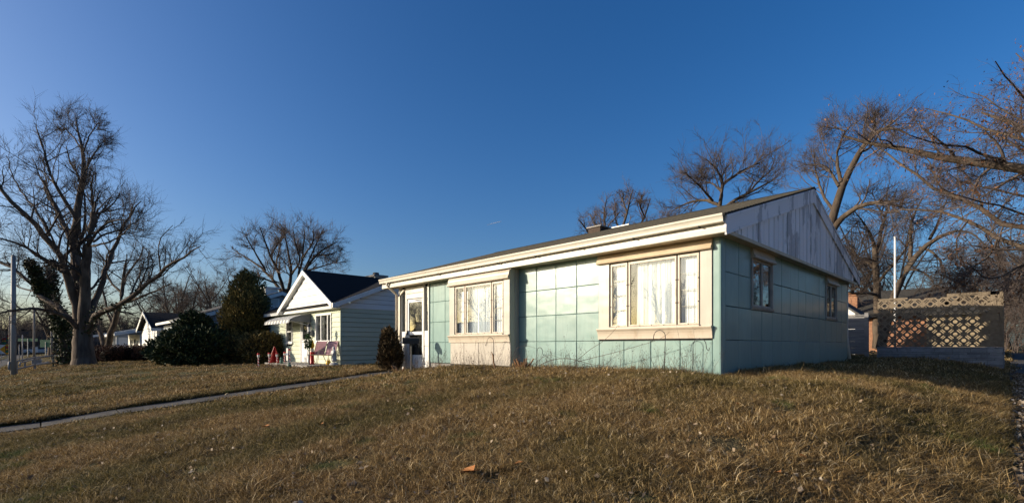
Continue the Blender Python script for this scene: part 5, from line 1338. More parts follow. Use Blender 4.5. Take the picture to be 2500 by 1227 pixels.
for q_, dr, w_ in (([(695,725),(672,690),(648,660),(620,640),(590,622),(566,606)],3,.16), ([(697,725),(683,670),(660,625),(646,585),(634,555)],-3,.17), ([(701,725),(713,668),(708,630),(701,595),(691,560),(684,545)],2,.17),
    ([(704,725),(722,698),(742,662),(766,624),(800,600),(826,588)],-3,.17), ([(706,720),(733,672),(738,632),(742,592),(745,560),(742,545)],3,.15), ([(742,660),(760,622),(778,582),(792,556)],3,.10), ([(648,660),(626,622),(608,590),(596,570)],-3,.10),
    ([(660,625),(680,592),(694,565)],2,.09), ([(766,624),(800,622),(828,612)],3,.09), ([(672,690),(632,676),(602,670),(578,662)],-2,.09), ([(713,668),(735,640),(722,600),(715,560)],-5,.10), ([(683,670),(670,640),(690,600),(668,565)],5,.10), ([(742,662),(770,655),(805,645),(825,635)],-3,.09), ([(738,632),(765,590),(765,560)],-4,.09)):
    lm.append((trace(q_, DM, dr), w_, 0.025))
bare_tree(TM, lm, 42, LV(12, 2.1, 8, 1.05, 8, 0.55, 0.0085, 0.06, 42, 0.22), M['bark'], M['twig'], 10)
p = at(545, 840, 60); auto_tree('bare_elm', p, 12.5, 0.24, 5, 0.14, 0.7, 43, 'smaller pale bare tree left of the vase-shaped tree', LV(8, 2.2, 6, 1.0, 6, 0.5, 0.009, 0.05, 40, 0.25), 'bark', 'twig', G_BG)
p = at(303, 860, 40)
TY = thing('forked_tree', (p[0], p[1], gz(p[0], p[1])), 'forked bare tree with a Y-shaped trunk right of the big maple', 'tree')
D3 = 40
ly = [(trace([(262,868),(258,830),(242,790),(232,768)], D3, 0), 0.01, 0.01)]
ly = [(trace([(258,862),(254,835),(242,805),(230,775),(222,745)], D3, 2), 0.20, 0.10),
      (trace([(259,860),(268,820),(282,780),(292,745),(300,700),(302,660),(310,620)], D3, -2), 0.26, 0.05),
      (trace([(276,795),(262,760),(258,735),(248,700)], D3, 1), 0.12, 0.05),
      (trace([(295,740),(320,735),(350,722),(385,708),(420,690)], D3, -2), 0.12, 0.03),
      (trace([(298,715),(270,690),(258,660),(250,630)], D3, 2), 0.10, 0.03),
      (trace([(302,680),(325,650),(345,625),(350,600)], D3, -1), 0.09, 0.03)]
bare_tree(TY, ly, 55, LV(10, 2.4, 7, 1.1, 6, 0.55, 0.009, 0.04, 50, 0.3), M['bark'], M['twig_dark'], 10, skip=0)
p = at(430, 850, 62); auto_tree('bare_oak', p, 11.5, 0.30, 5, 0.2, 0.8, 47, 'round-crowned bare tree behind the white house roof', LV(8, 2.4, 7, 1.1, 6, 0.55, 0.010, 0.03, 50, 0.3), 'bark', 'twig', G_BG)
p = at(372, 850, 70); auto_tree('bare_oak', p, 10.5, 0.28, 4, 0.22, 0.8, 48, 'bare tree directly above the dark roof of the white house', LV(8, 2.2, 6, 1.1, 6, 0.5, 0.010, 0.03, 50, 0.3), 'bark', 'twig_dark', G_BG)
p = at(495, 850, 75); auto_tree('bare_oak', p, 11.0, 0.26, 5, 0.2, 0.7, 49, 'dense bare tree between the two evergreens, far behind', LV(8, 2.2, 6, 1.1, 7, 0.5, 0.011, 0.03, 50, 0.3), 'bark', 'twig', G_BG)
p = at(127, 870, 66); auto_tree('street_tree', p, 7.0, 0.5, 3, 0.35, 0.8, 51, 'stout dark street tree beyond the handrails', LV(6, 1.8, 5, 0.9, 5, 0.5, 0.011, 0.02, 55, 0.3), 'bark', 'twig_dark')
# far trees closing the street
for k, (xx, d, hh, lab) in enumerate(((60,150,10,'hazy far tree at the end of the street by the leftmost poles'), (105,170,11,'hazy far tree at the end of the street behind the street signs'), (190,140,9.5,'far tree behind the big maple trunk'), (240,120,9,'far tree between the maple and the forked tree'), (320,125,10,'far tree above the porch houses'))):
    p = at(xx, 860, d); auto_tree('far_tree', p, hh, 0.35, 5, 0.2, 0.75, 60+k, lab, LV(8, 2.4, 6, 1.2, 4, 0.7, 0.022, 0.02, 50, 0.3), 'bark', 'twig', 'far trees along the street')

# --- right-hand trees
DK = 45; p = at(1500, 830, DK)
TK = thing('knobbly_tree', (p[0], p[1], gz(p[0], p[1])), 'distant bare tree with knobbly upright limbs above the ridge chimney', 'tree', G_BG)
lk = [(trace([(1502,850),(1500,740),(1500,660),(1502,610)], DK), 0.40, 0.30)]
for q_, dr, w_ in (([(1500,640),(1482,585),(1472,535),(1478,500),(1482,478)],2,.17), ([(1501,640),(1515,570),(1532,520),(1540,480),(1545,462)],-2,.18), ([(1504,640),(1545,575),(1575,530),(1584,500),(1588,485)],3,.16), ([(1498,650),(1450,585),(1425,550),(1412,535)],-3,.15),
    ([(1508,650),(1560,590),(1600,555),(1622,530)],-2,.15), ([(1482,585),(1450,545),(1440,520)],3,.10), ([(1532,520),(1520,490),(1522,470)],2,.09), ([(1575,530),(1560,500),(1568,475)],-3,.09), ([(1515,570),(1500,530),(1505,495)],4,.10), ([(1600,555),(1630,545),(1650,540)],2,.08)):
    lk.append((trace(q_, DK, dr), w_, 0.03))
bare_tree(TK, lk, 71, LV(12, 1.7, 8, 0.85, 7, 0.42, 0.0085, 0.10, 42, 0.2), M['bark'], M['twig'], 9)
D4 = 27; p = at(1745, 820, D4)
T = thing('spreading_tree', (p[0], p[1], gz(p[0], p[1])), 'spreading bare tree with upturned twigs over the middle of the roof', 'tree')
l4 = [(trace([(1750,860),(1752,700),(1752,600),(1754,530),(1757,500)], D4), 0.24, 0.12),
      (trace([(1757,505),(1762,470),(1766,440),(1752,415),(1738,400),(1724,388)], D4, -1.5), 0.11, 0.02),
      (trace([(1757,500),(1735,490),(1700,488),(1665,500),(1640,515)], D4, 2), 0.10, 0.02),
      (trace([(1766,450),(1790,430),(1815,415),(1840,405),(1862,392)], D4, 2), 0.09, 0.02),
      (trace([(1757,515),(1790,490),(1830,470),(1870,450),(1900,430)], D4, -2), 0.10, 0.02),
      (trace([(1740,490),(1715,460),(1690,440),(1672,420)], D4, -2), 0.07, 0.02),
      (trace([(1830,470),(1850,440),(1880,420),(1893,385)], D4, 1), 0.06, 0.015),
      (trace([(1762,470),(1745,450),(1715,440),(1695,432)], D4, 2), 0.06, 0.015)]
bare_tree(T, l4, 81, LV(17, 1.9, 8, 0.9, 7, 0.42, 0.0055, 0.12, 48, 0.2), M['bark'], M['twig_red'], 10)
D5 = 21; p = at(2040, 800, D5)
T = thing('leaning_tree', (p[0], p[1], gz(p[0], p[1])), 'tall bare tree arching to the right behind the gable peak', 'tree')
l5 = [(trace([(2010,870),(2015,700),(2022,600),(2033,527),(2043,480),(2053,442),(2075,415)], D5), 0.25, 0.13),
      (trace([(2075,415),(2095,375),(2112,350),(2134,324),(2155,312),(2178,309),(2204,316),(2220,330)], D5, -2), 0.13, 0.02),
      (trace([(2053,445),(2043,400),(2040,378),(2052,350),(2062,320),(2074,310),(2085,300)], D5, 1.5), 0.08, 0.012),
      (trace([(2048,455),(2030,420),(2013,402),(1985,402),(1960,400)], D5, 2), 0.07, 0.012),
      (trace([(2035,560),(2050,535),(2075,513),(2117,494),(2160,490),(2190,497),(2210,512)], D5, -2.5), 0.13, 0.03),
      (trace([(2095,375),(2120,365),(2140,340),(2150,315),(2158,300)], D5, 1.5), 0.06, 0.012),
      (trace([(2036,515),(2010,480),(1995,440),(1990,400),(1985,360)], D5, 2), 0.07, 0.012),
      (trace([(2134,324),(2140,300),(2132,295),(2125,285)], D5, -1), 0.05, 0.012),
      (trace([(2062,320),(2040,310),(2020,320),(2005,340)], D5, 1), 0.04, 0.012)]
bare_tree(T, l5, 83, LV(16, 1.5, 8, 0.75, 7, 0.36, 0.0046, 0.09, 46, 0.2), M['bark'], M['twig_red'], 10)
D6 = 27; p = at(2142, 800, D6)
T = thing('straight_tree', (p[0], p[1], gz(p[0], p[1])), 'straight dark trunk rising left of the white flagpole', 'tree')
l6 = [(trace([(2140,850),(2142,760),(2143,700),(2141,650),(2136,600)], D6), 0.22, 0.13),
      (trace([(2136,605),(2125,570),(2110,545),(2090,520)], D6, -1), 0.09, 0.02), (trace([(2138,610),(2150,570),(2160,530),(2175,490),(2190,460)], D6, 1.5), 0.11, 0.02),
      (trace([(2142,660),(2120,640),(2095,630),(2075,600)], D6, 1), 0.08, 0.02), (trace([(2143,690),(2165,660),(2190,640),(2215,600),(2230,560)], D6, -2), 0.08, 0.02),
      (trace([(2141,640),(2105,625),(2085,645),(2070,665)], D6, -1), 0.06, 0.015), (trace([(2142,720),(2120,715),(2095,716),(2068,712)], D6, -2), 0.09, 0.03), (trace([(2160,530),(2140,500),(2130,470)], D6, 1), 0.05, 0.015)]
bare_tree(T, l6, 85, LV(13, 1.8, 8, 0.9, 6, 0.42, 0.006, 0.06, 48, 0.2), M['bark'], M['twig_dark'], 9)
D7 = 25; p = at(2170, 800, D7)
T = thing('slanting_tree', (p[0], p[1], gz(p[0], p[1])), 'slanting bare tree leaning right behind the flagpole', 'tree')
l7 = [(trace([(2150,850),(2165,770),(2185,722),(2205,670),(2222,635),(2245,604),(2270,583),(2335,563)], D7, -1.5), 0.22, 0.07),
      (trace([(2222,635),(2225,595),(2220,555),(2235,510),(2255,480)], D7, 1), 0.10, 0.02), (trace([(2245,604),(2275,610),(2300,640),(2310,680)], D7, -2), 0.07, 0.015),
      (trace([(2270,583),(2290,550),(2300,510),(2320,470)], D7, 1.5), 0.08, 0.015), (trace([(2210,660),(2235,655),(2265,670),(2285,700)], D7, -1.5), 0.06, 0.012), (trace([(2335,563),(2370,565),(2400,590),(2420,620)], D7, -1), 0.05, 0.012)]
bare_tree(T, l7, 87, LV(14, 1.8, 7, 0.85, 6, 0.42, 0.0062, -0.03, 50, 0.2, droop=0.12), M['bark'], M['twig_dark'], 10)
# --- the big tree whose trunk stands outside the frame on the right
M['leaf_brown'] = attrmat('withered_leaf', [(0,(0.06,0.025,0.012)),(0.6,(0.16,0.07,0.03)),(1,(0.28,0.14,0.06))], 0.7, 0.2, trans=0.2)
D8 = 15.5; base = (6.5, 9.5)
zb = gz(*base)
T = thing('oak_tree', (base[0], base[1], zb), 'great oak overhanging from the right with withered brown leaves', 'tree')
fork = np.array([base[0], base[1], zb+3.4])
l8 = [([(base[0], base[1], zb-0.3), (base[0]+0.05, base[1], zb+2), fork], 0.55, 0.40)]
def R8(pix, d0, d1, w0, w1, root=True):
    n = len(pix); q = [at(x, y, d0+(d1-d0)*k/(n-1)) for k, (x, y) in enumerate(pix)]
    if root: q = [fork, fork*0.5+np.array(q[0])*0.5] + q
    l8.append((q, w0*0.54, w1*0.75))
R8([(2500,573),(2400,514),(2321,477),(2241,438),(2176,374),(2128,352)], 13.5, 17, 0.17, 0.02)
R8([(2500,617),(2434,584),(2364,536),(2294,509),(2219,508),(2160,520)], 13.5, 18, 0.17, 0.02)
R8([(2500,330),(2450,345),(2400,310),(2330,285),(2260,265)], 13, 15, 0.14, 0.015)
R8([(2510,420),(2430,390),(2360,360),(2300,350),(2220,330)], 13.5, 12, 0.12, 0.015)
R8([(2520,260),(2490,225),(2450,185),(2430,150)], 13, 12, 0.10, 0.015)
R8([(2520,640),(2480,652),(2440,672),(2410,695),(2385,665),(2360,640)], 12.0, 11, 0.07, 0.012)
R8([(2530,500),(2490,470),(2440,460),(2400,470),(2350,455),(2310,420)], 14, 16, 0.11, 0.015)
R8([(2364,536),(2340,570),(2330,610),(2350,650)], 15, 14, 0.05, 0.012, False)
R8([(2400,514),(2390,470),(2360,430),(2340,400)], 14.4, 15.5, 0.06, 0.012, False)
R8([(2434,584),(2420,620),(2380,650),(2340,690)], 14, 12.5, 0.05, 0.012, False)
R8([(2530,180),(2500,150),(2480,130)], 13, 13.5, 0.08, 0.015)
R8([(2500,300),(2440,260),(2400,235),(2370,225)], 13, 14, 0.09, 0.012)
R8([(2510,380),(2450,330),(2380,320),(2320,318)], 14, 16, 0.09, 0.012)
R8([(2510,540),(2440,500),(2370,490),(2300,460)], 12.5, 12, 0.08, 0.012)
R8([(2321,477),(2290,450),(2270,400),(2250,360)], 15, 16, 0.05, 0.012, False)
# limbs out of frame that fill the rest of the crown
for k in range(9):
    a = 2*math.pi*k/9+0.3
    d = np.array([math.cos(a)*1.0, math.sin(a)*1.0, 1.15]); q = [fork]
    if d[0]*R_[0]*(-1)+d[1]*R_[1]*(-1) > 0.75: continue
    for _ in range(5): d = d+g0.normal(0, .15, 3); q.append(q[-1]+d/np.linalg.norm(d)*1.5)
    l8.append((q, 0.18, 0.03))
bare_tree(T, l8, 91, LV(19, 1.35, 8, 0.62, 7, 0.32, 0.0036, -0.01, 50, 0.25, wander=0.17, droop=0.05, hero=True), M['bark'], M['twig_red'], 12,
          leaves=(5200, 0.075, M['leaf_brown'], lambda e: (e[:, 0] < 7.5)))
# --- thicket and trees beyond the side road
for k, (xx, d, hh, lab) in enumerate(((2462,42,8.5,'brownish bare tree beyond the pavement right of the screen'), (2520,36,11,'bare tree at the right edge beyond the side road'), (2400,55,11,'bare tree far behind the right half of the screen'), (2300,60,10,'bare tree far behind the middle of the screen'), (2600,30,9,'bare tree across the side road just outside the view'))):
    p = at(xx, 850, d); auto_tree('bare_tree', p, hh, 0.25, 5, 0.15, 0.8, 101+k, lab, LV(9, 1.9, 7, 0.9, 7, 0.5, 0.009, 0.0, 52, 0.2), 'bark', 'twig_red', 'trees beyond the side road', 0.12)
for k, (xx, d) in enumerate(((2070,48),(1960,50),(1880,44),(2180,52))):
    p = at(xx, 850, d); auto_tree('bare_tree', p, 13.5+(k % 2)*2, 0.28, 5, 0.2, 0.7, 121+k, ['bare tree far behind the back corner of the house','bare tree far behind the gable','fine-twigged bare tree far behind the roof ridge','bare tree far behind the flagpole'][k], LV(9, 2.1, 6, 1.0, 6, 0.5, 0.009, 0.06, 45, 0.2), 'bark', 'twig_red', G_BG, 0.12)

# --- evergreens and shrubs
def shrub(name, label, base, parts, n, size, mat, seed, core, cat='shrub', up=0.5, trunkr=0.06, jit=0.55, corek=0.74):
    """parts: ellipsoids (dx,dy,dz,rx,ry,rz); foliage sprays fill their outer shells"""
    base = (base[0], base[1], gz(base[0], base[1])); g = np.random.default_rng(seed)
    t = thing(name, base, label, cat); org = np.array(base)
    vol = np.array([p[3]*p[4]+p[4]*p[5]+p[3]*p[5] for p in parts]); cnt = (n*vol/vol.sum()).astype(int)
    Q = []; Nn = []; cm = MB()
    for p, c in zip(parts, cnt):
        u = g.normal(0, 1, (c, 3)); u /= np.linalg.norm(u, axis=1, keepdims=True)
        lump = 1+0.13*np.sin(u[:,0]*7+p[0]*3)*np.sin(u[:,2]*6+seed)+0.10*np.sin(u[:,1]*11+u[:,2]*9+p[1]*5)+0.07*g.normal(0,1,c)*(g.uniform(0,1,c) < .35)
        rr = (1-0.30*g.uniform(0, 1, c)**1.8)*lump
        e = np.array(p[3:6]); ce = np.array(p[0:3])
        q = ce+u*rr[:, None]*e; nn = u/e; nn /= np.linalg.norm(nn, axis=1, keepdims=True)
        ok = q[:, 2] > 0.02; Q.append(q[ok]); Nn.append(nn[ok])
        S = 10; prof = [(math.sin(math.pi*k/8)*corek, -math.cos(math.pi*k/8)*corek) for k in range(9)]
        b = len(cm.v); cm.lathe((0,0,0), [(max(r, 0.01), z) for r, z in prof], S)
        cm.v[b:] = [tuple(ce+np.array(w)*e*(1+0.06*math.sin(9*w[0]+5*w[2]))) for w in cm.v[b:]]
    Q = np.concatenate(Q); Nn = np.concatenate(Nn); Nn[:, 2] += up
    v, f, a = leafcloud(Q, Nn, size, seed+1, aspect=0.38, jit=jit)
    place('foliage', fast_mesh('foliage', v, f, mat, a), t, org)
    cm.v = [tuple(np.array(w)+org) for w in cm.v]; cm.build('light_block_core', core, t)  # added dark blob that blocks light inside the foliage
    MB().tube([(org[0],org[1],org[2]-0.1),(org[0],org[1],org[2]+0.6)], [trunkr*1.3, trunkr], 7).build('trunk', M['bark'], t)
    return t
M['conifer'] = attrmat('dark_conifer', [(0,(0.012,0.022,0.009)),(0.6,(0.034,0.05,0.018)),(1,(0.075,0.09,0.03))], 0.7, 0.25)
M['arbor'] = attrmat('bronzed_arborvitae', [(0,(0.05,0.045,0.016)),(0.5,(0.16,0.13,0.04)),(0.85,(0.27,0.20,0.06)),(1,(0.36,0.26,0.085))], 0.75, 0.2)
M['yew'] = attrmat('bronzed_yew', [(0,(0.045,0.038,0.015)),(0.5,(0.135,0.105,0.036)),(0.85,(0.23,0.17,0.056)),(1,(0.32,0.23,0.085))], 0.75, 0.2)
M['core_dark'] = pm('dark_shrub_core', (0.016,0.014,0.009), None, 8, 0.95, 0.5)  # near-black for the added cores that block light inside the shrubs
p = onZ(464, 890, -0.48)
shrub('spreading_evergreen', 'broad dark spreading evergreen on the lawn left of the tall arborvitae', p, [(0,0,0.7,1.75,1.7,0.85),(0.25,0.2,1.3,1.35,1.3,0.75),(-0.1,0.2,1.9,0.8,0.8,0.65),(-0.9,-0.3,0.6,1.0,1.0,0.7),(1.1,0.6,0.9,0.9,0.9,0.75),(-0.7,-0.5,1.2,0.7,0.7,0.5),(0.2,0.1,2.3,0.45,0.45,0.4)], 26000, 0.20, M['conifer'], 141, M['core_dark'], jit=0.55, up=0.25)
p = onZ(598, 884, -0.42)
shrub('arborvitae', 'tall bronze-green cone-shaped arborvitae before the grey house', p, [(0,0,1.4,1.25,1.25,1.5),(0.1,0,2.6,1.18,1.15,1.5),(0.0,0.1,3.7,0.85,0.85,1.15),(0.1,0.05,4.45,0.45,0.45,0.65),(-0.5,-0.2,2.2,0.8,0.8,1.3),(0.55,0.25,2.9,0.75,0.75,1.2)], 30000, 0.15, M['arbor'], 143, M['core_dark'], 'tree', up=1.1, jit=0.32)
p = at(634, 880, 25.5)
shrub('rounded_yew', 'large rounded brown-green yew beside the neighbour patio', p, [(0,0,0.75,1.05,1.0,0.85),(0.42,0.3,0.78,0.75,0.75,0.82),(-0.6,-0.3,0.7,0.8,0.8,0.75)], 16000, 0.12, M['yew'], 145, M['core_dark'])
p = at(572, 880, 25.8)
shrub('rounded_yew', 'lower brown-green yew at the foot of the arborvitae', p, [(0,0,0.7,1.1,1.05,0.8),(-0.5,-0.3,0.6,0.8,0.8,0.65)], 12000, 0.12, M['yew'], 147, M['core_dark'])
# bare shrub by the arborvitae
p = onZ(645, 884, -0.42); b3 = (p[0]-0.6, p[1]+0.5, gz(p[0]-0.6, p[1]+0.5))
T = thing('bare_shrub', b3, 'leafless upright shrub with reddish stems between arborvitae and yew', 'shrub')
g = np.random.default_rng(31); ls = []
for k in range(9):
    a = 2*math.pi*k/9; d = np.array([0.42*math.cos(a)*g.uniform(.3,1), 0.42*math.sin(a)*g.uniform(.3,1), 1]); q = [np.array(b3)]
    for _ in range(5): d = d+g.normal(0, .09, 3); q.append(q[-1]+d/np.linalg.norm(d)*g.uniform(.48,.66))
    ls.append((q, 0.03, 0.008))
bare_tree(T, ls, 33, LV(5, 0.9, 4, 0.45, 3, 0.25, 0.006, 0.05, 35, 0.25), M['twig_red'], M['twig_red'], 8, skip=0)
# hedge of dry bushes before the porch houses
M['dryhedge'] = attrmat('dry_red_leaf', [(0,(0.03,0.014,0.01)),(0.6,(0.075,0.036,0.025)),(1,(0.16,0.085,0.06))], 0.8, 0.2)
for k, (xx, yy) in enumerate(((238,882),(268,883),(300,882),(330,881),(358,882))):
    p = onZ(xx, yy, -0.62)
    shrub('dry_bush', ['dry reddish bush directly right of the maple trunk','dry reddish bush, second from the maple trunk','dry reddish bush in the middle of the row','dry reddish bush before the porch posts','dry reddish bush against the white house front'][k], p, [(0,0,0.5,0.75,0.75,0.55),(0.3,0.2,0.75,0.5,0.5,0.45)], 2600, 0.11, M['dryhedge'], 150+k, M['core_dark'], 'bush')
    col.objects
# scraggly bush at the entrance corner
M['scrub'] = attrmat('scraggly_juniper', [(0,(0.022,0.016,0.008)),(0.5,(0.06,0.042,0.02)),(0.85,(0.11,0.072,0.035)),(1,(0.19,0.12,0.06))], 0.85, 0.15)
p = (-10.15, -0.55)
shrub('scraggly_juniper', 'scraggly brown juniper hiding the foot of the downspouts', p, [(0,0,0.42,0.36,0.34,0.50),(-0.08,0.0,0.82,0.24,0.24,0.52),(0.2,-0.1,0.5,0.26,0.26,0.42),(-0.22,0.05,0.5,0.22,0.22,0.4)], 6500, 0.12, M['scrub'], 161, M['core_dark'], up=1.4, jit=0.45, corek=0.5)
# ------------------------------------------------------------------ small things by the house
# mailbox on a post beside the entrance
mx, my = -8.80, -0.62; mz = gz(mx, my)
t = thing('mailbox', (mx, my, mz), 'black arched metal mailbox with white mail sticking out beside the entrance', 'mailbox')
MB().box(mx-0.018, mx+0.018, my-0.018, my+0.018, mz-0.1, 0.56).build('post', M['black_metal'], t)
ar = [(0.09*math.cos(a), 0.10+0.09*math.sin(a)) for a in np.linspace(0, math.pi, 9)]
mb = MB().prism([(-0.09,0.0),(0.09,0.0)]+ar, 'y', -0.24, 0.22)
an = math.radians(-28); c, s = math.cos(an), math.sin(an)
def tm(mb): mb.v = [(mx+q[0]*c-q[1]*s, my+q[0]*s+q[1]*c, 0.57+q[2]) for q in mb.v]; return mb
tm(mb).build('body', M['black_metal'], t)
tm(MB().prism([(-0.094,-0.004),(0.094,-0.004)]+[(1.05*q[0], 1.03*q[1]) for q in ar], 'y', -0.262, -0.241)).build('door', M['black_metal'], t)
tm(MB().box(-0.13,-0.095,-0.18,0.10,0.03,0.045)).build('flag', M['black_metal'], t)
mb = MB().prism([(-0.055,0.02),(0.06,0.035),(0.058,0.055),(-0.057,0.04)], 'y', -0.34, -0.263); tm(mb).build('mail', M['white_paint'], t)

def hook(x, y, zt, side, label, r=0.10, lean=0.0):
    z0 = gz(x, y); t = thing('shepherd_hook', (x, y, z0), label, 'plant hook', 'black plant hooks along the front wall')
    pts = [(x+lean, y, z0-0.1), (x+lean*0.6, y, z0+0.3), (x, y, zt-r)]
    for k in range(1, 9):
        a = math.pi*k/8; pts.append((x+side*(r-r*math.cos(a)), y, zt-r+r*math.sin(a)))
    ex = x+side*2*r
    pts += [(ex+side*0.006, y, zt-r-0.06), (ex+side*0.03, y, zt-r-0.085), (ex+side*0.055, y, zt-r-0.075), (ex+side*0.06, y, zt-r-0.045)]
    MB().tube(pts, 0.0065, 6).build('rod', M['black_metal'], t, smooth=True)
hook(-5.13, -0.62, 0.72, -1, 'black plant hook curling left before the cream bay', 0.125)
hook(-3.80, -0.50, 0.47, 1, 'shortest black plant hook, near the bay corner', 0.085)
hook(-0.62, -0.55, 0.79, -1, 'tallest black plant hook, under the picture window', 0.115, -0.02)
hook(-0.13, -0.50, 0.635, 1, 'black plant hook curling right near the house corner', 0.115)
# cut stumps of shrubs
def stump(x, y, n, hgt, rr, label, seed):
    g = np.random.default_rng(seed); z0 = gz(x, y)
    t = thing('cut_shrub', (x, y, z0), label, 'shrub')
    for k in range(n):
        a = g.uniform(0, 6.28); rad = g.uniform(0, 0.12); p = np.array([x+rad*math.cos(a), y+rad*math.sin(a)*0.6, z0-0.05])
        d = np.array([math.cos(a)*0.6, math.sin(a)*0.4, g.uniform(0.7,1.4)]); d /= np.linalg.norm(d); L = hgt*g.uniform(0.5, 1.1)
        MB().tube([p, p+d*L*0.5+g.normal(0,.01,3), p+d*L], [rr*g.uniform(.7,1.2), rr*0.9, rr*0.75], 6).build('cut_stem', M['cutwood'], t)
    m = 26; p0 = np.tile(np.array([[x, y, z0+0.05]]), (m,1))+g.normal(0,.06,(m,3)); d = np.stack([g.normal(0,1,m), g.normal(0,.5,m), g.uniform(.1,1,m)],1); d /= np.linalg.norm(d,axis=1,keepdims=True)
    pts, rad = grow(g, p0, d, g.uniform(.2,.5,m), np.full(m,.004), 4, .15, -.02)
    assemble('twigs', [(pts, rad, 3)], M['twig_red'], ORG[t.name], t)
M['cutwood'] = pm('cut_wood', (0.30,0.17,0.085), (0.16,0.085,0.045), 8, 0.85, 0.4, 30)
stump(-9.35, -0.72, 9, 0.30, 0.020, 'pale cut shrub stubs at the foot of the juniper', 5)
stump(-4.15, -0.62, 16, 0.36, 0.022, 'reddish cut-back shrub stubs at the bay corner', 6)
x, y = -5.02, -0.72; z0 = gz(x, y)
t = tag(MB().tube([(x+0.07,y,z0-0.05),(x,y,z0+0.16),(x-0.05,y+0.02,z0+0.33),(x-0.10,y+0.02,z0+0.40)], [0.022,0.02,0.018,0.010], 7).build('broken_branch', M['cutwood']), 'broken reddish branch stuck upright before the cream bay', 'branch')
# long bramble canes along the wall
def cane(pix, y, label, r=0.006):
    q = []
    for k, (x_, y_) in enumerate(pix): q.append(onY(x_, y_, y-0.02*math.sin(k)))
    q = resample(q, 18)
    v, f = tubes(q[None], np.linspace(r, r*0.45, 19)[None], 4)
    o = place('bramble_cane', fast_mesh('bramble_cane', v, f, M['twig_red'], smooth=True)); tag(o, label, 'plant', 'bramble canes along the front wall')
cane([(1305,897),(1340,879),(1375,873),(1410,878),(1440,889),(1475,893),(1510,896)], -0.45, 'arching bramble cane rising from the cut shrub', 0.008)
cane([(1400,884),(1420,870),(1440,852),(1470,835),(1495,812),(1512,790),(1518,776)], -0.40, 'reddish bramble cane climbing across the window sill')
cane([(1412,882),(1450,872),(1500,860),(1550,846),(1600,832),(1622,824),(1634,810)], -0.42, 'dark bramble cane running up towards the tall hook')
cane([(1245,880),(1262,848),(1285,842),(1310,850)], -0.48, 'thin cane looping beside the bay corner', 0.005)
cane([(1300,890),(1330,868),(1350,866),(1372,876)], -0.5, 'short dark cane arching beside the shortest hook', 0.006)
# tall dead weeds
def weeds():
    g = np.random.default_rng(77); n = 330
    x = np.concatenate([g.uniform(-9.1, -4.9, 150), g.uniform(-4.8, 0.2, 180)]); y = -0.40-g.uniform(0, 0.4, n)-0.25*((x < -4.8) & (x > -7.4))
    z = ground(x, y); L = g.uniform(0.18, 0.55, n)*np.where(g.uniform(0,1,n) < 0.15, 1.7, 1)
    d = np.stack([g.normal(0, .22, n), g.normal(0, .1, n), np.ones(n)], 1); d /= np.linalg.norm(d, axis=1, keepdims=True)
    p0 = np.stack([x, y, z-0.02], 1)
    pts, rad = grow(g, p0, d, L, np.full(n, .0032), 6, .07, .0, .4)
    c0, cd_, cl_, cr = spawn(g, pts, rad, 5, 0.35, 38, 12, 0.16, 0.4, 0.6, 0.0014, 1.0, 0, 0.6)
    q, qr = grow(g, c0, cd_, cl_, cr, 3, .12, .1)
    V, Fq = tubes(pts, rad, 3); V2, F2 = tubes(q, qr, 3)
    tag(place('dead_weeds', fast_mesh('dead_weeds', np.concatenate([V, V2]), np.concatenate([Fq, F2+len(V)]), M['twig_red'])), 'thin dead weed stalks along the foot of the front wall', 'weeds', kind='stuff')
    ends = q[:, -1]; ends = ends[g.uniform(0, 1, len(ends)) < 0.55]
    v, f, a = leafcloud(ends, g.normal(0, 1, ends.shape), 0.022, 5, aspect=0.6)
    tag(place('weed_seed_heads', fast_mesh('weed_seed_heads', v, f, M['dryhedge'], a)), 'small dry seed heads on the weeds by the wall', 'weeds', kind='stuff')
weeds()
# leaf litter: drifts on the side pavement edge and scattered bits on the lawn
M['litter'] = attrmat('leaf_litter', [(0,(0.07,0.045,0.025)),(0.4,(0.17,0.115,0.065)),(0.7,(0.30,0.23,0.155)),(1,(0.46,0.40,0.32))], 0.8, 0.2, trans=0.15)
def litter(name, x, y, lift, size, seed, label):
    g = np.random.default_rng(seed); n = len(x); p = np.stack([x, y, ground(x, y)+lift*np.ones(n)], 1)
    nr = np.stack([g.normal(0, 1, n), g.normal(0, 1, n), g.normal(0.1, .35, n)], 1); nr /= np.linalg.norm(nr, axis=1, keepdims=True)
    v, f, a = leafcloud(p, nr, size, seed+1, aspect=0.75, jit=0.2)
    tag(place(name, fast_mesh(name, v, f, M['litter'], a)), label, 'leaves', kind='stuff')
g = np.random.default_rng(88)
n = 4200; yy = g.uniform(-6, 11, n); xx = SIDE_X+0.12+np.abs(g.normal(0, .22, n))*(1+0.9*np.sin(yy*1.9)**2*(np.sin(yy*.8) > 0)); litter('pavement_leaves', xx, yy, -0.015+0.02*g.uniform(0,1,n), 0.055, 90, 'drift of pale dead leaves along the pavement edge')
n = 3200; d = 2+16*g.uniform(0,1,n)**0.8; l = g.uniform(-1.1,1.1,n)*d; xx = CAM[0]+d*F_[0]+l*R_[0]; yy = CAM[1]+d*F_[1]+l*R_[1]
ok = (xx < 3.4) & (yy < -0.4) & ~inwalk(xx, yy) ; litter('lawn_leaf_bits', xx[ok], yy[ok], 0.045, 0.042, 92, 'pale scraps of dead leaf scattered through the lawn')
n = 260; xx = g.uniform(-9, 0.2, n); yy = -0.75-np.abs(g.normal(0,.25,n)); litter('wall_leaf_bits', xx, yy, 0.05, 0.045, 94, 'brown dead leaves caught in the weeds along the wall')
cc = np.stack([2+9*g.uniform(0,1,70)**0.8, g.uniform(-1.05,1.05,70)], 1); ii = g.integers(0, 70, 900)
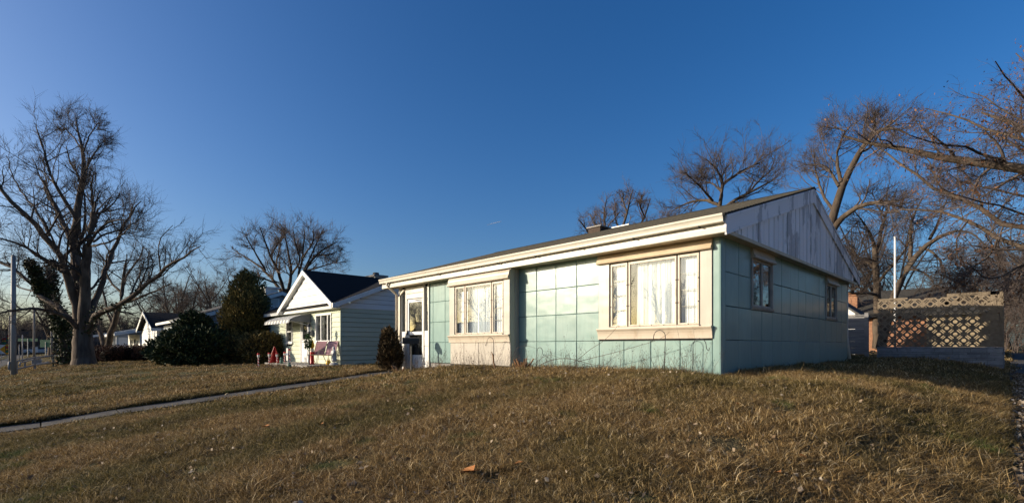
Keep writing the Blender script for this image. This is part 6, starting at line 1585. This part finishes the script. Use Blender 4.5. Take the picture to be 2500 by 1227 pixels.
xx = CAM[0]+cc[ii,0]*F_[0]+cc[ii,0]*cc[ii,1]*R_[0]+g.normal(0,.13,900); yy = CAM[1]+cc[ii,0]*F_[1]+cc[ii,0]*cc[ii,1]*R_[1]+g.normal(0,.13,900)
ok = (xx < 3.4) & (yy < -0.4) & ~inwalk(xx, yy); litter('lawn_leaf_clumps', xx[ok], yy[ok], 0.035, 0.05, 96, 'small heaps of crumpled grey-brown leaves in the lawn')
# the larger single leaves
M['leaf_orange'] = pm('orange_leaf', (0.36,0.15,0.045), (0.25,0.10,0.03), 20, 0.75)
def leaf_mesh(seed):
    g = np.random.default_rng(seed); k = 10; v = [(0,0,0.02)]
    for i in range(k):
        a = 2*math.pi*i/k; r = (1.0 if i % 2 == 0 else 0.55)*g.uniform(.8,1.1); v.append((r*math.cos(a), 0.7*r*math.sin(a), 0.28*abs(math.sin(a))**1.5+g.uniform(-.08,.14)))
    f = [(0, 1+i, 1+(i+1) % k) for i in range(k)]
    me = fast_mesh('fallen_leaf', v, f, M['leaf_orange']); return me
LM_ = [leaf_mesh(k) for k in range(3)]
spots = [(1140,1152,.10,'long curled orange-brown leaf low in the middle of the lawn'), (1265,1130,.05,'orange leaf right of the long curled leaf'), (935,967,.05,'orange leaf on the lawn left of the bay'), (1050,950,.05,'upright orange leaf on the lawn below the bay'), (550+415,0,0,None), (1958,1112,.05,'orange leaf on the slope before the side wall'), (2110,1138,.045,'orange leaf low on the right-hand slope'), (2225,965,.06,'orange leaf near the shadow edge on the crest'), (1900,1152,.05,'dark orange leaf at the right foreground'), (785,1035,.06,'dark red-brown leaf on the near side of the path'), (650,1040,.07,'brown leaf on the lawn below the path'), (230,1030,.06,'reddish leaf beside the near end of the path'), (960,1117,.05,'yellowish leaf in the left foreground grass'), (75,1165,.07,'orange leaf at the lower left'), (1800,985,.05,'small tan leaf on the lit rise')]
for k, (x_, y_, s_, lab) in enumerate(spots):
    if not lab: continue
    d = 8.0
    for _ in range(40):
        q = at(x_, y_, d); e = q[2]-(gz(q[0], q[1])+0.05); d += e*2.5
    o = place('fallen_leaf', LM_[k % 3], None, q); o.scale = (s_*(2.2 if k == 0 else 1), s_*0.8, s_); o.rotation_euler = (0.2, -0.3, 0.7*k)
    tag(o, lab, 'leaf', 'single fallen leaves on the lawn')

# ------------------------------------------------------------------ street on the left
M['pole_white'] = pm('weathered_metal_pole', (0.33,0.315,0.30), (0.25,0.24,0.23), 3, 0.6, stretch=(3,3,.3))
def utility_pole(px_, ytop, ybase, zbase, rpx, label, mat, arm=False):
    b = onZ(px_, ybase, zbase); dep = (b-CAM)@F_; zt = CAM[2]+(HZ-ytop)*dep/FPX; r = rpx*dep/FPX/2
    z0 = min(zbase, gz(b[0], b[1]))
    t = thing('utility_pole', (b[0], b[1], z0), label, 'pole', 'poles along the street')
    MB().tube([(b[0],b[1],z0-0.3),(b[0],b[1],(zt+z0)/2),(b[0],b[1],zt)], [r*1.08, r, r*0.86], 10).build('shaft', mat, t, smooth=True)
    MB().lathe((b[0],b[1],zt), [(r*0.9,0),(r*0.92,0.05),(r*0.5,0.10)], 10).build('cap', mat, t)
    if arm: MB().box(b[0]-0.06,b[0]+0.06,b[1]-1.1,b[1]+1.1,zt-0.7,zt-0.58).build('crossarm', mat, t)
    return b, zt
poles = []
poles.append(utility_pole(33, 627, 917, -1.05, 10.0, 'nearest thick pale pole at the left edge of the lawn', M['pole_white']))
poles.append(utility_pole(24, 772, 893, -1.15, 4, 'dark pole just left behind the thick pale pole', M['wood_pole']))
poles.append(utility_pole(83, 755, 890, -1.12, 4.2, 'slim pole rising behind the handrails', M['wood_pole']))
poles.append(utility_pole(126, 780, 880, -1.1, 4, 'dark slim pole beside the stout street tree', M['wood_pole']))
poles.append(utility_pole(55, 819, 885, -1.15, 2.2, 'thin distant pole behind the traffic signal arm', M['pole_white']))
poles.append(utility_pole(47, 842, 880, -1.2, 1.6, 'thinnest distant pole down the street', M['pole_white']))
def wire(a, b, sag, label, r=0.012, grp='overhead wires'):
    a, b = np.array(a, float), np.array(b, float); t = np.linspace(0, 1, 25)[:, None]
    q = a+(b-a)*t; q[:, 2] -= (4*sag*t*(1-t))[:, 0]
    v, f = tubes(q[None], np.full((1, 25), r), 4)
    tag(place('overhead_wire', fast_mesh('overhead_wire', v, f, M['black_metal'], smooth=True)), label, 'wire', grp)
P0_, P1_ = poles[0], poles[1]
wire((P1_[0][0],P1_[0][1],P1_[1]-0.3), at(-60, 700, 34), 0.3, 'wire from the dark left pole out of view', 0.014)
wire((P1_[0][0],P1_[0][1],P1_[1]-0.8), at(-60, 735, 34), 0.3, 'lower wire from the dark left pole out of view', 0.014)
wire(at(-40,752,60), at(420,805,90), 1.0, 'upper wire sagging across the left trees', 0.02)
wire(at(-40,715,60), at(360,700,95), 0.8, 'high wire behind the big maple', 0.02)
wire(at(-40,805,90), at(240,815,110), 0.6, 'low far wire above the street', 0.02)
wire(at(2080,622,30), at(2560,556,15), 0.25, 'upper service wire crossing the right-hand trees', 0.012)
wire(at(2080,634,30), at(2560,590,15), 0.35, 'thick service wire crossing the right-hand trees', 0.022)
wire(at(2080,650,30), at(2560,596,15), 0.45, 'lower service wire crossing the right-hand trees', 0.012)
wire(at(2085,690,30), at(2560,650,16), 0.4, 'lowest service wire behind the screen', 0.012)
# handrails by the steps
def handrail(pl, label):
    """pl: rail polyline in pixels with distances"""
    q = [at(x_, y_, d) for (x_, y_, d) in pl]
    t = thing('handrail', (q[1][0], q[1][1], gz(q[1][0], q[1][1])), label, 'handrail', 'pipe handrails at the steps')
    q2 = [p-np.array([0,0,0.42]) for p in q]
    MB().tube([q2[-1]]+q2[::-1][1:]+[q2[0]+(q2[0]-q2[1])*0.10+np.array([0,0,0.05]), (q2[0]+q[0])/2+(q2[0]-q2[1])*0.14, q[0]+(q[0]-q[1])*0.10]+q, 0.045, 8).build('rail', M['pole_white'], t, smooth=True)
    return t, q
t, q = handrail([(24,883,25),(40,881.5,25.5),(85,872,27.5),(130,868,29.5),(150,868,31)], 'nearer looped pipe handrail between pole and maple')
for k in (1, 2, 3):
    z0 = gz(q[k][0], q[k][1]); MB().box(q[k][0]-0.05,q[k][0]+0.05,q[k][1]-0.05,q[k][1]+0.05,z0-0.2,q[k][2]).build('post', M['pole_white'], t)
t, q = handrail([(50,884,33),(61,882,34),(97,873,37),(120,870,40)], 'farther looped pipe handrail behind the nearer one')
for k in (1, 2):
    z0 = gz(q[k][0], q[k][1]); MB().box(q[k][0]-0.05,q[k][0]+0.05,q[k][1]-0.05,q[k][1]+0.05,z0-0.2,q[k][2]).build('post', M['pole_white'], t)
# traffic signals and signs
M['sign_yellow'] = pm('yellow_sign', (0.62,0.30,0.01), None, 4, 0.5); M['sign_green'] = pm('green_sign', (0.015,0.12,0.06), None, 4, 0.5); M['sign_white'] = pm('white_sign', (0.6,0.6,0.58), None, 4, 0.5)
M['sig_red'] = pm('red_lens', (0.45,0.03,0.02)); M['sig_amber'] = pm('amber_lens', (0.55,0.28,0.02)); M['sig_green'] = pm('green_lens', (0.02,0.22,0.10))
c = at(17, 852, 42); z0 = gz(c[0], c[1])
t = thing('warning_sign', (c[0], c[1], z0), 'yellow diamond signal-ahead sign by the left pole', 'sign')
MB().box(c[0]-0.03,c[0]+0.03,c[1]+0.0,c[1]+0.03,z0-0.2,c[2]+0.5).build('post', M['steel'], t)
# faces back along the street (+X)
MB().prism([(c[1]-0.46,c[2]),(c[1],c[2]-0.46),(c[1]+0.46,c[2]),(c[1],c[2]+0.46)], 'x', c[0]+0.035, c[0]+0.045).build('plate', M['sign_yellow'], t)
MB().box(c[0]+0.046,c[0]+0.050,c[1]-0.11,c[1]+0.11,c[2]-0.29,c[2]+0.29).build('signal_symbol', M['black_metal'], t)
for k, mm in enumerate(('sig_green','sig_amber','sig_red')): MB().tube([(c[0]+0.0505,c[1],c[2]-0.19+k*0.19),(c[0]+0.054,c[1],c[2]-0.19+k*0.19)], 0.07, 10).build('symbol_lens', M[mm], t)
c = at(3, 852, 45); z0 = gz(c[0], c[1]); t = thing('street_sign', (c[0], c[1], z0), 'small white rectangular sign at the left frame edge', 'sign')
MB().box(c[0]-0.025,c[0]+0.025,c[1],c[1]+0.03,z0-0.2,c[2]+0.4).build('post', M['steel'], t); MB().box(c[0]+0.03,c[0]+0.04,c[1]-0.35,c[1]+0.35,c[2]-0.42,c[2]+0.42).build('plate', M['sign_white'], t)
def signal(px_, py_, d, label):
    c = at(px_, py_, d); t = thing('traffic_signal', tuple(c), label, 'traffic light', 'traffic lights over the junction')
    MB().box(c[0]-0.12,c[0]+0.12,c[1]-0.18,c[1]+0.18,c[2]-0.55,c[2]+0.55).build('housing', M['black_metal'], t)
    for k, mm in enumerate(('sig_green','sig_amber','sig_red')):
        z = c[2]-0.36+0.36*k; MB().tube([(c[0]+0.12,c[1],z),(c[0]+0.135,c[1],z)], 0.13, 10).build('lens', M[mm], t); MB().box(c[0]+0.121,c[0]+0.26,c[1]-0.15,c[1]+0.15,z+0.13,z+0.15).build('visor', M['black_metal'], t)
    MB().cyl(c[0],c[1],c[2]+0.55,c[2]+1.5,0.02,None,5).build('hanger', M['black_metal'], t)
signal(7.5, 832, 80, 'left traffic light hanging over the street'); signal(12.5, 832, 80, 'traffic light hanging next to the leftmost one'); signal(20, 825, 88, 'single dark traffic light behind the pole')
wire(at(-30,822,80), at(60,818,88), 0.2, 'span wire carrying the traffic lights', 0.03)
for (pa, pb, d, hh, lab) in (((44,829),(92,829),70,0.42,'long green street name sign over the handrails'), ((98,838),(125,838),62,0.95,'larger green street name sign beside the street tree')):
    a, b = at(*pa, d), at(*pb, d); m_ = (a+b)/2
    t = thing('street_name_sign', tuple(m_), lab, 'sign', 'green street name signs')
    MB().bar(a, b, 0.04, hh).build('plate', M['sign_green'], t); MB().tube([(m_[0],m_[1],m_[2]+0.2),(m_[0],m_[1],gz(m_[0],m_[1])-0.2)], 0.06, 6).build('post', M['steel'], t)
c = at(86, 853, 55); z0 = gz(c[0], c[1]); t = thing('street_sign', (c[0], c[1], z0), 'small white sign on the slim pole behind the handrails', 'sign')
MB().box(c[0]+0.03,c[0]+0.04,c[1]-0.22,c[1]+0.22,c[2]-0.3,c[2]+0.3).build('plate', M['sign_white'], t); MB().box(c[0]-0.03,c[0]+0.03,c[1]-0.03,c[1]+0.03,z0-0.2,c[2]+0.3).build('post', M['steel'], t)
# little well-shaped feeder and stone planter
c = at(151, 878, 33); z0 = gz(c[0], c[1]); t = thing('wishing_well', (c[0], c[1], z0), 'small wooden wishing well left of the ivy trunk', 'garden ornament')
MB().lathe((c[0],c[1],z0), [(0.28,0),(0.30,0.38),(0.24,0.38),(0.22,0.1)], 10).build('bucket_wall', M['brick'], t)
for s in (-0.25, 0.25): MB().box(c[0]-0.03,c[0]+0.03,c[1]+s-0.03,c[1]+s+0.03,z0,z0+0.85).build('post', M['cutwood'], t)
MB().prism([(c[1]-0.5,z0+0.78),(c[1],z0+1.0),(c[1]+0.5,z0+0.78),(c[1]+0.5,z0+0.82),(c[1],z0+1.05),(c[1]-0.5,z0+0.82)], 'x', c[0]-0.35, c[0]+0.35).build('roof', M['cutwood'], t)
c = at(90, 892, 40); z0 = gz(c[0], c[1]); t = thing('planter', (c[0],c[1],z0), 'low dark stone planter at the top of the steps', 'planter')
MB().box(c[0]-0.8,c[0]+0.8,c[1]-0.3,c[1]+0.3,z0-0.1,z0+0.32).build('wall', M['ashlar'], t, bevel=0.02); MB().box(c[0]-0.85,c[0]+0.85,c[1]-0.35,c[1]+0.35,z0+0.32,z0+0.38).build('rim', M['concrete'], t, bevel=0.01); MB().box(c[0]-0.7,c[0]+0.7,c[1]-0.2,c[1]+0.2,z0+0.33,z0+0.40).build('earth', M['soil'], t)
# parked cars
def car(x, y, ang, colr, label):
    z0 = -1.42 if y < -13 else gz(x, y)
    t = thing('parked_car', (x, y, z0), label, 'car', 'cars along the street')
    c, s = math.cos(ang), math.sin(ang)
    def T(mb): mb.v = [(x+q[0]*c-q[1]*s, y+q[0]*s+q[1]*c, z0+q[2]) for q in mb.v]; return mb
    body = [(-2.2,0.35),(-2.25,0.6),(-2.1,0.82),(-1.55,0.9),(1.0,0.92),(1.9,0.8),(2.2,0.66),(2.25,0.4),(2.1,0.28),(-2.1,0.28)]
    paint = pm('car_paint', colr, None, 3, 0.25, spec=0.5, coat=0.6)
    T(MB().prism(body, 'y', -0.86, 0.86)).build('body', paint, t, bevel=0.06)
    T(MB().prism([(-1.5,0.9),(-0.95,1.36),(0.15,1.40),(0.95,0.92)], 'y', -0.72, 0.72)).build('cabin', M['glass_far'] if False else M['black_metal'], t, bevel=0.05)
    T(MB().prism([(-0.98,1.365),(0.16,1.405),(0.14,1.43),(-0.92,1.40)], 'y', -0.70, 0.70)).build('roof', paint, t)
    for wx in (-1.35, 1.35):
        for wy in (-0.80, 0.80):
            T(MB().tube([(wx,wy-0.1,0.32),(wx,wy+0.1,0.32)], 0.32, 14)).build('wheel', M['black_metal'], t); T(MB().tube([(wx,wy-0.108,0.32),(wx,wy+0.108,0.32)], 0.18, 10)).build('rim', M['steel'], t)
    for wy in (-0.6, 0.6): T(MB().box(2.2,2.27,wy-0.16,wy+0.16,0.56,0.68)).build('headlight', M['white_paint'], t)
q = at(4, 882, 62); car(q[0], -14.6, math.pi, (0.02,0.025,0.03), 'dark car on the street at the left frame edge')
q = at(80, 870, 90); car(q[0], q[1]+1, 1.2, (0.35,0.37,0.4), 'silver car far behind the handrails')
q = at(112, 868, 95); car(q[0], q[1]+1, 1.2, (0.22,0.26,0.36), 'bluish car far behind the street tree')
# low dark building behind the street tree
c = at(160, 860, 105); t = thing('street_building', (c[0], c[1], -1.2), 'long dark low commercial building beyond the big maple', 'building')
M['dull'] = pm('dull_wall', (0.14,0.13,0.125), None, 2, 0.9)
MB().box(c[0]-8, c[0]+2, c[1]-10, c[1]+9, -1.4, 3.6).build('wall', M['dull'], t); MB().box(c[0]-8.2, c[0]+2.2, c[1]-10.2, c[1]+9.2, 3.6, 3.9).build('roof', M['shingle_black'], t)
for k in range(4): MB().box(c[0]+2.0, c[0]+2.06, c[1]-8+k*4, c[1]-5.6+k*4, -0.2, 1.5).build('window', M['black_metal'], t)
# high contrail
a, b = at(1189, 549, 2600), at(1224, 540, 2600)
v, f = tubes(np.array([[a, (a*2+b)/3, (a+b*2)/3, b]]), np.array([[0.5, 1.0, 1.3, 0.8]]), 5)
tag(place('contrail', fast_mesh('contrail', v, f, pm('ice_cloud', (0.8,0.8,0.8), None, 3, 1.0))), 'short white contrail high above the gutter of the mint house', 'cloud')

# ------------------------------------------------------------------ across the street (seen in the window reflections)
H6 = thing('facing_house', (-44, -32, -1.3), 'long low house across the street mirrored in the storm door', 'house')
MB().box(-56,-30,-36,-28,-1.5,1.6).build('wall', M['sid_white'], H6)
MB().prism([(-27.3,1.5),(-32,3.6),(-36.7,1.5),(-36.7,1.4),(-27.3,1.4)], 'x', -56.5, -29.5).build('roof', M['shingle_grey'], H6)
for k in range(4): MB().box(-54+k*6.5,-52+k*6.5,-28.02,-27.96,-0.3,0.9).build('window', M['black_metal'], H6)
tmpl = None
LVr = LV(8, 2.6, 6, 1.2, 5, 0.6, 0.012, 0.05, 45, 0.25)
for k, (x_, y_) in enumerate(((-28,-52),(-38,-50),(-52,-48),(-60,-50),(-20,-56),(-78,-46))):
    lab = ['bare tree across the street mirrored in the bay window','bare tree across the street mirrored beside the bay curtains','bare tree across the street mirrored in the sidelight','bare tree before the facing house','bare tree across the street mirrored in the corner picture window','bare tree at the far end of the opposite row'][k]
    if k < 2: auto_tree('opposite_tree', (x_, y_), 11+k*1.5, 0.34, 6, 0.18, 0.75, 171+k, lab, LVr, 'bark', 'twig_dark', 'trees across the main street')
    else:
        src = [o for o in col.objects if o.name.startswith('opposite_tree') and o.parent is None][k % 2]
        r_ = src.copy(); col.objects.link(r_); r_.location = (x_, y_, gz(x_, y_)); r_.rotation_euler = (0, 0, 1.3*k); r_['label'] = lab
        for ch in list(src.children): c_ = ch.copy(); col.objects.link(c_); c_.parent = r_
for k, (x_, y_) in enumerate(((34,-2),(36,12),(33,27),(30,-12),(38,38))):
    src = [o for o in col.objects if o.name.startswith('opposite_tree') and o.parent is None][k % 2]
    r_ = src.copy(); col.objects.link(r_); r_.location = (x_, y_, gz(x_, y_)); r_.rotation_euler = (0, 0, 2.1*k+0.4); r_['group'] = 'trees across the side road'
    r_['label'] = ['tree across the side road mirrored in the first casement','tree across the side road mirrored in the side panels','tree across the side road mirrored in the far casement','tree across the side road behind the camera corner','farthest tree across the side road'][k]
    for ch in list(src.children): c_ = ch.copy(); col.objects.link(c_); c_.parent = r_
H7 = thing('facing_house', (24, 12, -1.0), 'pale tan house across the side road mirrored in the side panels', 'house')  # unseen house, made larger, brighter and closer to bounce light on the side wall
MB().box(19,29,0,26,-1.2,2.3).build('wall', pm('tan_siding', (0.68,0.56,0.40), (0.6,0.49,0.35)), H7)
MB().prism([(18.4,2.2),(24,4.3),(29.6,2.2)], 'y', -0.5, 26.5).build('roof', M['shingle_grey'], H7)
for k in range(4): MB().box(18.96,19.02,3+k*5.5,4.8+k*5.5,0.2,1.4).build('window', M['black_metal'], H7)

# ------------------------------------------------------------------ brush and woods that close the view at the back
def thicket(name, label, a, b, depth, n, hmin, hmax, mat, seed, r=0.02):
    g = np.random.default_rng(seed); a, b = np.array(a, float), np.array(b, float)
    t_ = g.uniform(0, 1, n); nd = np.array([-(b-a)[1], (b-a)[0]]); nd /= np.linalg.norm(nd)
    xy = a[None]+(b-a)[None]*t_[:, None]+nd[None]*(g.uniform(-.5, .5, n)*depth)[:, None]
    p0 = np.stack([xy[:,0], xy[:,1], ground(xy[:,0], xy[:,1])-0.1], 1)
    d = np.stack([g.normal(0,.3,n), g.normal(0,.3,n), np.ones(n)], 1); d /= np.linalg.norm(d, axis=1, keepdims=True)
    L = g.uniform(hmin, hmax, n)*(0.75+0.35*np.sin(t_*17+seed))
    pts, rad = grow(g, p0, d, L, np.full(n, r), 5, .10, .03)
    c0, cd_, cl_, cr = spawn(g, pts, rad, 9, 0.15, 42, 12, hmax*0.34, 0.4, 0.6, r*0.35, 1.0, 0, 0.5)
    q, qr = grow(g, c0, cd_, cl_, cr, 2, .14, .05)
    e0, ed_, el_, er = spawn(g, q, qr, 4, 0.2, 40, 12, hmax*0.14, 0.4, 0.7, r*0.28, 1.0, 0, 0.3)
    w_, wr = grow(g, e0, ed_, el_, er, 1, .14, .05)
    V = []; Fq = []; b0 = 0
    for (pp, rr_, S) in ((pts, rad, 4), (q, qr, 3), (w_, wr, 3)):
        v, f = tubes(pp, rr_, S); V.append(v); Fq.append(f+b0); b0 += len(v)
    tag(place(name, fast_mesh(name, np.concatenate(V), np.concatenate(Fq), mat)), label, 'brush', kind='stuff')
thicket('thicket', 'brown leafless brush beyond the side road behind the screen', (2, 44), (34, 30), 7, 420, 2.2, 5.0, M['twig_red'], 201, 0.03)
thicket('far_woods', 'grey-brown line of far woods behind the houses on the right', (-50, 95), (70, 75), 12, 420, 5, 10, M['twig_red'], 203, 0.07)
thicket('far_woods', 'grey line of far woods closing the view on the left', (-150, -40), (-95, 60), 14, 480, 5, 10, M['twig'], 205, 0.08)
